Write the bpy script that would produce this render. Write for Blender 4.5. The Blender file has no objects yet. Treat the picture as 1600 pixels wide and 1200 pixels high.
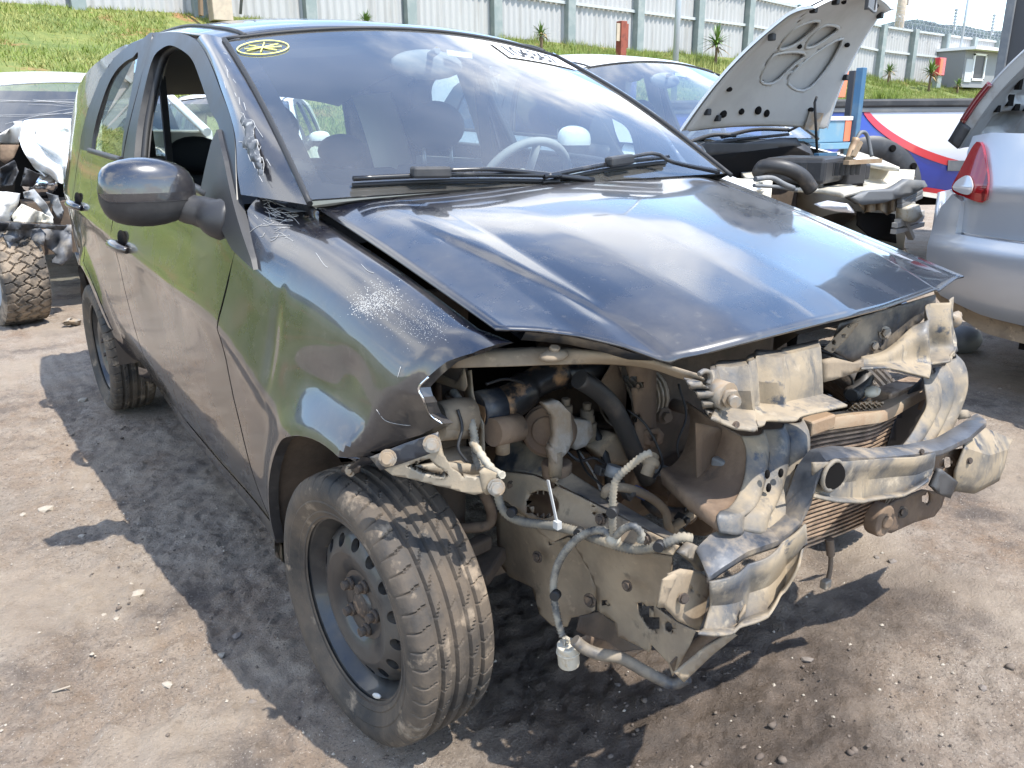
import bpy, bmesh, math, random, bisect
import numpy as np
from mathutils import Vector, Matrix, noise
random.seed(7); RNG = np.random.default_rng(7)
S = bpy.context.scene
COL = S.collection
PI = math.pi
R_ = math.radians

# ------------------------------------------------------------------ camera
CAM = np.array([-1.333, -1.275, 1.179])
YAW, PITCH, ROLL, FOC = R_(35.82), R_(17.856), R_(-.4926), 1270.7
FWD = np.array([math.sin(YAW)*math.cos(PITCH), math.cos(YAW)*math.cos(PITCH), -math.sin(PITCH)])
_rt = np.array([math.cos(YAW), -math.sin(YAW), 0.]); _up = np.cross(_rt, FWD)
RGT = math.cos(ROLL)*_rt + math.sin(ROLL)*_up
UPV = -math.sin(ROLL)*_rt + math.cos(ROLL)*_up
cam = bpy.data.cameras.new('camera'); co = bpy.data.objects.new('camera', cam); COL.objects.link(co)
cam.sensor_fit = 'HORIZONTAL'; cam.sensor_width = 36; cam.lens = FOC/1600*36
cam.clip_start = .05; cam.clip_end = 5000
m = Matrix.Identity(4)
for i in range(3):
    m[i][0] = RGT[i]; m[i][1] = UPV[i]; m[i][2] = -FWD[i]; m[i][3] = CAM[i]
co.matrix_world = m
S.camera = co

# ------------------------------------------------------------------ sky, sun, exposure
SUN = Vector((.20, -.505, 1.0)).normalized()          # towards the sun
sun_el = math.asin(SUN.z); sun_az = math.atan2(SUN.x, SUN.y)
W = bpy.data.worlds.new('World'); S.world = W; W.use_nodes = True
nt = W.node_tree; nt.nodes.clear()
def N(t, **k):
    n = nt.nodes.new(t)
    for a, v in k.items(): setattr(n, a, v)
    return n
out = N('ShaderNodeOutputWorld'); bg = N('ShaderNodeBackground'); bg.inputs[1].default_value = .15
sky = N('ShaderNodeTexSky', sky_type='NISHITA', sun_disc=False, sun_elevation=sun_el, sun_rotation=sun_az, altitude=700, air_density=1.15, dust_density=.25, ozone_density=1.8)
tc = N('ShaderNodeTexCoord'); sep = N('ShaderNodeSeparateXYZ'); nt.links.new(tc.outputs['Generated'], sep.inputs[0])
# clouds on a flat layer: direction divided by its height
zz = N('ShaderNodeMath', operation='MAXIMUM'); zz.inputs[1].default_value = .0; nt.links.new(sep.outputs[2], zz.inputs[0])
za = N('ShaderNodeMath', operation='ADD'); za.inputs[1].default_value = .16; nt.links.new(zz.outputs[0], za.inputs[0])
dx = N('ShaderNodeMath', operation='DIVIDE'); dy = N('ShaderNodeMath', operation='DIVIDE')
nt.links.new(sep.outputs[0], dx.inputs[0]); nt.links.new(za.outputs[0], dx.inputs[1]); nt.links.new(sep.outputs[1], dy.inputs[0]); nt.links.new(za.outputs[0], dy.inputs[1])
cmb = N('ShaderNodeCombineXYZ'); nt.links.new(dx.outputs[0], cmb.inputs[0]); nt.links.new(dy.outputs[0], cmb.inputs[1]); cmb.inputs[2].default_value = 3.7
cn = N('ShaderNodeTexNoise'); cn.inputs['Scale'].default_value = .85; cn.inputs['Detail'].default_value = 9; cn.inputs['Roughness'].default_value = .58; cn.inputs['Distortion'].default_value = .25
nt.links.new(cmb.outputs[0], cn.inputs['Vector'])
cr = N('ShaderNodeMapRange'); cr.inputs[1].default_value = .49; cr.inputs[2].default_value = .62; cr.interpolation_type = 'SMOOTHSTEP'; nt.links.new(cn.outputs[0], cr.inputs[0])
cn2 = N('ShaderNodeTexNoise'); cn2.inputs['Scale'].default_value = 2.6; cn2.inputs['Detail'].default_value = 6; nt.links.new(cmb.outputs[0], cn2.inputs['Vector'])
ccol = N('ShaderNodeMix', data_type='RGBA'); ccol.inputs[6].default_value = (4.4, 4.7, 5.2, 1); ccol.inputs[7].default_value = (7.0, 6.95, 6.85, 1); nt.links.new(cn2.outputs[0], ccol.inputs[0])
mx = N('ShaderNodeMix', data_type='RGBA'); nt.links.new(cr.outputs[0], mx.inputs[0]); nt.links.new(sky.outputs[0], mx.inputs[6]); nt.links.new(ccol.outputs[2], mx.inputs[7])
nt.links.new(mx.outputs[2], bg.inputs[0]); nt.links.new(bg.outputs[0], out.inputs[0])
sl = bpy.data.lights.new('sun', 'SUN'); sl.energy = 2.5; sl.angle = R_(.55); sl.color = (1, .955, .88)
so = bpy.data.objects.new('sun', sl); COL.objects.link(so); so.rotation_euler = SUN.to_track_quat('Z', 'Y').to_euler(); so.location = (0, 0, 30)
S.view_settings.view_transform = 'Standard'; S.view_settings.look = 'None'; S.view_settings.gamma = 1; S.view_settings.use_curve_mapping = False
S.view_settings.exposure = 1.74
S.cycles.max_bounces = 8; S.cycles.transparent_max_bounces = 16; S.cycles.caustics_reflective = False; S.cycles.caustics_refractive = False

# ------------------------------------------------------------------ measuring helpers (photo point + one known coordinate -> place)
def ray(px, py): return FWD + RGT*(px-800)/FOC - UPV*(py-600)/FOC
def at(px, py, x=None, y=None, z=None, d=None):
    r = ray(px, py)
    t = (x-CAM[0])/r[0] if x is not None else (y-CAM[1])/r[1] if y is not None else (z-CAM[2])/r[2] if z is not None else d
    return CAM + t*r
def proj(X):
    d = np.asarray(X)-CAM; z = d@FWD
    return 800+FOC*(d@RGT)/z, 600-FOC*(d@UPV)/z
def spl(xs, ys):
    xs = np.array(xs, float); ys = np.array(ys, float); n = len(xs); h = np.diff(xs)
    A = np.zeros((n, n)); b = np.zeros(n); A[0, 0] = A[-1, -1] = 1
    for i in range(1, n-1):
        A[i, i-1] = h[i-1]; A[i, i] = 2*(h[i-1]+h[i]); A[i, i+1] = h[i]; b[i] = 6*((ys[i+1]-ys[i])/h[i]-(ys[i]-ys[i-1])/h[i-1])
    mm = np.linalg.solve(A, b)
    lx, ly, lm, lh = xs.tolist(), ys.tolist(), mm.tolist(), h.tolist()
    def f(x):
        if not isinstance(x, np.ndarray):
            x = min(max(x, lx[0]), lx[-1]); i = min(max(bisect.bisect_left(lx, x)-1, 0), n-2); t = x-lx[i]; hh = lh[i]
            return ly[i]+t*((ly[i+1]-ly[i])/hh-hh*(2*lm[i]+lm[i+1])/6)+t*t*lm[i]/2+t**3*(lm[i+1]-lm[i])/(6*hh)
        x = np.clip(x, xs[0], xs[-1]); i = np.clip(np.searchsorted(xs, x)-1, 0, n-2); t = x-xs[i]; hh = h[i]
        return ys[i]+t*((ys[i+1]-ys[i])/hh-hh*(2*mm[i]+mm[i+1])/6)+t*t*mm[i]/2+t**3*(mm[i+1]-mm[i])/(6*hh)
    return f
def lin(xs, ys): return lambda x: np.interp(x, xs, ys)
def sstep(a, b, x):
    if not isinstance(x, np.ndarray):
        t = (x-a)/(b-a); t = 0. if t < 0 else 1. if t > 1 else t; return t*t*(3-2*t)
    t = np.clip((x-a)/(b-a), 0, 1); return t*t*(3-2*t)
def smooth(pts, n, closed=False):
    """Catmull-Rom through the points, n samples evenly spread along the length."""
    P = [np.array(p, float) for p in pts]; L = len(P); o = []
    rng = range(L) if closed else range(L-1)
    for i in rng:
        p0 = P[(i-1) % L] if closed or i > 0 else 2*P[0]-P[1]
        p1 = P[i]; p2 = P[(i+1) % L]
        p3 = P[(i+2) % L] if closed or i+2 < L else 2*P[-1]-P[-2]
        for t in np.linspace(0, 1, 12, endpoint=False):
            o.append(.5*((2*p1)+(-p0+p2)*t+(2*p0-5*p1+4*p2-p3)*t*t+(-p0+3*p1-3*p2+p3)*t**3))
    o.append(P[0] if closed else P[-1])
    return resample(o, n)
def resample(pts, n):
    P = np.array(pts, float); s = np.concatenate([[0], np.cumsum(np.linalg.norm(np.diff(P, axis=0), axis=1))])
    q = np.linspace(0, s[-1], n)
    return np.stack([np.interp(q, s, P[:, k]) for k in range(P.shape[1])], 1)

# ------------------------------------------------------------------ materials
MAT = {}
def mat(name, base=(.5, .5, .5), rough=.5, metal=0, coat=0, layers=(), bump=(), spec=.5, emit=None, coords='Object', rvar=0):
    """layers: (colour, noise scale, from, to, roughness[, stretch, metal]) laid over the base where noise exceeds; bump: (scale, height)"""
    if name in MAT: return MAT[name]
    mt = bpy.data.materials.new(name); mt.use_nodes = True; MAT[name] = mt
    t = mt.node_tree; b = t.nodes['Principled BSDF']; L = t.links.new
    def nn(k, **a):
        n = t.nodes.new(k)
        for q, v in a.items(): setattr(n, q, v)
        return n
    b.inputs['Metallic'].default_value = metal; b.inputs['Roughness'].default_value = rough
    b.inputs['Coat Weight'].default_value = coat; b.inputs['Coat Roughness'].default_value = .05; b.inputs['Coat IOR'].default_value = 1.6
    b.inputs['Specular IOR Level'].default_value = spec
    b.inputs['Base Color'].default_value = (*base, 1)
    if emit: b.inputs['Emission Color'].default_value = (*emit[0], 1); b.inputs['Emission Strength'].default_value = emit[1]
    tcn = nn('ShaderNodeTexCoord'); cs = tcn.outputs[coords]
    cin = None; rin = None; coin = None; min_ = None
    for k, ly in enumerate(layers):
        col, sc, lo, hi, rg = ly[:5]
        mp = nn('ShaderNodeMapping'); L(cs, mp.inputs[0]); mp.inputs['Location'].default_value = (k*3.1+1, k*1.7, k*.9)
        if len(ly) > 5: mp.inputs['Scale'].default_value = ly[5]
        ns = nn('ShaderNodeTexNoise'); ns.inputs['Scale'].default_value = sc; ns.inputs['Detail'].default_value = 8; ns.inputs['Roughness'].default_value = .62; L(mp.outputs[0], ns.inputs['Vector'])
        mr = nn('ShaderNodeMapRange'); mr.inputs[1].default_value = lo; mr.inputs[2].default_value = hi; L(ns.outputs[0], mr.inputs[0])
        mc = nn('ShaderNodeMix', data_type='RGBA'); L(mr.outputs[0], mc.inputs[0])
        if cin is None: mc.inputs[6].default_value = (*base, 1)
        else: L(cin, mc.inputs[6])
        mc.inputs[7].default_value = (*col, 1); cin = mc.outputs[2]
        mrg = nn('ShaderNodeMix', data_type='FLOAT'); L(mr.outputs[0], mrg.inputs[0])
        if rin is None: mrg.inputs[2].default_value = rough
        else: L(rin, mrg.inputs[2])
        mrg.inputs[3].default_value = rg; rin = mrg.outputs[0]
        if coat:
            mco = nn('ShaderNodeMix', data_type='FLOAT'); L(mr.outputs[0], mco.inputs[0])
            if coin is None: mco.inputs[2].default_value = coat
            else: L(coin, mco.inputs[2])
            mco.inputs[3].default_value = 0; coin = mco.outputs[0]
        if metal:
            mme = nn('ShaderNodeMix', data_type='FLOAT'); L(mr.outputs[0], mme.inputs[0])
            if min_ is None: mme.inputs[2].default_value = metal
            else: L(min_, mme.inputs[2])
            mme.inputs[3].default_value = ly[6] if len(ly) > 6 else 0; min_ = mme.outputs[0]
    if cin is not None:
        L(cin, b.inputs['Base Color']); L(rin, b.inputs['Roughness'])
        if coin is not None: L(coin, b.inputs['Coat Weight'])
        if min_ is not None: L(min_, b.inputs['Metallic'])
    prev = None
    for sc, hgt in bump:
        ns = nn('ShaderNodeTexNoise'); ns.inputs['Scale'].default_value = sc; ns.inputs['Detail'].default_value = 6; L(cs, ns.inputs['Vector'])
        bp = nn('ShaderNodeBump'); bp.inputs['Strength'].default_value = 1; bp.inputs['Distance'].default_value = hgt; L(ns.outputs[0], bp.inputs['Height'])
        if prev is not None: L(prev, bp.inputs['Normal'])
        prev = bp.outputs[0]
    if prev is not None: L(prev, b.inputs['Normal'])
    return mt
def glass_mat(name, tint, rough=.0, refl=1.0, dust=None):
    mt = bpy.data.materials.new(name); mt.use_nodes = True; MAT[name] = mt
    t = mt.node_tree; t.nodes.clear(); L = t.links.new
    o = t.nodes.new('ShaderNodeOutputMaterial'); tr = t.nodes.new('ShaderNodeBsdfTransparent'); gl = t.nodes.new('ShaderNodeBsdfGlossy'); mx = t.nodes.new('ShaderNodeMixShader')
    fr = t.nodes.new('ShaderNodeFresnel'); fr.inputs[0].default_value = 1.52
    mu = t.nodes.new('ShaderNodeMath'); mu.operation = 'MULTIPLY'; mu.inputs[1].default_value = refl; mu.use_clamp = True
    tr.inputs[0].default_value = (*tint, 1); gl.inputs['Roughness'].default_value = rough
    L(fr.outputs[0], mu.inputs[0]); L(mu.outputs[0], mx.inputs[0]); L(tr.outputs[0], mx.inputs[1]); L(gl.outputs[0], mx.inputs[2])
    last = mx.outputs[0]
    if dust:
        df = t.nodes.new('ShaderNodeBsdfDiffuse'); df.inputs[0].default_value = (.55, .52, .47, 1); m2 = t.nodes.new('ShaderNodeMixShader')
        tcn = t.nodes.new('ShaderNodeTexCoord'); ns = t.nodes.new('ShaderNodeTexNoise'); ns.inputs['Scale'].default_value = dust[0]; ns.inputs['Detail'].default_value = 8; L(tcn.outputs['Object'], ns.inputs['Vector'])
        mr = t.nodes.new('ShaderNodeMapRange'); mr.inputs[1].default_value = .35; mr.inputs[2].default_value = .8; mr.inputs[3].default_value = dust[1]; mr.inputs[4].default_value = dust[2]; L(ns.outputs[0], mr.inputs[0])
        L(mr.outputs[0], m2.inputs[0]); L(last, m2.inputs[1]); L(df.outputs[0], m2.inputs[2]); last = m2.outputs[0]
    L(last, o.inputs[0])
    return mt
MUD = (.30, .23, .155); MUDL = (.33, .27, .19)
mat('paint_black', (.0055, .0065, .012), .25, 0, 1, layers=[((.17, .150, .125), 3.2, .42, 1.2, .7), ((.20, .18, .15), 35, .60, 1.25, .7), ((.30, .27, .23), 240, .68, .78, .8)], bump=[(900, .00002)])
mat('paint_dusty', (.0045, .0055, .010), .22, 0, 1, layers=[((.20, .165, .12), 3.2, .42, 1.15, .7), ((.20, .17, .13), 30, .58, 1.2, .7), ((.28, .24, .19), 200, .66, .77, .8)], bump=[(900, .00003)])
mat('black_plastic', (.022, .022, .024), .5, layers=[((.10, .095, .09), 6, .5, .9, .75)], bump=[(700, .0002)])
mat('black_gloss', (.012, .012, .014), .25, layers=[((.10, .095, .09), 9, .55, 1, .7)])
mat('frame_black', (.012, .012, .014), .34, layers=[((.07, .066, .06), 5, .45, .9, .6)])
mat('rubber_seal', (.014, .014, .015), .6)
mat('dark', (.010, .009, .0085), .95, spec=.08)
mat('tyre', (.018, .0175, .017), .72, layers=[((.095, .073, .053), 9, .34, .62, .9), ((.23, .18, .13), 16, .57, .68, .95)], bump=[(160, .0008)])
mat('tyre_muddy', (.05, .044, .038), .85, layers=[((.26, .205, .15), 10, .42, .60, .95)], bump=[(90, .002)])
mat('rim_steel', (.012, .014, .017), .38, .0, .3, layers=[((.085, .073, .06), 7, .45, .75, .8), ((.13, .095, .06), 22, .66, .76, .85)])
mat('rust_bolt', (.065, .05, .04), .7, .3, layers=[((.17, .115, .075), 60, .5, .65, .9)], bump=[(300, .0006)])
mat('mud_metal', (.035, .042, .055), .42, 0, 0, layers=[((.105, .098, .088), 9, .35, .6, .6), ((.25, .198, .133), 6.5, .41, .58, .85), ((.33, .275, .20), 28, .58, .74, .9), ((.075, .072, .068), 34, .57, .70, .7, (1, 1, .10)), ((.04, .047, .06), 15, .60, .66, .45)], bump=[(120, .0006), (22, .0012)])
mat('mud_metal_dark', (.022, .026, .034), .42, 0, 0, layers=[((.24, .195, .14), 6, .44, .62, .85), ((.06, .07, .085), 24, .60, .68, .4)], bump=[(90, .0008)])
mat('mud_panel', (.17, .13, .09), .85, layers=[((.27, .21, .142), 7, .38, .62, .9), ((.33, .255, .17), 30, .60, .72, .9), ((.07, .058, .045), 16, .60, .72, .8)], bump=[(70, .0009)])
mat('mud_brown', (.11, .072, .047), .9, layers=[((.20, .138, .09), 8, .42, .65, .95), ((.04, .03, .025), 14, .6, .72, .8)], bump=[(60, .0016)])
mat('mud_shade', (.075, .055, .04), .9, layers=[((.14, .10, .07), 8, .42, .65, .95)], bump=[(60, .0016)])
mat('cast_alu', (.34, .33, .31), .55, .45, layers=[((.22, .17, .12), 10, .40, .60, .9)], bump=[(260, .0007)])
mat('beam_steel', (.05, .055, .066), .36, .25, 0, layers=[((.11, .113, .12), 7, .42, .62, .45), ((.26, .205, .14), 8, .48, .62, .85), ((.33, .215, .14), 40, .66, .74, .9)], bump=[(90, .0006)])
mat('wire_red', (.30, .03, .02), .5); mat('wire_blue', (.03, .08, .25), .5); mat('wire_white', (.42, .40, .36), .6)
mat('bracket_alu', (.24, .205, .155), .6, .25, layers=[((.30, .24, .165), 9, .40, .60, .9), ((.06, .05, .04), 26, .64, .76, .8)], bump=[(240, .0005)])
mat('bare_metal', (.48, .47, .46), .4, .8, layers=[((.34, .26, .17), 18, .5, .66, .9)])
mat('conduit', (.05, .052, .055), .55, layers=[((.26, .235, .19), 30, .40, .58, .9)])
mat('conduit_pale', (.13, .122, .105), .8, layers=[((.25, .212, .155), 24, .42, .6, .9)])
mat('wrap_pale', (.34, .31, .25), .85, layers=[((.28, .22, .15), 30, .5, .66, .9)], bump=[(200, .0008)])
mat('zip_tie', (.40, .40, .39), .5)
mat('intake_black', (.013, .013, .014), .35, layers=[((.30, .17, .08), 11, .50, .60, .9)], bump=[(40, .0015)])
mat('rubber_hose', (.028, .027, .027), .5, layers=[((.13, .10, .075), 12, .5, .75, .85)])
mat('copper_tank', (.29, .195, .12), .55, .2, layers=[((.27, .21, .14), 12, .42, .62, .9)], bump=[(120, .0008)])
mat('radiator_tube', (.36, .26, .18), .6, .2, layers=[((.16, .11, .075), 20, .45, .62, .9)])
mat('seat_fabric', (.030, .032, .038), .85, bump=[(400, .0006)])
mat('trim_beige', (.46, .42, .35), .7)
mat('trim_grey', (.24, .25, .25), .65, layers=[((.34, .34, .32), 7, .45, .7, .8)])
mat('headliner', (.38, .37, .34), .9)
mat('dash_grey', (.20, .205, .205), .6, layers=[((.26, .26, .25), 6, .45, .75, .85)])
mat('mirror_face', (.65, .68, .7), .06, 1)
mat('chalk_yellow', (.75, .72, .22), .8)
mat('paper_white', (.78, .78, .77), .7)
mat('scratch_white', (.46, .45, .43), .8)
mat('chrome', (.65, .66, .68), .12, 1)
mat('zinc', (.26, .235, .20), .5, .5, layers=[((.24, .18, .12), 30, .42, .58, .9)])
mat('white_plastic', (.46, .42, .34), .6, layers=[((.40, .32, .22), 40, .5, .66, .9)])
mat('paint_white', (.74, .74, .72), .25, 0, .6, layers=[((.55, .52, .47), 4, .6, 1.0, .6)])
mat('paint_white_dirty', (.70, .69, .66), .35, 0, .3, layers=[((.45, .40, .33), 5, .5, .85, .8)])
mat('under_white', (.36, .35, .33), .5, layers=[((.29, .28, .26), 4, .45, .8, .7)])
mat('paint_cream', (.66, .62, .52), .4, 0, .3, layers=[((.42, .36, .27), 8, .5, .75, .8)])
mat('paint_silver', (.44, .465, .50), .30, .45, .8, layers=[((.40, .36, .31), 3, .6, 1.1, .6)])
mat('silver_inner', (.33, .335, .33), .55, .2, layers=[((.22, .20, .18), 8, .5, .7, .8)])
mat('paint_blue', (.012, .035, .27), .28, 0, .8, layers=[((.20, .20, .26), 5, .6, 1.1, .6)])
mat('livery_white', (.50, .50, .54), .3, 0, .5, layers=[((.40, .39, .38), 4, .55, .9, .6)])
mat('paint_red', (.50, .02, .03), .35, 0, .4)
mat('lamp_red', (.28, .010, .014), .12, 0, 1)
mat('lamp_red_dark', (.13, .006, .010), .12, 0, 1)
mat('lamp_clear', (.62, .60, .60), .12, .3, 1)
mat('grey_plastic', (.12, .125, .13), .55, layers=[((.24, .23, .21), 5, .5, .8, .8)])
mat('liner_grey', (.10, .105, .115), .6, layers=[((.26, .235, .20), 9, .5, .7, .9)], bump=[(80, .001)])
mat('fence_sheet', (.36, .356, .345), .55, layers=[((.27, .26, .24), 1.5, .5, .8, .7, (3, 3, .25))])
mat('fence_post', (.19, .225, .215), .6, layers=[((.27, .29, .275), 3, .45, .7, .8)])
mat('fence_rail', (.40, .42, .41), .55)
mat('galvanised', (.36, .39, .41), .45, .6)
mat('wire', (.42, .44, .47), .45, .6)
mat('concrete', (.44, .36, .27), .9, layers=[((.33, .28, .22), 6, .45, .7, .9)])
mat('concrete_grey', (.42, .40, .37), .9)
mat('rust_red', (.23, .055, .03), .75, layers=[((.12, .03, .02), 6, .5, .7, .8)])
mat('board_orange', (.60, .16, .08), .7)
mat('booth_grey', (.20, .205, .21), .7); mat('booth_light', (.40, .41, .41), .7)
mat('steel_blue', (.035, .11, .20), .5, layers=[((.09, .15, .20), 9, .5, .75, .7)])
mat('box_blue', (.12, .24, .33), .55, layers=[((.22, .28, .30), 8, .5, .75, .7), ((.35, .22, .10), 14, .66, .74, .8)])
mat('stone_pale', (.33, .29, .235), .9, layers=[((.28, .235, .185), 20, .42, .62, .9)])
mat('stone_dark', (.16, .135, .115), .95)
mat('leaf_green', (.115, .19, .04), .5); mat('leaf_dry', (.28, .20, .09), .8); mat('trunk_brown', (.17, .115, .07), .9)
mat('clod', (.095, .073, .058), 1, layers=[((.15, .12, .095), 30, .45, .65, 1)])
mat('scrape_grey', (.075, .08, .088), .6, layers=[((.30, .30, .29), 60, .56, .68, .8)])
mat('panel_dark', (.03, .03, .034), .5)
glass_mat('windscreen', (.86, .94, .93), .0, 2.3, dust=(3., .03, .11))
glass_mat('side_glass', (.70, .78, .73), .0, 2.0, dust=(4., .0, .06))
glass_mat('clear_glass', (.55, .62, .62), .0, 1.8, dust=(3., .02, .12))

# ------------------------------------------------------------------ mesh helpers
class MB:
    def __init__(s): s.v = []; s.f = []; s.sm = []
    def add(s, vs, fs, smooth=False):
        o = len(s.v); s.v += [tuple(float(c) for c in p) for p in vs]
        s.f += [tuple(i+o for i in f) for f in fs]; s.sm += [smooth]*len(fs); return s
    def box(s, c, d, rot=None):
        hx, hy, hz = d[0]/2, d[1]/2, d[2]/2
        vs = [Vector((x, y, z)) for x in (-hx, hx) for y in (-hy, hy) for z in (-hz, hz)]
        if rot is not None: vs = [rot @ v for v in vs]
        vs = [(v[0]+c[0], v[1]+c[1], v[2]+c[2]) for v in vs]
        return s.add(vs, [(0, 1, 3, 2), (4, 6, 7, 5), (0, 4, 5, 1), (2, 3, 7, 6), (0, 2, 6, 4), (1, 5, 7, 3)])
    def beam(s, a, b, w, h, up=(0, 0, 1)):
        a = Vector(a); b = Vector(b); d = (b-a); L = d.length; d.normalize(); u = Vector(up); sd = d.cross(u)
        if sd.length < 1e-5: sd = d.cross(Vector((1, 0, 0)))
        sd.normalize(); u = sd.cross(d)
        vs = [p+sd*i*w/2+u*j*h/2 for p in (a, b) for i, j in ((-1, -1), (1, -1), (1, 1), (-1, 1))]
        return s.add(vs, [(3, 2, 1, 0), (4, 5, 6, 7), (0, 1, 5, 4), (1, 2, 6, 5), (2, 3, 7, 6), (3, 0, 4, 7)])
    def tube(s, pts, r, seg=10, caps=True, ripple=None):
        P = [Vector(p) for p in pts]; n = len(P); rings = []
        t0 = (P[1]-P[0]).normalized(); ref = Vector((0, 0, 1)) if abs(t0.z) < .9 else Vector((1, 0, 0))
        nrm = t0.cross(ref).normalized(); vs = []
        for i in range(n):
            t = (P[min(i+1, n-1)]-P[max(i-1, 0)]).normalized()
            nrm = (nrm-t*nrm.dot(t)).normalized(); bn = t.cross(nrm)
            rr = r[i] if hasattr(r, '__len__') else r
            if ripple: rr = rr*(1+ripple*(1 if i % 2 else -1))
            for k in range(seg):
                a = 2*PI*k/seg; vs.append(P[i]+(nrm*math.cos(a)+bn*math.sin(a))*rr)
        fs = [(i*seg+k, i*seg+(k+1) % seg, (i+1)*seg+(k+1) % seg, (i+1)*seg+k) for i in range(n-1) for k in range(seg)]
        s.add(vs, fs, True)
        if caps:
            o = len(s.v)-n*seg
            s.f.append(tuple(o+k for k in range(seg))[::-1]); s.sm.append(False)
            s.f.append(tuple(o+(n-1)*seg+k for k in range(seg))); s.sm.append(False)
        return s
    def cyl(s, a, b, r, seg=16, r2=None): return s.tube([a, b], [r, r if r2 is None else r2], seg)
    def hexbolt(s, c, n, r=.010, h=.008, washer=1.45):
        c = Vector(c); n = Vector(n).normalized()
        s.cyl(c, c+n*h*.25, r*washer, 14); return s.cyl(c+n*h*.25, c+n*h, r, 6)
    def grid(s, P, smooth=True, flip=False):
        P = np.asarray(P); a, b = P.shape[:2]
        fs = [(i*b+j, i*b+j+1, (i+1)*b+j+1, (i+1)*b+j) for i in range(a-1) for j in range(b-1)]
        if flip: fs = [f[::-1] for f in fs]
        return s.add(P.reshape(-1, 3), fs, smooth)
    def strip(s, A, B, n=2, smooth=True, flip=False):
        A = np.asarray(A); B = np.asarray(B)
        return s.grid(np.stack([A+(B-A)*t for t in np.linspace(0, 1, n)], 0), smooth, flip)
    def lathe(s, prof, seg, axis='x', c=(0, 0, 0), smooth=True, rfun=None):
        """profile (along, radius) turned about the axis"""
        vs = []
        for k in range(seg):
            a = 2*PI*k/seg
            for j, (u, r) in enumerate(prof):
                if rfun: r = rfun(j, k, r)
                vs.append((c[0]+u, c[1]+r*math.cos(a), c[2]+r*math.sin(a)) if axis == 'x' else (c[0]+r*math.cos(a), c[1]+r*math.sin(a), c[2]+u))
        n = len(prof)
        return s.add(vs, [(k*n+j, k*n+j+1, ((k+1) % seg)*n+j+1, ((k+1) % seg)*n+j) for k in range(seg) for j in range(n-1)], smooth)
    def plate(s, poly, th, nrm=None):
        """flat or slightly bent polygon with thickness"""
        P = [Vector(p) for p in poly]; n = len(P)
        if nrm is None:
            nrm = Vector((0, 0, 0))
            for i in range(n):
                a, b = P[i], P[(i+1) % n]; nrm += Vector(((a.y-b.y)*(a.z+b.z), (a.z-b.z)*(a.x+b.x), (a.x-b.x)*(a.y+b.y)))
        nrm = Vector(nrm).normalized()
        vs = [p+nrm*th/2 for p in P]+[p-nrm*th/2 for p in P]
        fs = [tuple(range(n)), tuple(range(2*n-1, n-1, -1))]+[(i, i+n, (i+1) % n+n, (i+1) % n) for i in range(n)]
        return s.add(vs, fs)
    def ball(s, c, r, seg=12, rings=8, sc=(1, 1, 1)):
        vs = [(c[0]+sc[0]*r*math.sin(PI*i/rings)*math.cos(2*PI*k/seg), c[1]+sc[1]*r*math.sin(PI*i/rings)*math.sin(2*PI*k/seg), c[2]+sc[2]*r*math.cos(PI*i/rings)) for i in range(rings+1) for k in range(seg)]
        return s.add(vs, [(i*seg+k, (i+1)*seg+k, (i+1)*seg+(k+1) % seg, i*seg+(k+1) % seg) for i in range(rings) for k in range(seg)], True)
    def mesh(s, name, weld=0):
        me = bpy.data.meshes.new(name); me.from_pydata(s.v, [], s.f); me.validate()
        if len(s.sm) == len(me.polygons): me.polygons.foreach_set('use_smooth', s.sm)
        if weld:
            bm = bmesh.new(); bm.from_mesh(me); bmesh.ops.remove_doubles(bm, verts=bm.verts, dist=weld); bm.to_mesh(me); bm.free()
        return me
    def obj(s, name, material, parent=None, weld=0, bevel=0, thick=0, subd=0, label=None, kind=None, auto=None):
        return put(name, s.mesh(name, weld), material, parent, bevel, thick, subd, label, kind, auto)
def put(name, me, material, parent=None, bevel=0, thick=0, subd=0, label=None, kind=None, auto=None):
    o = bpy.data.objects.new(name, me); COL.objects.link(o)
    if material: me.materials.append(MAT[material] if isinstance(material, str) else material)
    if parent is not None:
        o.parent = parent; o.matrix_parent_inverse = PINV.get(parent.name, Matrix.Identity(4))
        if parent.name in PINV: PINV[o.name] = PINV[parent.name] if parent.type != 'EMPTY' else Matrix.Identity(4)
    if auto:
        for p in me.polygons: p.use_smooth = True
        me.set_sharp_from_angle(angle=R_(auto))
    if thick:
        md = o.modifiers.new('solid', 'SOLIDIFY'); md.thickness = thick; md.offset = -1; md.use_rim = True
    if bevel:
        md = o.modifiers.new('bevel', 'BEVEL'); md.width = bevel; md.segments = 2; md.limit_method = 'ANGLE'; md.angle_limit = R_(40)
    if subd:
        md = o.modifiers.new('sub', 'SUBSURF'); md.levels = subd; md.render_levels = subd
    if label: o['label'] = label
    if kind: o['kind'] = kind
    return o
PINV = {}
def thing(name, loc, label, cat, group=None, rz=0):
    e = bpy.data.objects.new(name, None); COL.objects.link(e); e.location = loc; e.rotation_euler = (0, 0, rz); e.empty_display_size = .2
    e['label'] = label; e['category'] = cat
    if group: e['group'] = group
    return e
def world_thing(name, loc, label, cat, group=None):
    """a thing whose parts are given in world coordinates"""
    e = thing(name, loc, label, cat, group); PINV[e.name] = Matrix.Translation(Vector(loc)).inverted(); return e
def tag(o, label, cat, group=None):
    o['label'] = label; o['category'] = cat
    if group: o['group'] = group
    return o
def struct(o): o['kind'] = 'structure'; return o
def copy_thing(e, loc, rz, label):
    c = e.copy(); COL.objects.link(c); c.location = loc; c.rotation_euler = (0, 0, rz); c['label'] = label
    for ch in e.children:
        k = ch.copy(); COL.objects.link(k); k.parent = c
    return c
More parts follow.
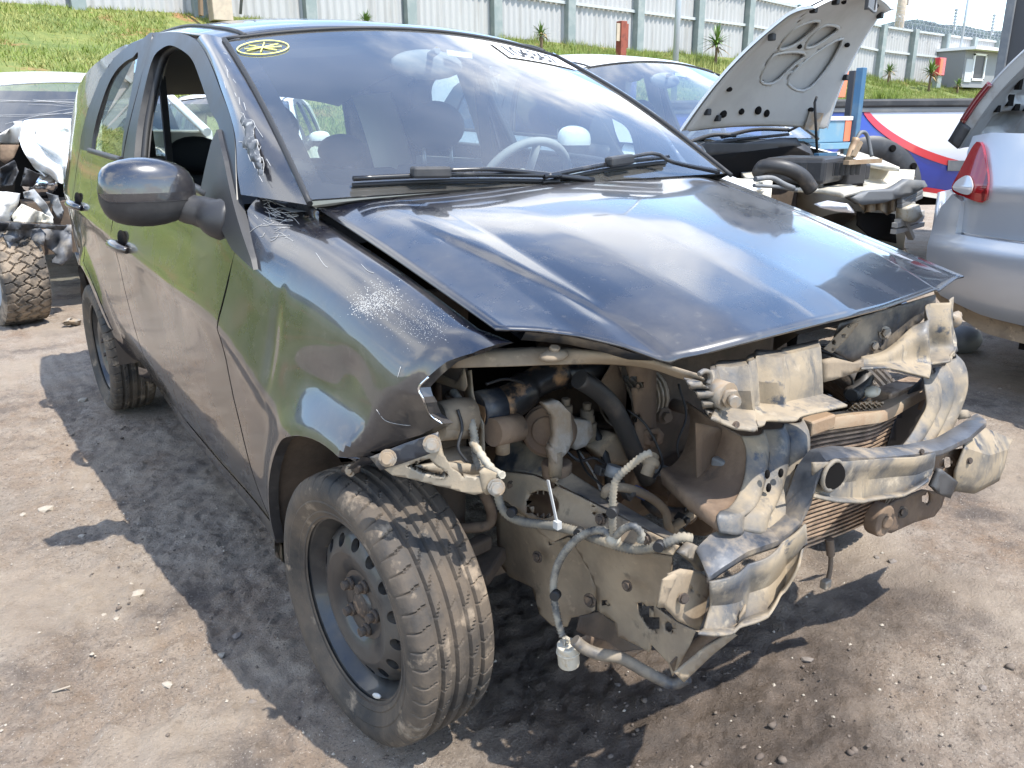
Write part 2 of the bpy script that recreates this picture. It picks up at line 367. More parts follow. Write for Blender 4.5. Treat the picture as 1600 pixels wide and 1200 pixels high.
def clip_grid(poly, nu, nv):
    """fill a 2-D outline with grid cells clipped to it -> list of polygons"""
    P = np.array(poly); lo = P.min(0); hi = P.max(0); us = np.linspace(lo[0], hi[0], nu+1); vs = np.linspace(lo[1], hi[1], nv+1); outp = []
    def clip(pg, ax, val, keep_ge):
        r = []
        for i in range(len(pg)):
            a, b = pg[i], pg[(i+1) % len(pg)]; ia = (a[ax] >= val) if keep_ge else (a[ax] <= val); ib = (b[ax] >= val) if keep_ge else (b[ax] <= val)
            if ia: r.append(a)
            if ia != ib:
                t = (val-a[ax])/(b[ax]-a[ax]); q = [0, 0]; q[ax] = val; q[1-ax] = a[1-ax]+t*(b[1-ax]-a[1-ax]); r.append(tuple(q))
        return r
    pg0 = [tuple(p) for p in P]
    for i in range(nu):
        col = clip(clip(pg0, 0, us[i], True), 0, us[i+1], False)
        if len(col) < 3: continue
        for j in range(nv):
            c = clip(clip(col, 1, vs[j], True), 1, vs[j+1], False)
            if len(c) >= 3: outp.append(c)
    return outp
def panel(name, outline, F, material, parent, nu=40, nv=30, ret=.018, retdir=None, label=None, flip=False, weldd=2e-4):
    """sheet-metal panel: 2-D outline laid on the surface F(a,b), edges turned in by ret along retdir"""
    b = MB(); memo = {}
    def G(p):
        k = (round(p[0], 7), round(p[1], 7))
        if k not in memo: memo[k] = F(*p)
        return memo[k]
    for c in clip_grid(outline, nu, nv):
        q = [G(p) for p in c]
        if flip: q = q[::-1]
        b.add(q, [tuple(range(len(q)))], True)
    me = b.mesh(name, weldd)
    bm = bmesh.new(); bm.from_mesh(me)
    bmesh.ops.dissolve_degenerate(bm, dist=1e-5, edges=bm.edges)
    if ret:
        be = [e for e in bm.edges if e.is_boundary]
        g = bmesh.ops.extrude_edge_only(bm, edges=be)
        for v in [x for x in g['geom'] if isinstance(x, bmesh.types.BMVert)]: v.co += Vector(retdir)*ret
        for f in [x for x in g['geom'] if isinstance(x, bmesh.types.BMFace)]: f.smooth = False
    bm.normal_update(); bm.to_mesh(me); bm.free()
    o = put(name, me, material, parent, label=label)
    me.set_sharp_from_angle(angle=R_(35))
    return o
def inv(F, A, B, pts):
    """which (a,b) of the surface F lies under each photo point"""
    a, b = np.meshgrid(A, B, indexing='ij'); q = np.array([F(x, y) for x, y in zip(a.ravel(), b.ravel())]); u, v = proj(q)
    r = []
    for px, py in pts:
        k = np.argmin((u-px)**2+(v-py)**2); r.append((a.ravel()[k], b.ravel()[k]))
    return r
def fbm(x, y, sc, oct=4, seed=0, rough=.5):
    """numpy value noise"""
    tot = np.zeros_like(x, float); amp = 1; s = 0
    for o in range(oct):
        X = x*sc; Y = y*sc; i = np.floor(X).astype(int); j = np.floor(Y).astype(int); fx = X-i; fy = Y-j; fx = fx*fx*(3-2*fx); fy = fy*fy*(3-2*fy)
        def h(a, b): 
            n = (a*374761393+b*668265263+(seed+o*17)*1442695041) & 0x7fffffff; n = ((n ^ (n >> 13))*1274126177) & 0x7fffffff
            return ((n ^ (n >> 16)) & 0xffff)/65535.
        tot += amp*((h(i, j)*(1-fx)+h(i+1, j)*fx)*(1-fy)+(h(i, j+1)*(1-fx)+h(i+1, j+1)*fx)*fy); s += amp; amp *= rough; sc *= 2.03
    return tot/s

# ================================================================== SETTING
def graded(lo, hi, step, far, g=1.22):
    a = list(np.arange(lo, hi+1e-6, step)); s = step; x = hi
    while x < far: s *= g; x += s; a.append(x)
    s = step; x = lo; pre = []
    while x > -far: s *= g; x -= s; pre.append(x)
    return np.array(pre[::-1]+a)
def ground_height(x, y):
    near = np.exp(-np.maximum(0, np.hypot(x-.3, y-.5)-6)/6)
    z = .030*(fbm(x, y, .8, 3, 3)-.5)+.016*(fbm(x, y, 4., 4, 5)-.5)
    churn = np.clip(np.exp(-((x+.45)/.85)**2-((y+.1)/1.0)**2)*1.3+np.exp(-((x+.98)/.45)**2)*sstep(-.2, .5, y)*.9+np.exp(-((x-.9)/.6)**2-((y+.75)/.25)**2)*.8+np.exp(-((x-1.5)/.5)**2-((y+.1)/.4)**2)*.6, 0, 1)
    c = fbm(x, y, 15, 4, 11, .65); z += churn*(.026*np.abs(c-.5)*2+.022*(fbm(x, y, 30, 3, 21, .7)-.5)-.009)
    z += .009*(fbm(x, y, 33, 3, 31, .65)-.5)
    # ruts pressed by tyres, running past the front of the car
    rut = np.exp(-((x*.55+y+.86+.05*np.sin(x*3))/.10)**2)*sstep(.1, .6, x); z -= .018*rut*(.4+fbm(x, y, 9, 2, 41))
    flat = np.exp(-(((x+.715)/.17)**2+(y/.22)**2)**2); z = z*(1-.9*flat)+.006*flat
    flat = np.exp(-(((x+.715)/.16)**2+((y-2.465)/.2)**2)**2); z = z*(1-.9*flat)-.004*flat
    return z*near
gx = graded(-2.3, 2.7, .0145, 900); gy = graded(-1.35, 2.6, .0145, 900)
GX, GY = np.meshgrid(gx, gy, indexing='ij'); GZ = ground_height(GX, GY)
na, nb = GX.shape
me = bpy.data.meshes.new('ground')
idx = np.arange(na*nb).reshape(na, nb)
fq = np.stack([idx[:-1, :-1], idx[1:, :-1], idx[1:, 1:], idx[:-1, 1:]], -1).reshape(-1, 4)
me.from_pydata(np.stack([GX, GY, GZ], -1).reshape(-1, 3).tolist(), [], fq.tolist())
me.polygons.foreach_set('use_smooth', np.ones(len(me.polygons), bool))
wet = np.clip(np.exp(-((GX+.28)/.42)**4-((GY+.12)/.62)**4)*1.25+.9*np.exp(-((GX-.30)/.45)**2-((GY+.36)/.16)**2)-.9*(fbm(GX, GY, 3.2, 7, 51, .72)-.42)*1.6, 0, 1)*np.where(np.hypot(GX, GY) < 4, 1, 0)
at_ = me.attributes.new('damp', 'FLOAT', 'POINT'); at_.data.foreach_set('value', wet.ravel().astype(np.float32))
gm = bpy.data.materials.new('ground_mud'); gm.use_nodes = True; t = gm.node_tree; b = t.nodes['Principled BSDF']; L = t.links.new
def gn(k, **a):
    n = t.nodes.new(k)
    for q, v in a.items(): setattr(n, q, v)
    return n
g_tc = gn('ShaderNodeTexCoord')
def gnoise(sc, det=6, rough=.6):
    n = gn('ShaderNodeTexNoise'); n.inputs['Scale'].default_value = sc; n.inputs['Detail'].default_value = det; n.inputs['Roughness'].default_value = rough; L(g_tc.outputs['Object'], n.inputs['Vector']); return n.outputs[0]
def gmap(src, lo, hi, a=0, bb=1):
    n = gn('ShaderNodeMapRange'); n.inputs[1].default_value = lo; n.inputs[2].default_value = hi; n.inputs[3].default_value = a; n.inputs[4].default_value = bb; L(src, n.inputs[0]); return n.outputs[0]
def gmix(f, c1, c2):
    n = gn('ShaderNodeMix', data_type='RGBA'); L(f, n.inputs[0])
    for k, c in ((6, c1), (7, c2)):
        if isinstance(c, tuple): n.inputs[k].default_value = (*c, 1)
        else: L(c, n.inputs[k])
    return n.outputs[2]
c = gmix(gmap(gnoise(1.3), .38, .66), (.31, .255, .20), (.27, .19, .13))
c = gmix(gmap(gnoise(6, 8, .75), .40, .68), c, (.38, .32, .26))
c = gmix(gmap(gnoise(2.3, 9, .72), .52, .64), c, (.15, .122, .102))
c = gmix(gmap(gnoise(38, 8, .8), .52, .70), c, (.17, .135, .108))
c = gmix(gmap(gnoise(120, 4, .7), .57, .66), c, (.15, .12, .097))
c = gmix(gmap(gnoise(170, 3), .63, .70), c, (.56, .50, .43))
compact = gmap(gnoise(1.9, 5, .55), .50, .60)
c = gmix(gmap(gnoise(1.9, 5, .55), .50, .60, 0, .75), c, gmix(gmap(gnoise(9, 8, .7), .35, .7), (.29, .238, .182), (.22, .178, .138)))
at2 = gn('ShaderNodeAttribute', attribute_name='damp')
damp_c = gmix(gmap(gnoise(14, 8, .7), .4, .65), (.085, .066, .052), (.15, .115, .088))
c = gmix(at2.outputs['Fac'], c, damp_c); L(c, b.inputs['Base Color'])
L(gmap(at2.outputs['Fac'], 0, 1, .93, .62), b.inputs['Roughness'])
bp1 = gn('ShaderNodeBump'); bp1.inputs['Distance'].default_value = .022; bp1.inputs['Strength'].default_value = 1; L(gnoise(34, 8, .7), bp1.inputs['Height']); L(gmap(compact, 0, 1, 1., .30), bp1.inputs['Strength'])
bp2 = gn('ShaderNodeBump'); bp2.inputs['Distance'].default_value = .008; bp2.inputs['Strength'].default_value = 1; L(gnoise(150, 5, .7), bp2.inputs['Height']); L(bp1.outputs[0], bp2.inputs['Normal'])
L(bp2.outputs[0], b.inputs['Normal']); b.inputs['Specular IOR Level'].default_value = .3
MAT['ground_mud'] = gm
struct(put('ground', me, 'ground_mud'))

# stones lying on the mud
def stone_mesh(name, seed):
    rn = random.Random(seed); bm = bmesh.new(); bmesh.ops.create_icosphere(bm, subdivisions=1, radius=1)
    for v in bm.verts: v.co *= rn.uniform(.72, 1.2)
    for v in bm.verts: v.co.z *= .55
    me = bpy.data.meshes.new(name); bm.to_mesh(me); bm.free(); return me
def GHF(x, y):      # height of the sheet just built, looked up instead of recomputed
    i = int(np.searchsorted(gx, x)); j = int(np.searchsorted(gy, y)); return float(GZ[min(i, na-1), min(j, nb-1)])
stone_me = [stone_mesh('stone', k) for k in range(5)]
for q in stone_me: q.materials.append(MAT['stone_pale'])
stone_dk = [stone_mesh('stone', 20+k) for k in range(3)]
for q in stone_dk: q.materials.append(MAT['stone_dark'])
pebbles = MB(); rn = random.Random(5)
for k in range(1500):
    while True:
        x = rn.uniform(-2.2, 2.6); y = rn.uniform(-1.3, 3.6)
        if not (-.66 < x < .66 and .2 < y < 3): break
    r = rn.uniform(.0016, .0050)*(1 if rn.random() < .93 else 1.7); z = GHF(x, y); a = rn.uniform(0, 6)
    vs = [(x+r*math.cos(a+k2*2*PI/5)*rn.uniform(.7, 1.3), y+r*math.sin(a+k2*2*PI/5)*rn.uniform(.7, 1.3), z) for k2 in range(5)]+[(x, y, z+r*.8)]
    pebbles.add(vs, [(i, (i+1) % 5, 5) for i in range(5)])
bmc = bmesh.new(); bmesh.ops.create_icosphere(bmc, subdivisions=1, radius=1); IV = np.array([v.co[:] for v in bmc.verts]); IF = [tuple(v.index for v in f.verts) for f in bmc.faces]; bmc.free()
clods = MB(); npc = np.random.default_rng(8)
for k in range(900):
    w_ = rn.random()
    if w_ < .5: x = rn.gauss(-.25, .32); y = rn.gauss(-.42, .22)
    elif w_ < .8: x = rn.uniform(-.1, 2.2); y = -.86-.5*x+rn.gauss(.0, .16)+.35*rn.random()
    else: x = rn.uniform(-1.15, -.75); y = rn.uniform(-.1, 2.4)
    r = rn.uniform(.0015, .0045)*(1 if rn.random() < .92 else 2.2); z = GHF(x, y)
    clods.add(IV*npc.uniform(.55, 1.3, (len(IV), 1))*np.array([r*rn.uniform(.8, 1.5), r, r*.7])+np.array([x, y, z+r*.15]), IF, True)
cl_ = clods.obj('mud_clods', 'clod', kind='stuff'); cl_['label'] = 'small dark crumbs of churned mud around the car front'
po = pebbles.obj('gravel', 'stone_pale', kind='stuff'); po['label'] = 'small pale gravel scattered over the muddy yard'
stones = [((70, 797), .022, 'pale flat stone lying alone on sunlit mud left of the mirror shadow'), ((35, 805), .012, 'small pale stone left of the flat stone by the mirror shadow'), ((128, 838), .010, 'small sunlit stone just above the mirror shadow'), ((215, 925), .020, 'pale broken stone heap piece beside the edge of the car shadow'),
          ((262, 1066), .012, 'white stone lying near the orange soil patch at lower left'), ((160, 962), .009, 'small white stone on open mud below the mirror shadow'), ((182, 968), .008, 'tiny flat white stone beside another on open mud'), ((344, 1022), .011, 'grey stone in the car shadow nearest the shadow edge'), ((370, 992), .013, 'brown stone lying deeper in the car shadow'), ((395, 1092), .012, 'brown stone at the bottom corner of the car shadow'), ((128, 623), .022, 'pale square stone chip in the shadow behind the rear wheel'), ((966, 1066), .009, 'white chip on dark mud below the lower pipe'), ((1395, 875), .012, 'black lump on sunlit mud right of the hanging drain hose'), ((1370, 868), .008, 'little black lump beside the larger black lump'), ((1262, 1028), .012, 'dark lump on the mud at the front of the car shadow'), ((1535, 1072), .010, 'dark clod on the mud near the right edge')]
for k, ((px, py), r, lab) in enumerate(stones):
    dark = 'black' in lab or 'dark' in lab or 'brown' in lab
    p = at(px, py, z=0); o = bpy.data.objects.new('stone', (stone_dk if dark else stone_me)[k % 3]); COL.objects.link(o)
    o.location = (p[0], p[1], GHF(p[0], p[1])+r*.2); o.scale = (r*1.2, r, r); o.rotation_euler = (0, 0, k*1.3); tag(o, lab, 'stone', 'stones on the mud')

# grass bank behind the yard
fz = lin([-60, 2.8, 12.7, 19.3, 29.8, 39.4, 46, 90], [4.6, 4.12, 4.16, 3.95, 3.75, 3.15, 3.05, 2.6])
def bank_h(x, y):
    toe = 8.6+.06*np.maximum(x, 0)+.6*np.sin(x*.23); top = fz(x)
    t = np.clip((y-toe)/(23.3-toe), 0, 1); base = (top-.05)*(t**.95*(1-.10*np.sin(PI*t)))
    return base+.10*(fbm(x, y, .5, 4, 61)-.5)*sstep(0, .1, t)+np.where(y > 24, -.0*(y-24), 0)-.03
bx = np.concatenate([np.arange(-60, -14, 1.5), np.arange(-14, 50, .45), np.arange(50, 130, 2.5)]); by = np.concatenate([np.arange(8, 26, .4), np.arange(26, 60, 3)])
BX, BY = np.meshgrid(bx, by, indexing='ij'); BZ = bank_h(BX, BY)
mat('grass_soil', (.105, .135, .03), .95, layers=[((.17, .18, .045), .7, .42, .62, .95), ((.27, .135, .06), .55, .56, .64, .95), ((.065, .10, .02), 5, .5, .7, .95)], bump=[(3, .06), (14, .03)])
mb = MB(); mb.grid(np.stack([BX, BY, BZ], -1)); struct(mb.obj('grass_bank', 'grass_soil'))
npr = np.random.default_rng(3); NB = 300000
gx_ = npr.uniform(-9, 47, NB); gy_ = 8.9+npr.uniform(0, 1, NB)**.8*14.6; bare = fbm(gx_, gy_, .55, 3, 71); clump = fbm(gx_, gy_, 1.6, 3, 73)
keep = (bare < .59) | (npr.uniform(0, 1, NB) < .12); gx_, gy_, clump = gx_[keep], gy_[keep], clump[keep]; gz_ = bank_h(gx_, gy_); nB = len(gx_)
kind = np.where(clump+npr.normal(0, .12, nB) > .52, 0, np.where(npr.uniform(0, 1, nB) < .7, 1, 2))
hh_ = npr.uniform(.04, .12, nB)*(.6+clump)*np.where((gy_ > 21) & (gx_ > 14) & (clump > .5), 2.2, 1); aa_ = npr.uniform(0, 6.28, nB); ww_ = npr.uniform(.006, .016, nB); lx_, ly_ = npr.normal(0, .06, nB), npr.normal(0, .06, nB)
for c, (nm, colr, lab) in enumerate([('grass', (.175, .225, .035), 'bright green grass growing over the bank'), ('grass', (.255, .255, .065), 'yellowish grass mixed through the bank'), ('grass', (.105, .15, .025), 'darker green weeds in the grass of the bank')]):
    m_ = kind == c; n_ = int(m_.sum()); ca, sa_ = np.cos(aa_[m_])*ww_[m_], np.sin(aa_[m_])*ww_[m_]
    V = np.empty((n_, 3, 3)); V[:, 0] = np.stack([gx_[m_]-ca, gy_[m_]-sa_, gz_[m_]-.02], 1); V[:, 1] = np.stack([gx_[m_]+ca, gy_[m_]+sa_, gz_[m_]-.02], 1); V[:, 2] = np.stack([gx_[m_]+lx_[m_], gy_[m_]+ly_[m_], gz_[m_]+hh_[m_]], 1)
    mat('blade_%d' % c, colr, .6); me = bpy.data.meshes.new('grass'); me.vertices.add(n_*3); me.vertices.foreach_set('co', V.reshape(-1)); me.loops.add(n_*3); me.loops.foreach_set('vertex_index', np.arange(n_*3)); me.polygons.add(n_); me.polygons.foreach_set('loop_start', np.arange(0, n_*3, 3)); me.polygons.foreach_set('loop_total', np.full(n_, 3)); me.update(); me.validate()
    o = put(nm, me, 'blade_%d' % c, kind='stuff'); o['label'] = lab
# wooded hills far off
hx = np.linspace(-300, 1900, 420); hy = np.linspace(330, 620, 16); HX, HY = np.meshgrid(hx, hy, indexing='ij')
HZ = (66+44*fbm(HX, HX*0, .006, 3, 81))*np.sin(np.clip((HY-330)/170, 0, 1)*PI/2)+9*fbm(HX, HY, .05, 4, 83)
mat('wooded_hill', (.030, .045, .050), .95, layers=[((.06, .085, .075), .05, .45, .62, .95)], bump=[(.25, 3)])
mb = MB(); mb.grid(np.stack([HX, HY, HZ], -1)); struct(mb.obj('hills', 'wooded_hill'))

# ------------------------------------------------------------------ boundary fence
FY = 23.1
fence = world_thing('boundary_fence', (12, FY, 4), 'tall pale corrugated sheet fence with grey posts and coiled razor wire on the bank', 'fence')
pxs = [-480, -260, -60, 130, 316, 487, 642, 775, 889, 996, 1090, 1168, 1245, 1318, 1378, 1428, 1478, 1522, 1560, 1595, 1628]
posts = [at(p, 60, y=FY)[0] for p in pxs]
FH = 2.35
for i, x in enumerate(posts):
    zb = float(fz(x)); q = MB(); q.box((x, FY-.02, zb+FH/2-.2), (.34, .30, FH+.5)); q.obj('post', 'fence_post', fence, bevel=.01)
    if i+1 < len(posts):
        x2 = posts[i+1]; zb2 = float(fz(x2)); n = max(24, int((x2-x)/.055)); top = []; bot = []
        for k in range(n+1):
            u = k/n; xx = x+(x2-x)*u; w = .035*math.sin(u*(x2-x)/.24*2*PI); z0 = zb+(zb2-zb)*u
            bot.append((xx, FY+.10+w, z0-.25)); top.append((xx, FY+.10+w, z0+FH))
        q = MB(); q.strip(bot, top); q.obj('corrugated_panel', 'fence_sheet', fence)
        for h in (FH*.52, FH-.03):
            q = MB(); q.beam((x+.17, FY+.02, zb+h), (x2-.17, FY+.02, zb2+h), .07, .10); q.obj('rail', 'fence_rail', fence)
# razor wire coil along the top
q = MB(); pts = []
x = posts[9]
while x < posts[-1]:
    z = float(fz(x))+FH+.30; a = x/.42*2*PI; pts.append((x+.06*math.sin(a*2), FY+.26*math.cos(a), z+.30*math.sin(a))); x += .055
q.tube(pts, .011, 3, False); q.obj('razor_wire', 'wire', fence)
for px, top in ((1490, 8), (1550, 17)):
    x = at(px, 60, y=FY)[0]; zb = float(fz(x)); ztop = at(px+6, top, y=FY)[2]; q = MB(); q.cyl((x, FY+.1, zb+FH), (x+.1, FY+.1, ztop), .035, 6)
    for k in range(7): q.cyl((x+.1, FY+.02, zb+FH+.35+k*(ztop-zb-FH-.4)/7), (x+.1, FY+.18, zb+FH+.35+k*(ztop-zb-FH-.4)/7), .07, 6)
    q.obj('wire_mast', 'galvanised', fence)
q = MB()
for k in range(5):
    q.tube([(posts[5], FY+.12, float(fz(posts[5]))+FH+.15+k*.16), (posts[-1], FY+.12, float(fz(posts[-1]))+FH+.15+k*.16)], .008, 3, False)
q.obj('tension_wire', 'wire', fence)

def yucca(px, py_base, py_top, y, lab, seed):
    b0 = at(px, py_base, y=y); x, zb = b0[0], float(bank_h(np.array([b0[0]]), np.array([y]))[0]); h = (at(px, py_top, y=y)[2]-b0[2]); rn = random.Random(seed)
    e = world_thing('yucca', (x, y, zb), lab, 'plant', 'yuccas planted along the fence')
    q = MB(); q.tube([(x, y, zb-.1), (x+.02, y, zb+h*.3), (x-.01, y, zb+h*.55)], [.07, .05, .04], 8); q.obj('trunk', 'trunk_brown', e)
    for nm, m_, lo, hi, n in (('crown', 'leaf_green', .32, 1.45, 70), ('dry_leaves', 'leaf_dry', -.9, .1, 16)):
        q = MB()
        for k in range(n):
            az = rn.uniform(0, 6.28); el = rn.uniform(lo, hi) if nm != 'crown' else rn.uniform(-.15, 1.5); L_ = h*rn.uniform(.34, .50); z0 = zb+h*rn.uniform(.42, .58)
            d = Vector((math.cos(az)*math.cos(el), math.sin(az)*math.cos(el), math.sin(el))); sd = Vector((-math.sin(az), math.cos(az), 0))*.022*h
            a = Vector((x, y, z0)); q.add([a-sd*.6, a+sd*.6, a+d*L_*.5+sd, a+d*L_*.5-sd, a+d*L_+Vector((0, 0, -.06*h))], [(0, 1, 2, 3), (3, 2, 4)])
        q.obj(nm, m_, e)
yucca(572, 42, -8, 21.9, 'spiky yucca showing above the black roof, leftmost of the fence plants', 1)
yucca(845, 85, 34, 21.9, 'spiky yucca above the right end of the black roof', 2)
yucca(1118, 95, 20, 21.5, 'tall yucca left of the raised white bonnet', 3)
yucca(1388, 124, 80, 21.6, 'yucca between the raised white bonnet and the red cabinet', 4)
yucca(1453, 126, 68, 21.4, 'yucca standing right beside the red cabinet', 5)
yucca(1497, 134, 104, 21.0, 'short yucca in front of the grey guard booth', 6)
# shrubs / rough tall weeds at the fence foot
for k, (px, py, y, lab) in enumerate([(905, 92, 20.6, 'low bright weed clump behind the white roof, left of the rusty post'), (1085, 112, 20.4, 'low weed clump right of the lamp pole behind the white windscreen'), (1385, 150, 17.6, 'spiky weed clump just above the blue pickup rail'), (1455, 146, 18.0, 'broad weed clump above the pickup rail below the red cabinet')]):
    c0 = at(px, py, y=y); rn = random.Random(k+40); zb = float(bank_h(np.array([c0[0]]), np.array([y]))[0]); e = world_thing('weed_clump', (c0[0], y, zb), lab, 'plant', 'weed clumps on the bank'); q = MB()
    for j in range(420):
        rad = rn.random()**.5*(1.5 if k != 2 else .5); a = rn.uniform(0, 6.28); x = c0[0]+rad*math.cos(a)*1.6; yy = y+rad*math.sin(a)*.7; hh = rn.uniform(.25, .62)*(1.2-rad*.4); w = .03; az = rn.uniform(0, 6.28)
        z = float(zb)-.05; q.add([(x-w*math.cos(az), yy-w*math.sin(az), z), (x+w*math.cos(az), yy+w*math.sin(az), z), (x+rn.uniform(-.15, .15), yy+rn.uniform(-.15, .15), z+hh)], [(0, 1, 2)])
    q.obj('leaves', 'blade_%d' % (k % 2), e)
def bpos(px, py, y): p = at(px, py, y=y); return p[0], float(bank_h(np.array([p[0]]), np.array([y]))[0])
# rusty square post with a plate
x, zb = bpos(970, 90, 20.5); zt = at(970, 33, y=20.5)[2]; e = world_thing('rusty_post', (x, 20.5, zb), 'rusty red square steel post with side plate on the bank', 'post')
q = MB(); q.box((x, 20.5, (zb+zt)/2-.2), (.26, .26, zt-zb+.4)); q.obj('shaft', 'rust_red', e, bevel=.01)
q = MB(); q.box((x-.20, 20.45, zt-.35), (.16, .05, .55)); q.obj('plate', 'concrete', e); q = MB(); q.box((x+.17, 20.5, zt-.45), (.10, .22, .75)); q.obj('side_channel', 'rust_red', e, bevel=.01)
# lamp pole, its top out of frame
p = at(1055, 105, y=12.5); zb = float(bank_h(np.array([p[0]]), np.array([12.5]))[0]); e = world_thing('lamp_pole', (p[0], 12.5, zb), 'tall galvanised lamp pole rising behind the white hatchback roof', 'lamp pole')
q = MB(); q.tube([(p[0], 12.5, zb-.2), (p[0], 12.5, zb+3), (p[0]+.02, 12.5, zb+7.6)], [.075, .065, .05], 12); q.obj('shaft', 'galvanised', e)
q = MB(); q.tube([(p[0]+.02, 12.5, zb+7.5), (p[0]-.5, 12.4, zb+7.8), (p[0]-1.1, 12.3, zb+7.85)], .03, 8); q.obj('arm', 'galvanised', e); q = MB(); q.box((p[0]-1.35, 12.28, zb+7.84), (.55, .22, .10)); q.obj('lamp_head', 'grey_plastic', e, bevel=.03)
# far poles
p = at(1404, 42, y=27); e = world_thing('utility_pole', (p[0], 27, 3), 'thick pale concrete utility pole beyond the razor wire', 'pole')
q = MB(); q.cyl((p[0], 27, 2.5), (p[0]+.1, 27, 11.5), .30, 12, .22); q.obj('shaft', 'concrete', e); q = MB(); q.box((p[0]+.35, 26.9, 8.2), (.12, .3, 1.6)); q.obj('cable_box', 'concrete_grey', e, bevel=.02); q = MB(); q.beam((p[0]-.9, 27, 10.6), (p[0]+1.1, 27, 10.6), .12, .12); q.obj('cross_arm', 'concrete_grey', e)
p = at(1502, 70, y=22.3); e = world_thing('thin_mast', (p[0], 22.3, 3), 'thin light steel mast standing left of the grey guard booth', 'pole')
q = MB(); q.cyl((p[0]-.1, 22.3, 2.9), (p[0]+.1, 22.3, 9.5), .07, 8); q.obj('shaft', 'galvanised', e); q = MB(); q.box((p[0]+.08, 22.2, 8.9), (.3, .2, .4)); q.obj('camera_box', 'grey_plastic', e)
# concrete gate post at the left with leaning stay
p = at(345, 24, y=22.4); e = world_thing('concrete_post', (p[0], 22.4, 4.1), 'tan concrete post at the fence above the front of the black roof', 'post')
q = MB(); q.box((p[0], 22.4, 5.4), (.52, .45, 3.2)); q.obj('shaft', 'concrete', e, bevel=.02); q = MB(); q.beam((p[0]-.55, 22.3, 3.9), (p[0]-.3, 22.4, 6.6), .09, .09); q.obj('stay', 'trunk_brown', e); q = MB(); q.tube([(p[0]+.5, 22.3, 4.0), (p[0]+.75, 22.3, 5.4), (p[0]+.62, 22.4, 7)], .04, 6); q.obj('cable', 'grey_plastic', e)
# red cabinet
x, zb = bpos(1465, 124, 21.9); e = world_thing('fire_cabinet', (x, 21.9, zb), 'red fire hose cabinet on a short grey pedestal by the fence', 'cabinet')
z0 = at(1465, 118, y=21.9)[2]; z1 = at(1465, 90, y=21.9)[2]; q = MB(); q.box((x, 21.9, (z0+z1)/2), (.62, .3, z1-z0)); q.obj('box', 'paint_red', e, bevel=.02); q = MB(); q.box((x-.14, 21.735, (z0+z1)/2), (.26, .02, z1-z0-.1)); q.obj('door', 'board_orange', e); q = MB(); q.box((x+.05, 21.95, z0-.3), (.4, .25, .6)); q.obj('pedestal', 'fence_post', e)
# guard booth
x0, zb = bpos(1505, 128, 21.6); x1 = at(1590, 128, y=21.6)[0]; zt = at(1540, 80, y=21.6)[2]; zb = at(1540, 131, y=21.6)[2]-.2
e = world_thing('guard_booth', ((x0+x1)/2, 22, zb), 'small grey guard booth with a white framed window and thin white roof', 'booth'); xm = (x0+x1)/2; H = zt-zb
q = MB(); q.box((xm, 22.9, zb+H/2), (x1-x0, 2.4, H)); q.obj('wall', 'booth_grey', e)
q = MB(); q.box((xm+.1, 22.7, zt+.07), (x1-x0+.5, 3.2, .14)); q.obj('roof', 'paper_white', e)
wx = at(1532, 100, y=21.6)[0]; wz = at(1532, 105, y=21.6)[2]; q = MB()
for dx_, dz_, w_, h_ in ((-.62, 0, .10, 1.3), (.62, 0, .10, 1.3), (0, -.62, 1.34, .1), (0, .62, 1.34, .1)): q.box((wx+dx_, 21.66, wz+dz_), (w_, .08, h_))
fr = q.obj('window_frame', 'paper_white', e); q = MB(); q.box((wx, 21.69, wz), (1.16, .02, 1.16)); q.obj('pane', 'panel_dark', fr)
q = MB(); q.box((x0+.5, 21.67, zb+H*.45), (.75, .06, H*.62)); q.obj('door', 'booth_light', e); q = MB(); q.box((x1-1.0, 21.67, zb+H*.45), (.9, .06, H*.8)); q.obj('side_panel', 'booth_light', e)

# ================================================================== THE BLACK WRECKED HATCHBACK  (x: its left, y: towards its tail, z up)
car = world_thing('wrecked_hatchback', (0, 1.2, 0), 'black five door hatchback with its nose torn off and front structure bare', 'car')
zc = spl([-.8, -.3, 0, .3, .45, .61, .9, 1.5, 2.4, 2.7, 3.3], [.60, .60, .605, .63, .685, .735, .762, .81, .885, .90, .90])
_gh = spl([0, .05, .10, .15, .2, .27, .35, .45, .55, .62, .68, .74], [.818, .804, .791, .779, .766, .745, .718, .679, .640, .610, .580, .53])
_lo = spl([0, .06, .14, .25, .36, .45, .52, .58], [.818, .806, .801, .798, .79, .772, .745, .70])
_tp = spl([-.8, -.45, -.1, .3, .9, 1.6, 2.2, 2.6, 2.85, 3.0, 3.1, 3.3], [.80, .90, .965, .992, 1.0, 1.0, .998, .985, .955, .915, .86, .70])
FAX, RAX = .03, 2.465
def side_w(y, z):
    dz = z-zc(y); w = _tp(y)*(_gh(dz) if dz > 0 else _lo(-dz))
    for ax in (FAX, RAX):
        d = math.hypot(y-ax, z-.285)
        if d < .6: w += .024*math.exp(-((d-.35)/.045)**2) if d > .35 else .024
    # dent along the rear door and slight waviness of pressed sheet
    return w+.0012*math.sin(y*9+z*4)*math.sin(z*7)
_zg = spl([-.5, -.3, 0, .42, .62], [.795, .838, .908, .987, 1.03]); _xg = lin([-.5, -.3, .42, .50, .62], [.635, .645, .640, .662, .70])
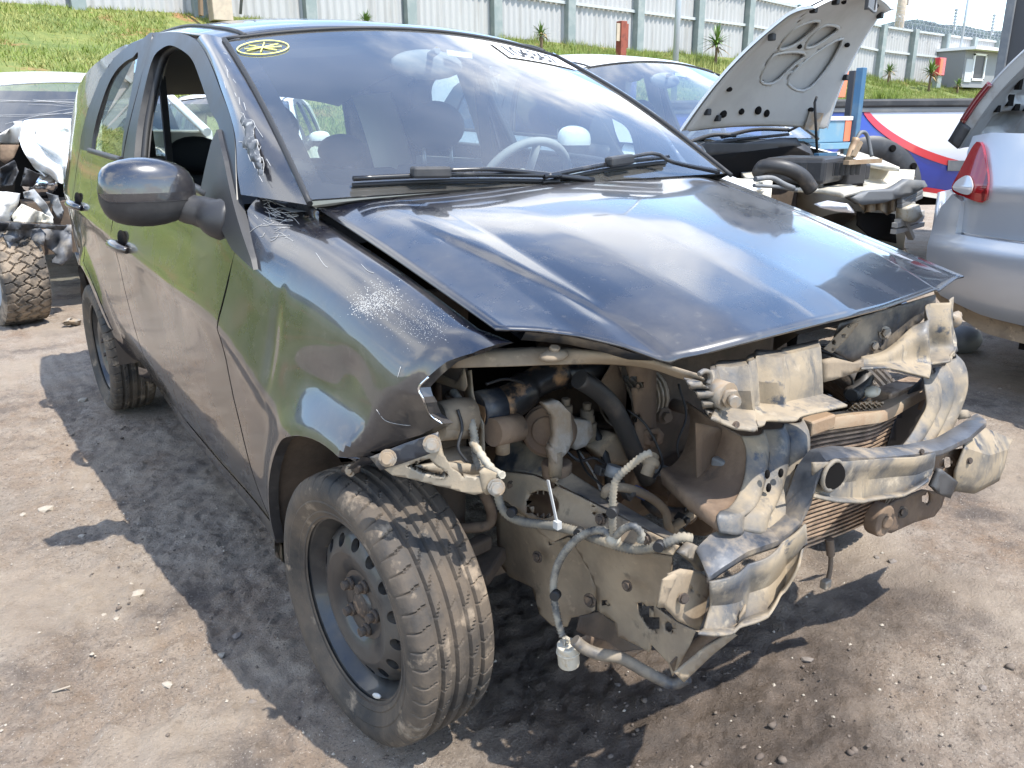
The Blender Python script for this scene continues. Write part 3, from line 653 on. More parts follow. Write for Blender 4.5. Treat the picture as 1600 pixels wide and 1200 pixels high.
def fend(y, t, s=-1):
    zj = float(_zg(y))-.115; W0 = side_w(y, zj)
    if t < .45:
        u = t/.45; P0 = np.array([_xg(y), _zg(y)]); P3 = np.array([W0, zj]); P1 = np.array([P0[0]+.62*(W0-P0[0]), P0[1]-.010]); sl = (side_w(y, zj-.02)-side_w(y, zj+.02))/.04; P2 = np.array([W0-sl*.045-.002, zj+.045])
        q = (1-u)**3*P0+3*u*(1-u)**2*P1+3*u*u*(1-u)*P2+u**3*P3; w, z = q
    else:
        z = zj-(t-.45)/.55*(zj-.22); w = side_w(y, z)
    if s < 0:
        yb = -.115+(.76-z)*.62
        w -= (.30*max(0, yb-y)+.60*max(0, .757-z))*float(sstep(0, .05, yb-y))                  # folded front corner
        w -= .011*math.exp(-((y-.10)/.10)**2-((z-.715)/.045)**2)+.007*math.exp(-((y-.02)/.05)**2-((z-.76)/.03)**2)   # dents
        w -= .006*math.exp(-((y-.33)/.02)**2-((z-.74)/.09)**2)
    return np.array([s*w, y, z])
def t_of(y, z):
    zj = float(_zg(y))-.115
    if z <= zj: return .45+(zj-z)/(zj-.22)*.55
    ts = np.linspace(0, .45, 60); zs = np.array([fend(y, t, 1)[2] for t in ts]); return float(np.interp(-z, -zs, ts))
gapz = [(.50, .27), (.545, .40), (.575, .50), (.598, .56), (.611, .62), (.612, .68), (.600, .76), (.578, .84), (.552, .92)]
fr_px = [(765, 541), (735, 551), (700, 567), (672, 588), (657, 607), (661, 624), (675, 645), (690, 665), (655, 678), (620, 692), (580, 715), (552, 733)]
fr_yt = inv(fend, np.linspace(-.42, .1, 70), np.linspace(0, .75, 60), fr_px)
arch = [(FAX+.347*math.cos(a), .285+.347*math.sin(a)) for a in np.linspace(R_(106), 0, 26)]
for s in (-1, 1):
    top = [(y, 0.) for y in np.linspace(.585, -.26, 16)]
    ol = top+fr_yt+[(y, t_of(y, z)) for y, z in arch]+[(FAX+.352, t_of(.38, .27))]+[(y-.005, t_of(y, z)) for y, z in gapz]
    panel('fender', ol, lambda a, b, s=s: fend(a, b, s), 'paint_black', car, 96, 84, .022, (-s, 0, -.15), flip=(s < 0), label='dented black front fender with a torn crumpled front corner' if s < 0 else None)
# white chipped edge at the torn fender tip
q = MB(); ed = [fend(a, b)+np.array([-.001, -.002, 0]) for a, b in fr_yt]
q.tube(smooth(ed[3:8], 20), .0022, 6); q.obj('torn_edge', 'chrome', car)

# doors -------------------------------------------------------------
def dside(y, z, s=-1): return np.array([s*side_w(y, z), y, z])
bgap = [(1.60, .27), (1.635, .42), (1.66, .55), (1.70, .66), (1.715, .76), (1.70, .90), (1.675, 1.0), (1.665, 1.066)]
belt = lin([.5, .56, .75, 1.1, 1.5, 1.7, 2.2, 2.4], [.91, .945, 1.012, 1.045, 1.064, 1.070, 1.088, 1.092])
rarch = [(RAX+.347*math.cos(a), .285+.347*math.sin(a)) for a in np.linspace(R_(180), 0, 30)]
rgap = [(2.12, .30), (2.13, .42)]+[(RAX+.375*math.cos(a), .285+.375*math.sin(a)) for a in np.linspace(R_(158), R_(100), 8)]+[(2.42, .75), (2.43, .9), (2.41, 1.0), (2.38, 1.092)]
g = .004
ol_f = [(y+g, z) for y, z in gapz]+[(y, float(belt(y))) for y in np.linspace(.562, 1.66, 14)]+[(y-g, z) for y, z in bgap[::-1]]
ol_r = [(y+g, z) for y, z in bgap]+[(y, float(belt(y))) for y in np.linspace(1.675, 2.37, 10)]+[(y-g, z) for y, z in rgap[::-1]]
f_out = [(.556, .946), (.60, 1.02), (.71, 1.161), (.885, 1.263), (1.058, 1.347), (1.231, 1.408), (1.452, 1.443), (1.60, 1.452), (1.668, 1.448), (1.668, 1.30), (1.664, 1.16), (1.662, 1.07)]
f_in = [(.80, 1.022), (.803, 1.155), (.913, 1.212), (1.062, 1.29), (1.184, 1.348), (1.303, 1.381), (1.442, 1.405), (1.537, 1.40), (1.593, 1.376), (1.597, 1.287), (1.576, 1.19), (1.53, 1.066)]
r_out = [(1.676, 1.07), (1.676, 1.25), (1.68, 1.448), (1.80, 1.449), (1.95, 1.44), (2.12, 1.41), (2.27, 1.345), (2.35, 1.24), (2.385, 1.14), (2.38, 1.092)]
r_in = [(1.69, 1.072), (1.735, 1.22), (1.785, 1.398), (1.85, 1.395), (1.95, 1.385), (2.05, 1.358), (2.12, 1.31), (2.16, 1.22), (2.175, 1.15), (2.165, 1.086)]
def ring(name, o_, i_, s, material, parent, n=60, lift=.0, depth=.045, smo=True):
    A = smooth(o_, n) if smo else resample(o_, n); B = smooth(i_, n) if smo else resample(i_, n)
    PA = np.array([dside(y, z, s)+np.array([s*lift, 0, 0]) for y, z in A]); PB = np.array([dside(y, z, s)+np.array([s*lift, 0, 0]) for y, z in B])
    PI_ = PB+np.array([-s*depth, 0, 0]); PO = PA+np.array([-s*.012, 0, 0])
    b = MB(); b.grid(np.stack([PO, PA], 0), True, s > 0); b.grid(np.stack([PA+(PB-PA)*t for t in (0, .3, .6, .88, 1)], 0), True, s > 0)
    b.grid(np.stack([PB, PB*.6+PI_*.4, PI_], 0), True, s > 0)
    return b.obj(name, material, parent, weld=1e-5, auto=38)
for s in (-1, 1):
    fd = panel('front_door', ol_f, lambda a, b, s=s: dside(a, b, s), 'paint_dusty', car, 50, 40, .02, (-s, 0, 0), flip=(s > 0))
    rd = panel('rear_door', ol_r, lambda a, b, s=s: dside(a, b, s), 'paint_dusty', car, 36, 40, .02, (-s, 0, 0), flip=(s < 0))
    ring('window_frame', f_out, f_in, s, 'frame_black', fd); ring('window_frame', r_out, r_in, s, 'frame_black', rd, depth=.016)
    for d_, o_, i_, zlim in ((fd, f_out, f_in, 0), (rd, r_out, r_in, 0)):
        A = smooth(i_, 60); pts = [dside(y, z, s)+np.array([-s*(.03 if d_ is fd else .012), 0, 0]) for y, z in A]; b = MB(); b.tube(pts, .011 if d_ is fd else .005, 8); b.obj('window_seal', 'rubber_seal', d_)
        b = MB(); w0, w1 = (i_[0], i_[-1]); yy = np.linspace(min(w0[0], w1[0])-.02, max(w0[0], w1[0])+.02, 14)
        b.tube([dside(y, float(belt(y))+.004, s)+np.array([s*.002, 0, 0]) for y in yy], .010, 8); b.obj('waist_seal', 'black_plastic', d_)
    # rear glass
    A = smooth(r_in, 40); gl = MB(); gl.add([dside(y, z, s)+np.array([-s*.007, 0, 0]) for y, z in A], [tuple(range(40))]); gl.obj('window_glass', 'side_glass', rd)
    if s > 0:
        A = smooth(f_in, 40); gl = MB(); gl.add([dside(y, z, s)+np.array([-s*.014, 0, 0]) for y, z in A], [tuple(range(40))]); gl.obj('window_glass', 'side_glass', fd)
    # sill
    sl_ = MB(); ys = np.linspace(.39, 2.10, 24); prof = [(.002, .268), (.004, .235), (-.018, .205), (-.10, .198)]
    sl_.grid(np.array([[(s*(side_w(y, .27)+dx_), y, z) for y in ys] for dx_, z in prof]), True, s > 0); sl_.obj('sill', 'paint_dusty', car)
    # quarter panel with C pillar, arch open
    zr = spl([1.0, 1.085, 1.25, 1.5, 1.9, 2.3, 2.7, 3.0, 3.1], [1.36, 1.393, 1.425, 1.452, 1.452, 1.425, 1.365, 1.285, 1.25])
    ol_q = [(y+g, z) for y, z in rgap[2:]]+[(y+.006, z) for y, z in r_out[::-1][1:6]]+[(y, float(zr(y))) for y in np.linspace(2.0, 2.98, 10)]+[(3.02, 1.15), (3.05, 1.0), (3.06, .80), (3.05, .60), (3.02, .42)]+[(y, z) for y, z in rarch[::-1] if z > .40]
    panel('quarter_panel', ol_q, lambda a, b, s=s: dside(a, b, s), 'paint_black', car, 34, 44, .02, (-s, 0, 0), flip=(s < 0))
    # handles
    for par, (hy, hz) in ((fd, (1.545, .822)), (rd, (2.30, .893))):
        hb = MB(); w = side_w(hy, hz)
        cup = MB(); cup.ball((s*(w-.004), hy, hz+.012), .05, 14, 10, (.22, 1.0, .62)); cup.obj('recess_shade', 'dark', par)  # solid black bulge, the shade of the hollow behind the handle put into colour
        pts = [(s*(w+.002), hy-.085, hz-.012), (s*(w+.020), hy-.06, hz-.005), (s*(w+.028), hy, hz), (s*(w+.020), hy+.06, hz-.002), (s*(w+.002), hy+.085, hz-.006)]
        hb.tube(smooth(pts, 18), [.010+.006*math.sin(PI*k/17) for k in range(18)], 10); hb.obj('door_handle', 'paint_black', par)
# mirror sail (black triangular plate at the front of the door window)
for s in (-1, 1):
    so_ = [(.437, .885), (.555, .915), (.70, .985), (.82, 1.030), (.818, 1.14), (.80, 1.168), (.70, 1.100), (.62, 1.035), (.52, .955), (.455, .905)]
    def sailF(a, b, s=s):
        w = side_w(a, b); base = fend(min(a, .6), t_of(min(a, .6), b), s)[0]*s if a < .6 and b < float(_zg(a)) else w
        return np.array([s*(max(w, base)+.010), a, b])
    panel('mirror_sail', so_, sailF, 'black_plastic', car, 16, 16, .022, (-s, 0, 0), flip=(s < 0))
# hood ---------------------------------------------------------------
hood_rear = np.array([(-.617, .418, 1.003), (-.55, .375, 1.012), (-.40, .36, 1.018), (0, .345, 1.025), (.40, .36, 1.020), (.55, .37, 1.016), (.617, .40, 1.008)])
hood_edge = [at(775, 517, x=-.626), at(840, 519, y=-.285), at(905, 526, y=-.325), at(975, 541, y=-.385), at(1048, 566, y=-.445), at(1100, 556, y=-.47), at(1180, 535, y=-.495), at(1280, 508, y=-.50), at(1337, 493, y=-.49), at(1387, 480, y=-.465), at(1470, 452, y=-.40), at(1496, 437, y=-.352)]
_he = np.array(hood_edge); o_ = np.argsort(_he[:, 0])
he_y = lin(_he[o_, 0], _he[o_, 1]); he_z = lin(_he[o_, 0], _he[o_, 2]); hr_y = spl(hood_rear[:, 0], hood_rear[:, 1]); hr_z = spl(hood_rear[:, 0], hood_rear[:, 2])
def hoodF(x, v):
    y = hr_y(x)+(he_y(x)-hr_y(x))*v
    z0 = hr_z(x)*(1-v)+he_z(x)*v
    bow = .030*math.sin(PI*min(v*.96+.02, 1))*(1-.35*v)*(1-.85*min(1, abs(x)/.63)**3)                     # fore-aft crown
    ax = abs(x); cx = .515-.085*float(sstep(.35, 1, v))
    st = .0065*float(sstep(cx+.012, cx-.012, ax))*float(sstep(.08, .5, v))   # pressed crease line
    cr = .010*(1-min(1, ax/.62)**2)*math.sin(PI*min(1, v*.9+.1))
    nose = -.020*max(0, v-.9)/.1*float(sstep(.62, .40, ax))
    buck = .002*math.sin(x*7+1)*math.sin(v*5)*v
    return np.array([x, y, z0+bow+st+cr*.75+nose*.4+buck])
xs = np.unique(np.concatenate([np.linspace(-.626, .66, 64), np.linspace(-.54, -.40, 18), np.linspace(.40, .54, 18)]))
P = np.array([[hoodF(x, v) for x in xs] for v in np.linspace(0, 1, 46)])
hb = MB(); hb.grid(P, True); hood = hb.obj('hood', 'paint_black', car, thick=.004, label='black bonnet with two sharp V creases and a raised open gap')
# underside stiffener and latch rail of the hood
q = MB(); n = P.shape[1]
rim = np.array([[hoodF(x, v)+np.array([0, 0, -.012-.02*(k in (1, 2))]) for x in np.linspace(-.57, .58, 40)] for k, v in enumerate((.96, .94, .80, .78))]); q.grid(rim, True); q.obj('hood_frame', 'mud_metal_dark', hood)
# cowl
q = MB(); cx_ = np.linspace(-.66, .66, 30)
q.grid(np.array([[(x, float(hr_y(np.clip(x, -.617, .617)))+dy_, float(hr_z(np.clip(x, -.617, .617)))+dz_) for x in cx_] for dy_, dz_ in ((-.05, -.075), (-.012, -.030), (.02, -.012), (.06, .002), (.10, -.005))]), True); q.obj('cowl', 'black_plastic', car)
# windscreen -----------------------------------------------------------
WB, WT = np.array([.659, .378, 1.028]), np.array([.568, 1.086, 1.394])
def wsF(u, v, off=0.):
    """u -1..1 across, v 0 bottom .. 1 top"""
    c = WB+(WT-WB)*v; x = u*c[0]; k = 1-u*u
    y = c[1]-k*(.030+.010*v)+off*-.45; z = c[2]+k*(.004+.046*v)+.022*math.sin(PI*v)+off*.9
    return np.array([x, y, z])
q = MB(); q.grid(np.array([[wsF(u, v) for u in np.linspace(-1, 1, 41)] for v in np.linspace(0, 1, 25)]), True); ws = q.obj('windscreen', 'windscreen', car)
# black printed border and sealing lip
q = MB()
for A, B in (([(-1, v) for v in np.linspace(0, 1, 25)], [(-.93+.02*v, v) for v in np.linspace(0, 1, 25)]), ([(.93-.02*v, v) for v in np.linspace(0, 1, 25)], [(1, v) for v in np.linspace(0, 1, 25)]), ([(u, 0) for u in np.linspace(-1, 1, 33)], [(u, .045+.05*abs(u)**8) for u in np.linspace(-1, 1, 33)]), ([(u, .955-.03*abs(u)**8) for u in np.linspace(-1, 1, 33)], [(u, 1) for u in np.linspace(-1, 1, 33)])):
    q.strip([wsF(u, v, -.004) for u, v in A], [wsF(u, v, -.004) for u, v in B])
q.obj('printed_border', 'black_gloss', ws)
for s in (-1, 1):
    q = MB(); q.tube([wsF(s*1.004, v, .002) for v in np.linspace(-.02, 1, 26)], .007, 8); q.obj('screen_seal', 'rubber_seal', ws)
q = MB(); q.tube([wsF(u, 1.004, .002) for u in np.linspace(-1, 1, 30)], .005, 8); q.obj('screen_seal', 'rubber_seal', ws)
# A pillars
for s in (-1, 1):
    outer = smooth([(.585, 1.030), (.63, 1.075), (.71, 1.163), (.885, 1.266), (1.058, 1.350), (1.20, 1.402)], 40)
    A = np.array([dside(y, z, s) for y, z in outer]); A[:, 1] -= .003
    B = np.array([wsF(s*1.012, v) for v in np.linspace(-.02, 1.03, 40)])
    b = MB(); rows = []
    for t_ in np.linspace(0, 1, 9):
        c = A+(B-A)*t_; bul = math.sin(PI*t_)*.015*sstep(-2, 14, np.arange(40)); c = c+np.stack([s*bul*.8, -bul*.35, bul*.7], 1); rows.append(c)
    b.grid(np.array(rows), True, s > 0); b.obj('pillar', 'paint_black', car)
# painted corner between fender top, pillar foot and windscreen
for s in (-1, 1):
    A = np.array([fend(y, 0, s) for y in np.linspace(.38, .60, 14)]); B = resample([(s*.625, .405, 1.000), wsF(s*1.01, -.01), wsF(s*1.01, .05), wsF(s*1.015, .12)], 14); b = MB()
    b.grid(np.array([A+(B-A)*t_+np.array([0, 0, .006*math.sin(PI*t_)]) for t_ in np.linspace(0, 1, 6)]), True, s > 0); b.obj('scuttle_corner', 'paint_black', car)
# roof
def roofF(u, v):
    y = 1.045+v*1.93+(.04*u*u)*(1-v); w = float(lin([1.0, 1.1, 1.25, 1.4], [.575, .578, .600, 0])(min(y, 1.25))) if y < 1.25 else side_w(y, float(zr(y)))
    e = abs(u); return np.array([u*w, y, float(zr(y))+.060*(1-e**2.6)-.004*e**12])
q = MB(); us = np.concatenate([np.linspace(-1, -.85, 8), np.linspace(-.8, .8, 24), np.linspace(.85, 1, 8)]); q.grid(np.array([[roofF(u, v) for u in us] for v in np.linspace(0, 1, 44)]), True); roof = q.obj('roof', 'paint_black', car, thick=.006)
for s in (-1, 1):
    q = MB(); q.tube([roofF(s*.89, v)+np.array([0, 0, .001]) for v in np.linspace(0.002, .96, 40)], .007, 6); q.obj('roof_moulding', 'black_plastic', roof)
q = MB(); q.grid(np.array([[roofF(u, v)+np.array([0, 0, -.035]) for u in np.linspace(-.94, .94, 14)] for v in np.linspace(.01, 1, 14)]), True); q.obj('headliner', 'headliner', roof)
# tail
def tailF(u, z):
    yy = float(lin([.25, .40, .62, .80, 1.0, 1.15, 1.285], [2.98, 3.06, 3.10, 3.09, 3.06, 3.03, 2.975])(z)); return np.array([u*(side_w(2.98, z)-.005), yy+.05*(1-u*u), z])
q = MB(); q.grid(np.array([[tailF(u, z) for u in np.linspace(-1, 1, 16)] for z in np.linspace(.60, 1.0, 8)]), True); tg = q.obj('tailgate', 'paint_black', car, thick=.01)
q = MB(); q.grid(np.array([[tailF(u, z) for u in np.linspace(-1, 1, 16)] for z in np.linspace(1.0, 1.275, 6)]), True); q.obj('rear_glass', 'side_glass', tg)
q = MB(); q.grid(np.array([[tailF(u*1.01, z)+np.array([0, .03, 0]) for u in np.linspace(-1, 1, 16)] for z in np.linspace(.26, .60, 8)]), True); q.obj('rear_bumper', 'paint_dusty', car, thick=.01)
# inner body: floor, firewall, wheel wells, door cards
q = MB(); q.box((0, 1.75, .24), (1.36, 2.5, .04)); q.obj('floor_pan', 'dark', car)
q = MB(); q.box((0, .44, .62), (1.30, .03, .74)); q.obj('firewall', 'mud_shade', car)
for s in (-1, 1):
    q = MB(); q.box((s*.68, 1.1, .63), (.03, 1.0, .70)); q.box((s*.68, 1.98, .66), (.03, .56, .74)); q.obj('door_card', 'dash_grey', car)
    for ax in (FAX, RAX):
        q = MB(); an = np.linspace(0, PI if ax > 1 else R_(100), 20); q.grid(np.array([[(s*w, ax+.36*math.cos(a), .285+.36*math.sin(a)) for a in an] for w in (.79, .66, .50)]), True)
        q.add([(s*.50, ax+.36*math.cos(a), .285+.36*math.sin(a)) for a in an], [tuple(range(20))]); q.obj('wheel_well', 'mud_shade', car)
    # B pillar trim and belt
    q = MB(); q.grid(np.array([[(s*(side_w(y, z)-.055), y, z) for y in (1.62, 1.67, 1.74)] for z in np.linspace(.85, 1.43, 10)]), True); q.obj('pillar_trim', 'trim_beige', car, thick=.012)
    q = MB(); q.beam((s*.61, 1.62, 1.33), (s*.64, 1.58, .80), .004, .05); q.obj('seat_belt', 'rubber_seal', car)
    q = MB(); q.grid(np.array([[(s*(side_w(y, z)-.05), y, z) for y in (2.42, 2.6, 2.8)] for z in np.linspace(.9, 1.32, 8)]), True); q.obj('pillar_trim', 'trim_beige', car, thick=.012)
# seats
def seat(x, y, name='front_seat'):
    b = MB(); q_ = []
    for k, (dy_, z, hw, th) in enumerate([(0, .50, .23, .10), (.04, .65, .245, .10), (.09, .82, .25, .095), (.13, .95, .235, .08), (.155, 1.03, .18, .06)]):
        q_.append([(x+hw*math.cos(a)*abs(math.cos(a))**-.35 if abs(math.cos(a)) > 1e-3 else x, y+dy_+th*math.sin(a), z) for a in np.linspace(0, 2*PI, 25)])
    b.grid(np.array(q_), True); o = len(b.v); b.add([q_[-1][k] for k in range(24)], [tuple(range(24))])
    st_ = b.obj(name, 'seat_fabric', car, subd=1)
    b = MB(); b.ball((x, y-.22, .46), .26, 16, 10, (1, 1.05, .42)); b.obj('cushion', 'seat_fabric', st_)
    b = MB(); b.ball((x, y+.19, 1.165), .13, 18, 12, (1.0, .42, .72)); b.obj('headrest', 'seat_fabric', st_)
    b = MB(); b.cyl((x-.06, y+.17, 1.0), (x-.06, y+.18, 1.10), .007, 8); b.cyl((x+.06, y+.17, 1.0), (x+.06, y+.18, 1.10), .007, 8); b.obj('headrest_post', 'bare_metal', st_)
seat(-.34, 1.32); seat(.34, 1.34)
b = MB(); b.box((0, 2.28, .70), (1.20, .16, .56), Matrix.Rotation(R_(-12), 3, 'X')); b.box((0, 2.02, .47), (1.20, .5, .16)); rs = b.obj('rear_seat', 'seat_fabric', car, bevel=.05)
for x in (-.33, .33):
    b = MB(); b.ball((x, 2.36, 1.06), .12, 16, 10, (1, .45, .62)); b.obj('headrest', 'seat_fabric', rs)
# dashboard, instrument hood, wheel, mirror
q = MB(); xs_ = np.linspace(-.68, .68, 40)
def dashz(x): return .035*math.exp(-((x-.36)/.20)**4)
q.grid(np.array([[(x, y, z+dashz(x)*k) for x in xs_] for y, z, k in ((.42, 1.000, 0), (.52, 1.004, .0), (.66, 1.002, .3), (.76, .992, 1), (.83, .975, 1), (.86, .93, .5), (.85, .70, 0))]), True); dash = q.obj('dashboard', 'dash_grey', car)
wc = Vector((.36, 1.0, .955)); tilt = Matrix.Rotation(R_(-62), 3, 'X')
q = MB(); q.tube([wc+tilt @ Vector((.185*math.cos(a), .185*math.sin(a), 0)) for a in np.linspace(0, 2*PI, 49)], .015, 10, False); sw = q.obj('steering_wheel', 'trim_grey', car)
q = MB(); q.ball(wc, .075, 14, 8, (1, .6, 1)); q.obj('horn_pad', 'trim_grey', sw)
q = MB()
for a in (0, PI, -PI/2): q.tube([wc, wc+tilt @ Vector((.18*math.cos(a), .18*math.sin(a), 0))], .014, 8)
q.obj('spoke', 'trim_grey', sw)
q = MB(); q.cyl(wc, (wc.x, .80, .85), .035, 10); q.obj('column', 'dash_grey', sw)
mc = wsF(0, .80)+np.array([.0, .085, -.03])
q = MB(); q.ball((mc[0], mc[1], mc[2]), .12, 20, 10, (1.05, .18, .36)); rm = q.obj('rear_view_mirror', 'trim_grey', car)
q = MB(); q.tube([wsF(0, .83)+np.array([0, .004, -.004]), mc+np.array([0, 0, .02])], .011, 8); q.obj('mirror_stem', 'dash_grey', rm)
q = MB(); q.plate([(mc[0]+.05, mc[1]-.03, mc[2]+.042), (mc[0]+.14, mc[1]-.03, mc[2]+.036), (mc[0]+.14, mc[1]-.033, mc[2]+.020), (mc[0]+.05, mc[1]-.033, mc[2]+.026)], .002); q.obj('sticker', 'paper_white', rm)
for x in (-.30, .34):
    q = MB(); q.plate([wsF(x/.6-.27, .96)+np.array([0, .03, -.02]), wsF(x/.6+.27, .96)+np.array([0, .03, -.02]), wsF(x/.6+.25, .96)+np.array([0, .15, -.04]), wsF(x/.6-.25, .96)+np.array([0, .15, -.04])], .015); q.obj('sun_visor', 'headliner', car)
# chalk mark and auction sticker on the glass
def on_ws(px, py, off=.0015):
    r = ray(px, py); best = None
    U = np.linspace(-1, 1, 121); V = np.linspace(-.02, 1.02, 91)
    global _wsg
    if '_wsg' not in globals():
        _wsg = [(u, v) for u in U for v in V]; _wsg = (_wsg, np.array(proj(np.array([wsF(u, v) for u, v in _wsg]))))
    k = np.argmin((_wsg[1][0]-px)**2+(_wsg[1][1]-py)**2); u, v = _wsg[0][k]; return wsF(u, v, off+.002)
cc = on_ws(400.5, 76); e1 = wsF(-1, .5)
uc, vc = [(u, v) for (u, v) in _wsg[0]][int(np.argmin((_wsg[1][0]-400.5)**2+(_wsg[1][1]-76)**2))]
q = MB(); ru, rv = .115, .060; uc += .035
cpt = lambda a, k=1.: wsF(uc+ru*k*math.cos(a), vc+rv*k*math.sin(a), .003)
q.tube([cpt(a) for a in np.linspace(0, 2*PI, 40)], .0019, 5, False)
for a in (.35, 1.25, 2.2, 2.95): q.tube([cpt(a+.08, .72), cpt(a+PI, .72)], .0019, 5)
q.obj('chalk_mark', 'chalk_yellow', ws, label='yellow circle with a star drawn in paint marker')
su0, su1, sv0, sv1 = .42, .93, .80, .945
q = MB(); q.grid(np.array([[wsF(u, v, .003) for u in np.linspace(su0, su1, 12)] for v in (sv0, sv1)]), False); stk = q.obj('lot_sticker', 'paper_white', ws, label='white paper strip with black numerals')
fc = bpy.data.curves.new('lot_number', 'FONT'); fc.body = "1063671"; fc.size = 1; fc.align_x = 'CENTER'; fc.align_y = 'CENTER'
fo = bpy.data.objects.new('tmp', fc); COL.objects.link(fo); bpy.context.view_layer.update(); me = bpy.data.meshes.new_from_object(fo.evaluated_get(bpy.context.evaluated_depsgraph_get())); bpy.data.objects.remove(fo)
X = [v.co.x for v in me.vertices]; Y = [v.co.y for v in me.vertices]; x0, x1, y0, y1 = min(X), max(X), min(Y), max(Y)
for v in me.vertices:
    u = su0+(su1-su0)*(.10+.8*(v.co.x-x0)/(x1-x0)); w = sv0+(sv1-sv0)*(.15+.70*(v.co.y-y0)/(y1-y0)); v.co = Vector(wsF(u, w, .005))
put('lot_number', me, 'rubber_seal', stk)
# wipers
def wiper(p, name='wiper'):
    b = MB(); P_ = [on_ws(*k, off=.020) if k[1] < 300 else at(*k, y=.345) for k in p]; return P_
def wip(a, b_, pivot, cap_t):
    A = np.array(a); B = np.array(b_); bl = MB(); pts = [A+(B-A)*t+np.array([0, -.004, .006*math.sin(PI*t)]) for t in np.linspace(0, 1, 14)]
    bl.tube(pts, .0065, 6); w_ = bl.obj('wiper', 'black_gloss', car)
    bl = MB(); bl.tube([p+np.array([0, .006, -.014]) for p in pts], .005, 5); bl.obj('blade_rubber', 'rubber_seal', w_)
    c = A+(B-A)*cap_t+np.array([0, -.012, .012]); d = (B-A)/np.linalg.norm(B-A)
    bl = MB(); bl.beam(c-d*.045, c+d*.05, .028, .026); bl.obj('blade_holder', 'black_plastic', w_, bevel=.006)
    bl = MB(); bl.tube(smooth([c+d*.03+np.array([0, 0, .004]), c+d*.14+np.array([0, -.012, .006]), (c+np.array(pivot))/2+np.array([0, -.006, .012]), pivot], 16), [.0045+.003*k/15 for k in range(16)], 8); bl.obj('wiper_arm', 'black_gloss', w_)
wip(wsF(-.84, .045, .018), wsF(-.02, .005, .018), (.10, .345, 1.035), .33)
wip(wsF(-.10, .005, .018), wsF(.66, .075, .018), (.60, .36, 1.035), .55)
# door mirrors
for s in (-1, 1):
    c = np.array([s*.888, .772, 1.035])
    b = MB(); rows = []
    for k, (u, ry, rz, dy_) in enumerate([(-.112, .012, .014, .0), (-.106, .030, .045, .0), (-.085, .050, .066, 0), (-.03, .064, .078, -.002), (.03, .066, .076, -.002), (.08, .056, .062, .002), (.105, .040, .045, .004), (.116, .014, .018, .006)]):
        rows.append([(c[0]-s*u*.93, c[1]+dy_+(-ry if math.cos(a) > 0 else -ry*.35)*abs(math.cos(a))**.75, c[2]+rz*math.copysign(abs(math.sin(a))**.85, math.sin(a))-.012*(u+.1)) for a in np.linspace(0, 2*PI, 29)])
    R = np.array(rows); up = R[:, :, :].copy()
    b.grid(R, True, s > 0); hs = b.obj('door_mirror', 'paint_black', car, subd=1)
    b = MB(); rows2 = []
    for k in range(len(rows)):
        ring_ = np.array(rows[k]); cz = ring_[:, 2].mean(); sel = ring_.copy(); sel[:, 2] = np.minimum(sel[:, 2], cz-.018*(1 if 0 < k < 7 else 0)); mid = ring_.mean(0); sel = mid+(sel-mid)*1.035; rows2.append(sel)
    b.grid(np.array(rows2), True, s > 0); b.obj('mirror_base', 'black_plastic', hs, subd=1)
    b = MB(); b.tube(smooth([c+np.array([-s*.075, -.012, -.042]), c+np.array([-s*.115, -.06, -.055]), (s*.765, .685, .972), (s*.735, .66, .965)], 12), [.034, .036, .036, .036, .038, .038, .04, .042, .046, .05, .052, .052], 12); b.obj('mirror_foot', 'black_plastic', hs)
    b = MB(); b.ball((c[0], c[1]+.018, c[2]), .085, 18, 10, (1.05, .05, .62)); b.obj('mirror_glass', 'mirror_face', hs)

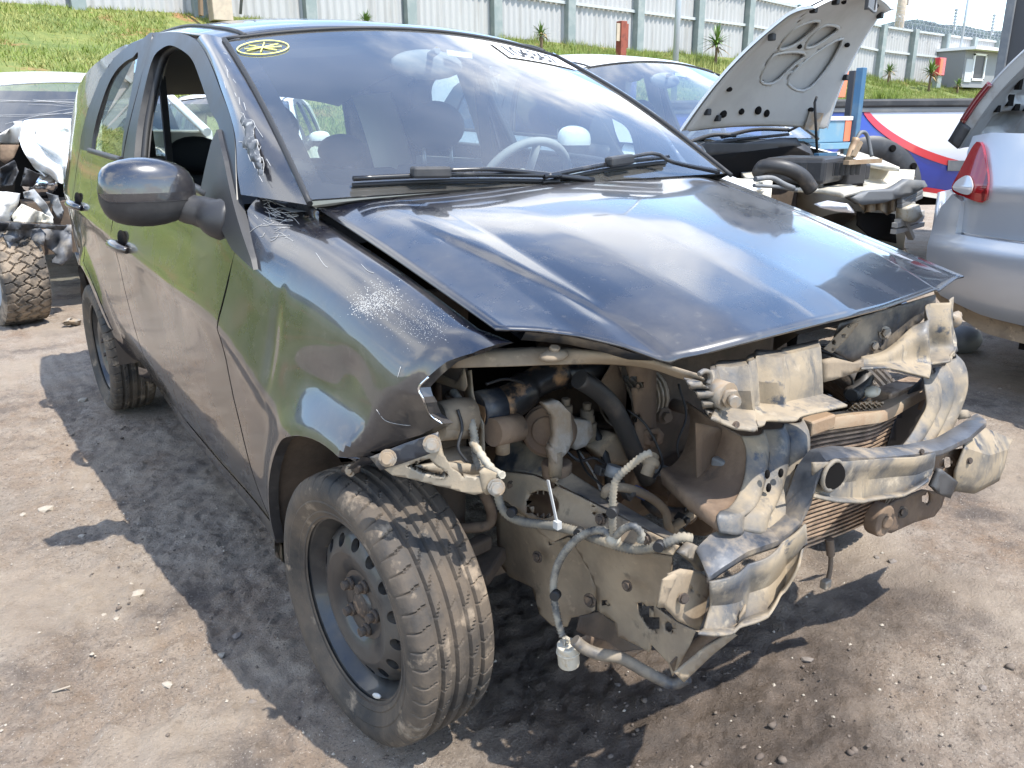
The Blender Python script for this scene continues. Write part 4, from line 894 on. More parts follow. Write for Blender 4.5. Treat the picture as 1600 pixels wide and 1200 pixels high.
# wheels ---------------------------------------------------------------
def wheel_meshes(Rt=.274, wd=.088, rr=.188):
    # tyre: profile along x (outer side negative), tread with circumferential grooves and lateral sipes
    prof = []; x_ = [-.066, -.0765, -.0755, -.083, -.0865, -.0855, -.088, -.0872, -.080]; r_ = [rr-.006, rr+.010, rr+.013, rr+.026, rr+.034, rr+.037, rr+.044, Rt-.026, Rt-.012]
    prof += list(zip(x_, r_)); tread = np.linspace(-.074, .074, 45); gro = [(-.044, .0055), (-.016, .006), (.016, .006), (.044, .0055)]
    for u in tread:
        d = Rt-.006*(u/.074)**4
        for gc, gw in gro:
            if abs(u-gc) < gw: d -= .0075
        prof.append((u, d))
    prof += [(-a, b) for a, b in zip(x_[::-1], r_[::-1])]
    seg = 576
    def rf(j, k, r):
        if 8 <= j < 8+len(tread)+1 and r > Rt-.02:
            u = tread[min(max(j-9, 0), len(tread)-1)]; ph = k+int(abs(u)*120)*(1 if u > 0 else -1)
            if abs(u) > .05 and ph % 12 == 0: return r-.0055
            if .022 < abs(u) < .040 and (k+int(u*520)) % 16 == 0: return r-.0045
            if abs(u) < .010 and (k+int(u*320)) % 24 == 0: return r-.003
        return r
    b = MB(); b.lathe(prof, seg, 'x', rfun=rf); tm = b.mesh('tyre'); tm.set_sharp_from_angle(angle=R_(30))
    # rim: barrel + disc with round holes
    b = MB(); bar = [(-.070, rr-.002), (-.072, rr+.006), (-.066, rr+.007), (-.060, rr-.008), (-.040, rr-.016), (-.022, rr-.030), (.02, rr-.036), (.06, rr-.012), (.068, rr+.004)]
    b.lathe(bar, 72, 'x')
    def dz(r): return float(np.interp(r, [0, .030, .036, .070, .085, .115, .150, .1535, .163], [-.046, -.046, -.040, -.040, -.052, -.058, -.040, -.034, -.018]))
    nh = 15; hr = .0125; hc = .134
    for k in range(nh):
        a0 = 2*PI*(k-.5)/nh; a1 = 2*PI*(k+.5)/nh; am = 2*PI*k/nh
        def P3(r, a): return (dz(r), r*math.cos(a), r*math.sin(a))
        outer = []
        for t_ in np.linspace(0, 1, 6, endpoint=False): outer.append((.155, a0+(a1-a0)*t_))
        for t_ in np.linspace(0, 1, 5, endpoint=False): outer.append((.155-(.155-.112)*t_, a1))
        for t_ in np.linspace(0, 1, 6, endpoint=False): outer.append((.112, a1-(a1-a0)*t_))
        for t_ in np.linspace(0, 1, 5, endpoint=False): outer.append((.112+(.155-.112)*t_, a0))
        n = len(outer); inn = []; inb = []
        for r, a in outer:
            ly = r*math.cos(a-am)-hc; lx = r*math.sin(a-am); th = math.atan2(lx, ly); rr_ = hc+hr*math.cos(th); aa = am+hr*math.sin(th)/hc
            p = P3(rr_, aa); inn.append(p); inb.append((p[0]+.014, p[1], p[2]))
        mid = [tuple((np.array(P3(r, a))+np.array(i_))/2+np.array([-.001, 0, 0])) for (r, a), i_ in zip(outer, inn)]
        b.add([P3(r, a) for r, a in outer]+mid+inn+inb, [(l*n+i, l*n+(i+1) % n, (l+1)*n+(i+1) % n, (l+1)*n+i) for l in range(3) for i in range(n)], True)
    rad = [.155, .160, .1655]; b.lathe([(dz(.155), .155), (-.026, .159), (-.012, .164), (.0, .168)], 90, 'x')
    b.lathe([(dz(r), r) for r in (.112, .10, .088, .078, .070, .055, .036, .032, .028, .004)], 90, 'x')
    rm_ = b.mesh('wheel', 1e-4); rm_.set_sharp_from_angle(angle=R_(35))
    bo = MB(); bo.cyl((-.040, 0, 0), (-.060, 0, 0), .0095, 6); bo.cyl((-.038, 0, 0), (-.048, 0, 0), .0135, 12); bm_ = bo.mesh('lug_bolt')
    hubm = MB(); hubm.lathe([(-.05, .001), (-.05, .020), (-.046, .026), (-.040, .028)], 24, 'x'); hm = hubm.mesh('hub_cap')
    return tm, rm_, bm_, hm
tm, rm_, bm_, hm = wheel_meshes()
tm.materials.append(MAT['tyre']); rm_.materials.append(MAT['rim_steel']); bm_.materials.append(MAT['rust_bolt']); hm.materials.append(MAT['rust_bolt'])
for s, y, z, st_ in ((-1, .025, .281, 4), (1, .025, .278, 4), (-1, RAX, .276, 0), (1, RAX, .276, 0)):
    w = bpy.data.objects.new('wheel', rm_); COL.objects.link(w); w.parent = car; w.matrix_parent_inverse = PINV[car.name]; w.location = (s*.722, y, z); w.rotation_euler = (y*3+s, 0, (PI if s > 0 else 0)+R_(st_))
    for nm, me_ in (('tyre', tm), ('hub_cap', hm)):
        o = bpy.data.objects.new(nm, me_); COL.objects.link(o); o.parent = w
    for k in range(5):
        o = bpy.data.objects.new('lug_bolt', bm_); COL.objects.link(o); o.parent = w; a = 2*PI*k/5+.3; o.location = (0, .050*math.cos(a), .050*math.sin(a))
    if s < 0 and y < 1:
        q = MB(); q.ball((0, 0, 0), .013, 10, 6, (.3, 1.4, .45)); o = q.obj('balance_weight', 'scratch_white', None); o.parent = w; o.location = (-.066, .178*math.cos(R_(-60)), .178*math.sin(R_(-60))); 
        a = -(y*3+s)+R_(243); o.location = (-.066, .172*math.cos(a), .172*math.sin(a)); o.rotation_euler = (a+PI/2, 0, 0)

# ------------------------------------------------------------------ bare front structure and engine bay of the black car
def hole_key(outer, holes):
    P = [tuple(map(float, p)) for p in outer]
    for h in holes:
        H = [tuple(map(float, p)) for p in h]
        area = lambda q: sum(q[i][0]*q[(i+1) % len(q)][1]-q[(i+1) % len(q)][0]*q[i][1] for i in range(len(q)))
        if area(P)*area(H) > 0: H = H[::-1]
        i, j = min(((i, j) for i in range(len(P)) for j in range(len(H))), key=lambda k: (P[k[0]][0]-H[k[1]][0])**2+(P[k[0]][1]-H[k[1]][1])**2)
        P = P[:i+1]+H[j:]+H[:j+1]+P[i:]
    return P
def oval(cx, cy, rx, ry, n=14, rot=0): return [(cx+rx*math.cos(a)*math.cos(rot)-ry*math.sin(a)*math.sin(rot), cy+rx*math.cos(a)*math.sin(rot)+ry*math.sin(a)*math.cos(rot)) for a in np.linspace(0, 2*PI, n, endpoint=False)]
def pxsheet(name, outline, F, material, holes=(), th=.003, cell=9, parent=None, label=None):
    ol = hole_key(outline, holes); A = np.array(ol); nu = max(2, int(np.ptp(A[:, 0])/cell)); nv = max(2, int(np.ptp(A[:, 1])/cell)); b = MB()
    for c in clip_grid(ol, nu, nv):
        q = [F(*p) for p in c]; b.add(q, [tuple(range(len(q)))], True)
    me = b.mesh(name, 1e-4)
    return put(name, me, material, parent or car, thick=th, label=label)
def rows(name, R, material, n=40, ridge=None, th=.003, parent=None, bump=0, label=None, crisp=False):
    """loft between point rows; ridge(u) presses ribs along y"""
    G = np.array([(resample if crisp else smooth)(r, n) for r in R])
    if crisp: G = np.array([G[i]+(G[i+1]-G[i])*t_ for i in range(len(R)-1) for t_ in ((0, .5) if i < len(R)-2 else (0, .5, 1))])
    else: G = np.array([smooth(G[:, k], max(12, len(R)*6)) for k in range(n)]).transpose(1, 0, 2)
    if ridge is not None: 
        for k in range(n): G[:, k, 1] -= ridge(k/(n-1))
    if bump: G[:, :, 1] += bump*(fbm(G[:, :, 0], G[:, :, 2], 14, 3, 5)-.5)
    b = MB(); b.grid(G, True); return b.obj(name, material, parent or car, thick=th, label=label, auto=24 if crisp else None)
def pts(l, **k): return [at(px, py, **k) for px, py in l]
def conduit(name, P, r, material='conduit', parent=None, n=None):
    L_ = sum(np.linalg.norm(np.array(P[i+1])-np.array(P[i])) for i in range(len(P)-1)); b = MB(); b.tube(smooth(P, n or max(20, int(L_/.0030))), r, 8, True, .15); return b.obj(name, material, parent or car)
def hose(name, P, r, material, parent=None, n=30, seg=12):
    b = MB(); b.tube(smooth(P, n), r, seg); return b.obj(name, material, parent or car)
def bolt(px, py, n=(-.5, -.8, .1), r=.011, parent=None, **k):
    b = MB(); b.hexbolt(at(px, py, **k), n, r, r*.9); return b.obj('bolt', 'zinc', parent or car)

# inner wings and dark bay walls
for s in (-1, 1):
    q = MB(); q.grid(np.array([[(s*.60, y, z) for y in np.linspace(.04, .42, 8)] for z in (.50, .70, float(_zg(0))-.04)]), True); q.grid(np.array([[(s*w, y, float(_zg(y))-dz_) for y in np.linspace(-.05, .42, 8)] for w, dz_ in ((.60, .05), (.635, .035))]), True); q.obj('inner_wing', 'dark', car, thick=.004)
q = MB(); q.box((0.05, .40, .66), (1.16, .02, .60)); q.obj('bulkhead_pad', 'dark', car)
# engine block and gearbox masses in the shade
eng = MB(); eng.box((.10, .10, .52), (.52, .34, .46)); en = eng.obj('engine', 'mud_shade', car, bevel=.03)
q = MB(); q.box((.08, .08, .77), (.46, .22, .06)); q.obj('valve_cover', 'dark', en, bevel=.02)
q = MB(); q.cyl((-.16, -.02, .46), (-.26, -.06, .46), .10, 20); q.cyl((-.26, -.06, .46), (-.285, -.068, .46), .055, 20); q.obj('pulley', 'mud_brown', en)
q = MB(); q.cyl((-.10, -.22, .40), (.10, -.22, .40), .075, 18); q.cyl((-.12, -.22, .40), (-.135, -.22, .40), .04, 14); q.obj('compressor', 'mud_brown', en, bevel=.006)
q = MB(); q.ball((.18, -.16, .42), .13, 16, 10, (1.1, .8, .9)); q.obj('gearbox', 'mud_brown', en)
for k, (px, py, r) in enumerate([(1040, 650, .018), (1080, 640, .014), (1010, 690, .02), (1100, 770, .03), (1060, 760, .034)]):
    q = MB(); c = at(px, py, y=-.16); q.cyl(c, c+np.array([.01, .10, -.01]), r, 14); q.cyl(c, c+np.array([-.004, -.012, 0]), r*.6, 6); q.obj('engine_boss', 'mud_shade', en)
# fan shroud plates and channel seen at the middle of the bay
pxsheet('shroud_plate', [(936, 572), (1000, 560), (1092, 590), (1100, 640), (1075, 700), (1030, 720), (985, 700), (950, 650)], lambda a, b: at(a, b, y=-.10), 'mud_shade')
pxsheet('shroud_rib', [(975, 563), (1000, 560), (1024, 566), (1023, 690), (1005, 705), (992, 700), (990, 640), (984, 590)], lambda a, b: at(a, b, y=-.17-.02*math.sin((a-975)/49*PI)), 'mud_brown', [oval(997, 604, 2.5, 4), oval(997, 650, 2.5, 4)])
pxsheet('label_tag', [(953, 568), (971, 574), (968, 595), (952, 590)], lambda a, b: at(a, b, y=-.108), 'copper_tank', th=.001)
pxsheet('shroud_clip', [(1005, 672), (1028, 668), (1036, 678), (1033, 692), (1018, 698), (1006, 694)], lambda a, b: at(a, b, y=-.19), 'mud_brown', [oval(1019, 684, 6, 5)])
pxsheet('baffle', [(935, 600), (960, 560), (992, 640), (1000, 700), (975, 690), (955, 650)], lambda a, b: at(a, b, y=-.13), 'mud_brown')
# upper tie bar under the bonnet edge
r0 = pts([(705, 556), (790, 551), (870, 548), (940, 553), (1010, 562), (1060, 578), (1100, 590)], z=.815); r1 = pts([(705, 574), (790, 573), (870, 570), (940, 567), (1010, 573), (1060, 588), (1096, 598)], z=.795); r2 = [p+np.array([.02, .05, -.01]) for p in r0]
rows('upper_tie', [r2, r0, r1], 'mud_panel', 40); q = MB(); c = at(866, 556, z=.815); q.ball(c, .022, 12, 8, (1.3, .8, .45)); q.hexbolt(c+np.array([0, 0, .006]), (0, -.2, 1), .009, .010); q.obj('bonnet_stop', 'mud_panel', car)
# headlamp side plates
pxsheet('lamp_bracket', [(662, 585), (672, 578), (716, 596), (727, 575), (731, 602), (727, 611), (700, 602), (668, 592)], lambda a, b: at(a, b, x=-.60), 'mud_panel')
pxsheet('lamp_strut', [(676, 596), (690, 600), (692, 650), (684, 650)], lambda a, b: at(a, b, x=-.585), 'mud_brown')
pxsheet('support_strip', [(731, 580), (737, 578), (740, 612), (746, 640), (757, 662), (758, 700), (756, 738), (751, 738), (752, 668), (735, 640), (727, 612), (727, 600)], lambda a, b: at(a, b, x=-.575), 'bracket_alu')
pxsheet('rear_web', [(700, 610), (727, 604), (740, 640), (752, 668), (752, 736), (742, 730), (735, 690), (712, 640)], lambda a, b: at(a, b, x=-.57), 'mud_shade')
# intake pipe with bellows
ip = hose('intake_pipe', pts([(742, 641), (772, 637), (800, 625), (828, 603), (852, 590), (878, 582)], y=-.10), [.034]*8+[.036]*10+[.030]*12, 'intake_black')
cb = pts([(872, 584), (910, 581), (948, 577)], y=-.09); q = MB(); q.tube(smooth(cb, 25), .029, 14, True, .10); q.obj('bellows', 'intake_black', ip)
q = MB(); q.tube(pts([(744, 642), (779, 634)], y=-.102), .0365, 18); q.obj('hose_collar', 'mud_metal_dark', ip)
q = MB(); q.tube(pts([(684, 655), (708, 652), (734, 650)], y=-.13), [.030, .034, .034], 16); q.tube(pts([(686, 668), (734, 664)], y=-.135), .024, 14); q.obj('air_horn', 'mud_panel', ip)
# engine mount
em = MB(); c = at(858, 672, y=-.13); ax = np.array([-.72, -.55, .25]); ax /= np.linalg.norm(ax)
for a0, a1, r in ((-.02, .015, .052), (.015, .024, .046), (.024, .030, .028)): em.cyl(c+ax*a0, c+ax*a1, r, 26)
mo = em.obj('engine_mount', 'mud_brown', car, bevel=.003)
pxsheet('mount_arm', [(842, 628), (862, 622), (880, 640), (884, 680), (876, 700), (857, 720), (852, 700), (860, 680), (858, 650)], lambda a, b: at(a, b, y=-.175), 'cast_alu', th=.022, cell=6, parent=mo)
pxsheet('mount_bracket', [(868, 647), (908, 652), (912, 672), (900, 690), (884, 696), (878, 676), (872, 660)], lambda a, b: at(a, b, y=-.13), 'cast_alu', th=.03, parent=mo)
pxsheet('mount_cast', [(905, 690), (935, 668), (962, 672), (972, 700), (958, 716), (925, 712), (914, 700)], lambda a, b: at(a, b, y=-.10), 'mud_panel', th=.05, parent=mo)
for px, py, yy in ((884, 633, -.12), (917, 640, -.11), (922, 660, -.115), (868, 704, -.185), (785, 668, -.14)):
    q = MB(); c = at(px, py, y=yy); q.cyl(c+np.array([0, 0, -.05]), c, .0135, 14); q.cyl(c, c+np.array([0, 0, .014]), .009, 6); q.obj('stud', 'mud_panel', mo)
q = MB(); c = at(870, 722, y=-.17); q.cyl(c, c+np.array([0, 0, -.05]), .030, 18, .026); q.obj('mount_boss', 'mud_brown', mo, bevel=.004)
q = MB(); c = at(783, 672, y=-.15); q.cyl(c+np.array([-.02, 0, 0]), c+np.array([.045, .01, -.008]), .026, 16); q.obj('mount_sleeve', 'mud_brown', mo)
# hoses and pipes
hose('coolant_hose', pts([(905, 592), (935, 612), (960, 640), (980, 680), (1000, 725), (1012, 750)], y=-.18), .019, 'rubber_hose', n=40)
hose('thin_hose', [at(1010, 780, y=-.2), at(1035, 800, y=-.24), at(1090, 800, y=-.22), at(1112, 770, y=-.18), at(1108, 730, y=-.14)], .014, 'rubber_hose')
ap = hose('air_con_pipe', [at(945, 775, y=-.30), at(952, 762, y=-.31), at(985, 764, y=-.31), at(1020, 780, y=-.31), at(1040, 800, y=-.32), at(1046, 825, y=-.33), at(1075, 845, y=-.33)], .0085, 'mud_panel', n=50)
hose('pipe_branch', [at(1046, 828, y=-.33), at(1075, 808, y=-.30), at(1092, 796, y=-.26), at(1100, 812, y=-.24)], .010, 'mud_panel', ap)
hose('pipe_stub', [at(1010, 742, y=-.31), at(1015, 728, y=-.31), at(1020, 712, y=-.30)], [.012]*14+[.017]*6+[.012]*10, 'mud_panel', ap)
q = MB(); q.tube(pts([(957, 745), (962, 728)], y=-.28), .016, 10); q.obj('pressure_cap', 'grey_plastic', ap)
hose('brake_line', [at(690, 735, y=-.05), at(735, 745, y=-.06), at(765, 790, y=-.05), at(765, 818, y=-.04), at(735, 825, y=-.03), at(700, 825, y=0)], .011, 'mud_brown')
q = MB(); q.beam(at(730, 860, x=-.56), at(762, 845, x=-.50), .03, .03); q.beam(at(745, 905, x=-.55), at(775, 860, x=-.47), .05, .03); q.obj('lower_arm', 'mud_shade', car, bevel=.006)
for s in (-1, 1):
    q = MB(); q.cyl((s*.56, .05, .28), (s*.50, .10, .86), .045, 16); q.cyl((s*.60, .02, .27), (s*.30, .08, .22), .03, 10); q.cyl((s*.66, .02, .27), (s*.58, .02, .27), .12, 24); q.obj('suspension_strut', 'mud_shade', car)
# chassis rail
r0 = pts([(790, 672), (850, 712), (920, 758), (985, 798), (1050, 836), (1082, 852)], x=-.415); r1 = pts([(768, 735), (835, 742), (900, 772), (955, 800), (1010, 828), (1062, 853)], x=-.455)
rows('rail_top', [r0, r1], 'mud_metal_dark', 40, bump=.004)
def railF(a, b): return at(a, b, x=-.462-.028*float(sstep(0, 60, b-np.interp(a, [768, 835, 900, 955, 1010, 1062], [735, 742, 772, 800, 828, 853]))))
pxsheet('chassis_rail', [(768, 735), (800, 738), (835, 742), (900, 772), (955, 800), (1010, 828), (1062, 853), (1052, 868), (1000, 860), (960, 852), (910, 834), (888, 836), (867, 846), (845, 832), (822, 806), (795, 785), (772, 775)], railF, 'mud_panel', [oval(850, 788, 26, 21, 16, .3), oval(865, 750, 6, 3.5), oval(931, 803, 4, 3), oval(929, 791, 3, 2)], th=.004)
pxsheet('rail_inside', [(815, 765), (885, 768), (885, 815), (825, 815)], lambda a, b: at(a, b, x=-.42), 'mud_brown')
# splash panels hanging below the rail
pxsheet('splash_flap', [(776, 800), (800, 792), (830, 812), (867, 846), (888, 838), (905, 845), (921, 888), (933, 917), (930, 953), (921, 961), (893, 965), (887, 979), (865, 978), (845, 959), (833, 917), (797, 900), (780, 877)], lambda a, b: at(a, b, x=-.475+.03*math.sin((b-790)/190*2.6)+.012*math.sin(a*.05)), 'mud_panel', [oval(861, 847, 3, 4)], th=.003, label='hanging mud coated inner splash flap')
pxsheet('front_side_panel', [(895, 845), (905, 836), (950, 850), (1000, 860), (1052, 868), (1050, 897), (1038, 920), (1026, 948), (1060, 972), (1088, 985), (1078, 1010), (1052, 1056), (1046, 1036), (1020, 1007), (1016, 1019), (1006, 1013), (967, 993), (961, 970), (935, 953), (933, 917), (921, 888)], lambda a, b: at(a, b, x=-.462+.02*math.sin((b-840)/210*PI)+.008*math.sin(a*.045+b*.02)), 'mud_panel', [[(996, 941), (1006, 940), (1022, 958), (1029, 990), (1012, 978), (1000, 960)], oval(950, 943, 5, 3, 8, .6), oval(1046, 979, 6, 9, 10, -.3)], th=.003)
pxsheet('corner_box', [(1042, 896), (1062, 888), (1090, 892), (1108, 905), (1110, 918), (1102, 935), (1098, 960), (1089, 984), (1058, 970), (1034, 945)], lambda a, b: at(a, b, y=-.545+.02*math.sin((a-1034)/70)), 'mud_panel', [oval(1079, 920, 3, 3.5)], th=.004)
pxsheet('corner_flange', [(1026, 948), (1034, 905), (1050, 895), (1058, 898), (1044, 925), (1036, 948)], lambda a, b: at(a, b, y=-.56), 'mud_panel', th=.003)
pxsheet('corner_cap', [(1056, 862), (1072, 846), (1110, 866), (1112, 874), (1086, 890), (1080, 880)], lambda a, b: at(a, b, y=-.525+.0006*(a-1056)), 'mud_metal_dark', th=.012)
# radiator support: upper panels
rA = [pts([(1112, 574), (1142, 568), (1184, 553), (1230, 545), (1279, 534)], y=-.455), pts([(1108, 582), (1142, 577), (1184, 563), (1230, 556), (1281, 544)], y=-.492), pts([(1112, 615), (1142, 612), (1184, 600), (1230, 592), (1282, 582)], y=-.505), pts([(1117, 640), (1150, 640), (1184, 636), (1230, 628), (1283, 617)], y=-.507), pts([(1112, 652), (1152, 658), (1188, 652), (1250, 638), (1304, 626)], y=-.53), pts([(1110, 656), (1152, 673), (1188, 668), (1260, 650), (1323, 636)], y=-.56)]
rib = lambda u: .015*math.exp(-((u-.26)/.035)**2)-.012*math.exp(-((u-.44)/.04)**2)+.010*math.exp(-((u-.56)/.05)**2)-.012*math.exp(-((u-.12)/.05)**2)
ua = rows('upper_panel', rA, 'mud_metal', 60, rib, .004, bump=.002, crisp=True, label='pressed steel upper front panel with ribs and pale dried mud')
q = MB(); c = at(1138, 620, y=-.525); q.cyl(c+np.array([0, .03, 0]), c, .022, 18); q.cyl(c, c+np.array([-.006, -.012, 0]), .015, 6); q.cyl(c+np.array([-.006, -.012, 0]), c+np.array([-.012, -.024, 0]), .009, 12); q.obj('tow_bolt', 'zinc', ua)
zz_ = [(1070, 592), (1112, 600), (1112, 612), (1084, 606), (1116, 622), (1116, 632), (1090, 622), (1114, 642), (1113, 652), (1096, 638)]
pxsheet('torn_bracket', [(1068, 590), (1080, 592), (1114, 608), (1114, 652), (1106, 648), (1098, 636), (1094, 624), (1085, 612), (1076, 604)], lambda a, b: at(a, b, y=-.50+.016*math.sin((b-590)*.42)), 'mud_metal', th=.003, cell=3)
q = MB(); q.tube(smooth(pts([(1092, 585), (1100, 580), (1108, 582), (1110, 592), (1106, 600)], y=-.515), 20), .004, 6); q.obj('bracket_lip', 'mud_metal', ua)
pxsheet('cross_tie', [(1281, 562), (1300, 558), (1332, 566), (1345, 560), (1345, 578), (1330, 582), (1300, 592), (1283, 596)], lambda a, b: at(a, b, y=-.455), 'mud_panel', th=.006)
rB = [pts([(1345, 560), (1385, 548), (1425, 512), (1448, 486), (1460, 476), (1476, 470), (1488, 464)], y=-.42), pts([(1345, 566), (1385, 556), (1425, 530), (1450, 515), (1466, 508), (1480, 505), (1486, 502)], y=-.435), pts([(1345, 572), (1388, 568), (1430, 560), (1455, 548), (1470, 540), (1482, 535), (1492, 530)], y=-.44), pts([(1345, 576), (1388, 574), (1425, 578), (1448, 572), (1468, 560), (1482, 552), (1495, 544)], y=-.46), pts([(1345, 578), (1388, 577), (1428, 586), (1442, 588), (1462, 572), (1480, 560), (1492, 552)], y=-.475)]
rows('upper_panel', rB, 'mud_metal', 60, lambda u: .016*math.exp(-((u-.62)/.05)**2)-.014*math.exp(-((u-.76)/.05)**2)+.014*math.exp(-((u-.88)/.05)**2), .004, bump=.001, label='flared pressed steel front panel under the far bonnet corner')
pxsheet('rear_plate', [(1296, 545), (1310, 505), (1400, 478), (1460, 460), (1460, 478), (1420, 520), (1385, 556), (1330, 566)], lambda a, b: at(a, b, y=-.375), 'mud_metal_dark', [oval(1363, 541, 4, 3.5), oval(1378, 519, 4, 3.5)], th=.003)
pxsheet('perforated_foil', [(1286, 545), (1318, 512), (1345, 500), (1322, 530), (1300, 552)], lambda a, b: at(a, b, y=-.39), 'mud_panel', [oval(1302, 535, 3, 4), oval(1318, 525, 4, 3), oval(1326, 510, 3, 2)], th=.001, cell=4)
for px, py, r in ((1382, 520, .010), (1365, 540, .008)): bolt(px, py, (-.4, -.9, .1), r, y=-.38)
q = MB(); q.ball(at(1490, 500, y=-.40), .018, 10, 8); q.cyl(at(1484, 498, y=-.40), at(1497, 492, y=-.40), .010, 8); q.obj('clip_nut', 'zinc', car)
pxsheet('panel_ear', [(1476, 545), (1492, 536), (1495, 548), (1482, 558)], lambda a, b: at(a, b, y=-.45), 'mud_metal', th=.003, cell=4)
# struts with three pressed ribs
three = lambda A: (lambda u: A*abs(math.sin(3*PI*u)))
sl0 = [at(px, py, y=yy) for px, py, yy in [(1158, 682, -.455), (1165, 705, -.47), (1163, 740, -.485), (1153, 775, -.50), (1138, 797, -.515), (1120, 806, -.525), (1123, 832, -.535)]]
sl1 = [at(px, py, y=yy) for px, py, yy in [(1252, 655, -.455), (1261, 675, -.48), (1262, 705, -.495), (1254, 745, -.505), (1246, 775, -.52), (1238, 800, -.53), (1226, 826, -.54)]]
st1 = rows('support_strut', [[sl0[k]+(sl1[k]-sl0[k])*t_ for t_ in np.linspace(0, 1, 5)] for k in range(7)], 'mud_metal', 60, three(.013), .004, bump=.003)
q = MB(); q.grid(np.array([[p, p+np.array([.02, .08, .0]), p+np.array([.06, .18, .0])] for p in smooth(sl0, 20)]), True); q.obj('strut_side', 'mud_brown', st1, thick=.003)
for px, py in ((1199, 741), (1220, 739), (1246, 732), (1201, 762)): 
    q = MB(); c = at(px, py, y=-.520); q.ball(c, .0085, 10, 6, (.6, .5, 1)); q.obj('slot_shade', 'dark', st1)  # solid black beads, the shade inside the slots put into colour
sr0 = [at(px, py, y=yy) for px, py, yy in [(1440, 588, -.44), (1444, 612, -.46), (1446, 634, -.47), (1436, 655, -.475), (1416, 688, -.485), (1392, 716, -.50)]]
sr1 = [at(px, py, y=yy) for px, py, yy in [(1490, 553, -.42), (1505, 570, -.44), (1508, 600, -.455), (1498, 635, -.46), (1478, 675, -.47), (1450, 706, -.49)]]
rows('support_strut', [[sr0[k]+(sr1[k]-sr0[k])*t_ for t_ in np.linspace(0, 1, 5)] for k in range(6)], 'mud_metal', 60, three(.013), .004, bump=.003)
pxsheet('strut_inner', [(1440, 590), (1446, 634), (1416, 688), (1380, 716), (1395, 660), (1420, 610)], lambda a, b: at(a, b, y=-.40), 'panel_dark')
pxsheet('bay_side_sheet', [(1086, 660), (1120, 668), (1160, 684), (1164, 740), (1140, 795), (1120, 830), (1100, 815), (1088, 760)], lambda a, b: at(a, b, y=-.40), 'mud_brown')
q = MB(); c = at(1128, 735, y=-.42); q.box(c, (.03, .03, .05)); q.obj('connector', 'grey_plastic', car, bevel=.005)
# radiator
top_px = [(1250, 672), (1280, 664), (1330, 657), (1372, 650), (1402, 634), (1434, 616)]; bot_px = [(1243, 862), (1265, 853), (1290, 845), (1315, 836), (1335, 827), (1352, 818)]
TP = np.array([at(a, b, y=yy) for (a, b), yy in zip(top_px, (-.415, -.42, -.425, -.42, -.405, -.39))]); BP = np.array([at(a, b, y=yy) for (a, b), yy in zip(bot_px, (-.40, -.395, -.39, -.385, -.38, -.375))])
rad = MB(); rad.grid(np.array([smooth(TP, 30)+np.array([0, .012, 0]), smooth(BP, 30)+np.array([0, .012, 0])]), True); rado = rad.obj('radiator', 'mud_shade', car, thick=-.012, label='brown bent radiator core behind the bumper beam')
NTB = 27
for k in range(NTB):
    f = (k+.7)/NTB; w = (1-f)**1.4; base = TP*(1-f)+BP*f
    strt = base[0]+(base[-1]-base[0])*np.linspace(0, 1, 6)[:, None]; c = smooth(base*(.4+.6*w)+strt*(.6-.6*w), 16); b = MB(); b.grid(np.array([c+np.array([0, .010, .0026]), c+np.array([0, -.003, .0022]), c+np.array([0, -.003, -.0022]), c+np.array([0, .010, -.0026])]), False); b.obj('radiator_tube', 'radiator_tube', rado)
tk = smooth(TP, 30); q = MB(); q.grid(np.array([tk+np.array(o) for o in ((0, .020, -.004), (0, .018, .016), (0, -.014, .018), (0, -.018, .012), (0, -.018, -.006), (0, -.004, -.008))]), True); q.obj('top_tank', 'copper_tank', rado, auto=50)
q = MB(); e0 = TP[-1]; e1 = BP[-1]; q.beam(e0+np.array([.008, 0, .01]), e1+np.array([.008, 0, -.01]), .02, .03, (0, 1, 0)); q.obj('side_tank', 'mud_brown', rado)
q = MB(); q.beam(at(1375, 628, y=-.375), at(1432, 606, y=-.365), .045, .05); q.obj('tank_block', 'radiator_tube', rado, bevel=.005)
q = MB(); q.beam(at(1258, 668, y=-.43), at(1296, 655, y=-.435), .03, .03); q.obj('rubber_block', 'copper_tank', rado, bevel=.004)
pxsheet('crumpled_foil', [(1322, 642), (1335, 630), (1360, 625), (1382, 628), (1376, 640), (1350, 648), (1325, 650)], lambda a, b: at(a, b, y=-.41+.012*math.sin(a*.7)*math.sin(b*.9)), 'copper_tank', th=.001, cell=3, parent=rado)
conduit('bellows_hose', [at(1330, 618, y=-.37), at(1345, 604, y=-.36), at(1352, 588, y=-.35)], .017, 'rubber_hose', n=26)
q = MB(); q.ball(at(1362, 612, y=-.385), .016, 10, 8, (1.6, 1, .8)); q.obj('hose_neck', 'white_plastic', car)
# bumper beam
bt_i = [(1088, 862), (1112, 838), (1145, 826), (1195, 822), (1222, 800), (1238, 762), (1250, 728), (1268, 705), (1300, 700), (1360, 703), (1420, 697), (1462, 688), (1500, 666), (1528, 648)]
bt_o = [(1105, 902), (1130, 884), (1165, 862), (1215, 845), (1248, 818), (1266, 780), (1276, 745), (1290, 720), (1318, 716), (1370, 716), (1425, 711), (1470, 704), (1512, 684), (1540, 660)]
yi = np.interp(np.arange(14), [0, 4, 8, 13], [-.525, -.53, -.53, -.50]); yo = yi-.045
RI = [at(a, b, y=y) for (a, b), y in zip(bt_i, yi)]; RO = [at(a, b, y=y) for (a, b), y in zip(bt_o, yo)]; RM = [(p+q_)/2+np.array([0, 0, .002]) for p, q_ in zip(RI, RO)]
bf = rows('bumper_beam', [[p+np.array([0, .004, -.012]) for p in RI], RI, RM, RO, [p+np.array([0, .002, -.010]) for p in RO]], 'beam_steel', 90, None, .004, bump=.001, crisp=True, label='buckled bumper beam lying across the lower front')
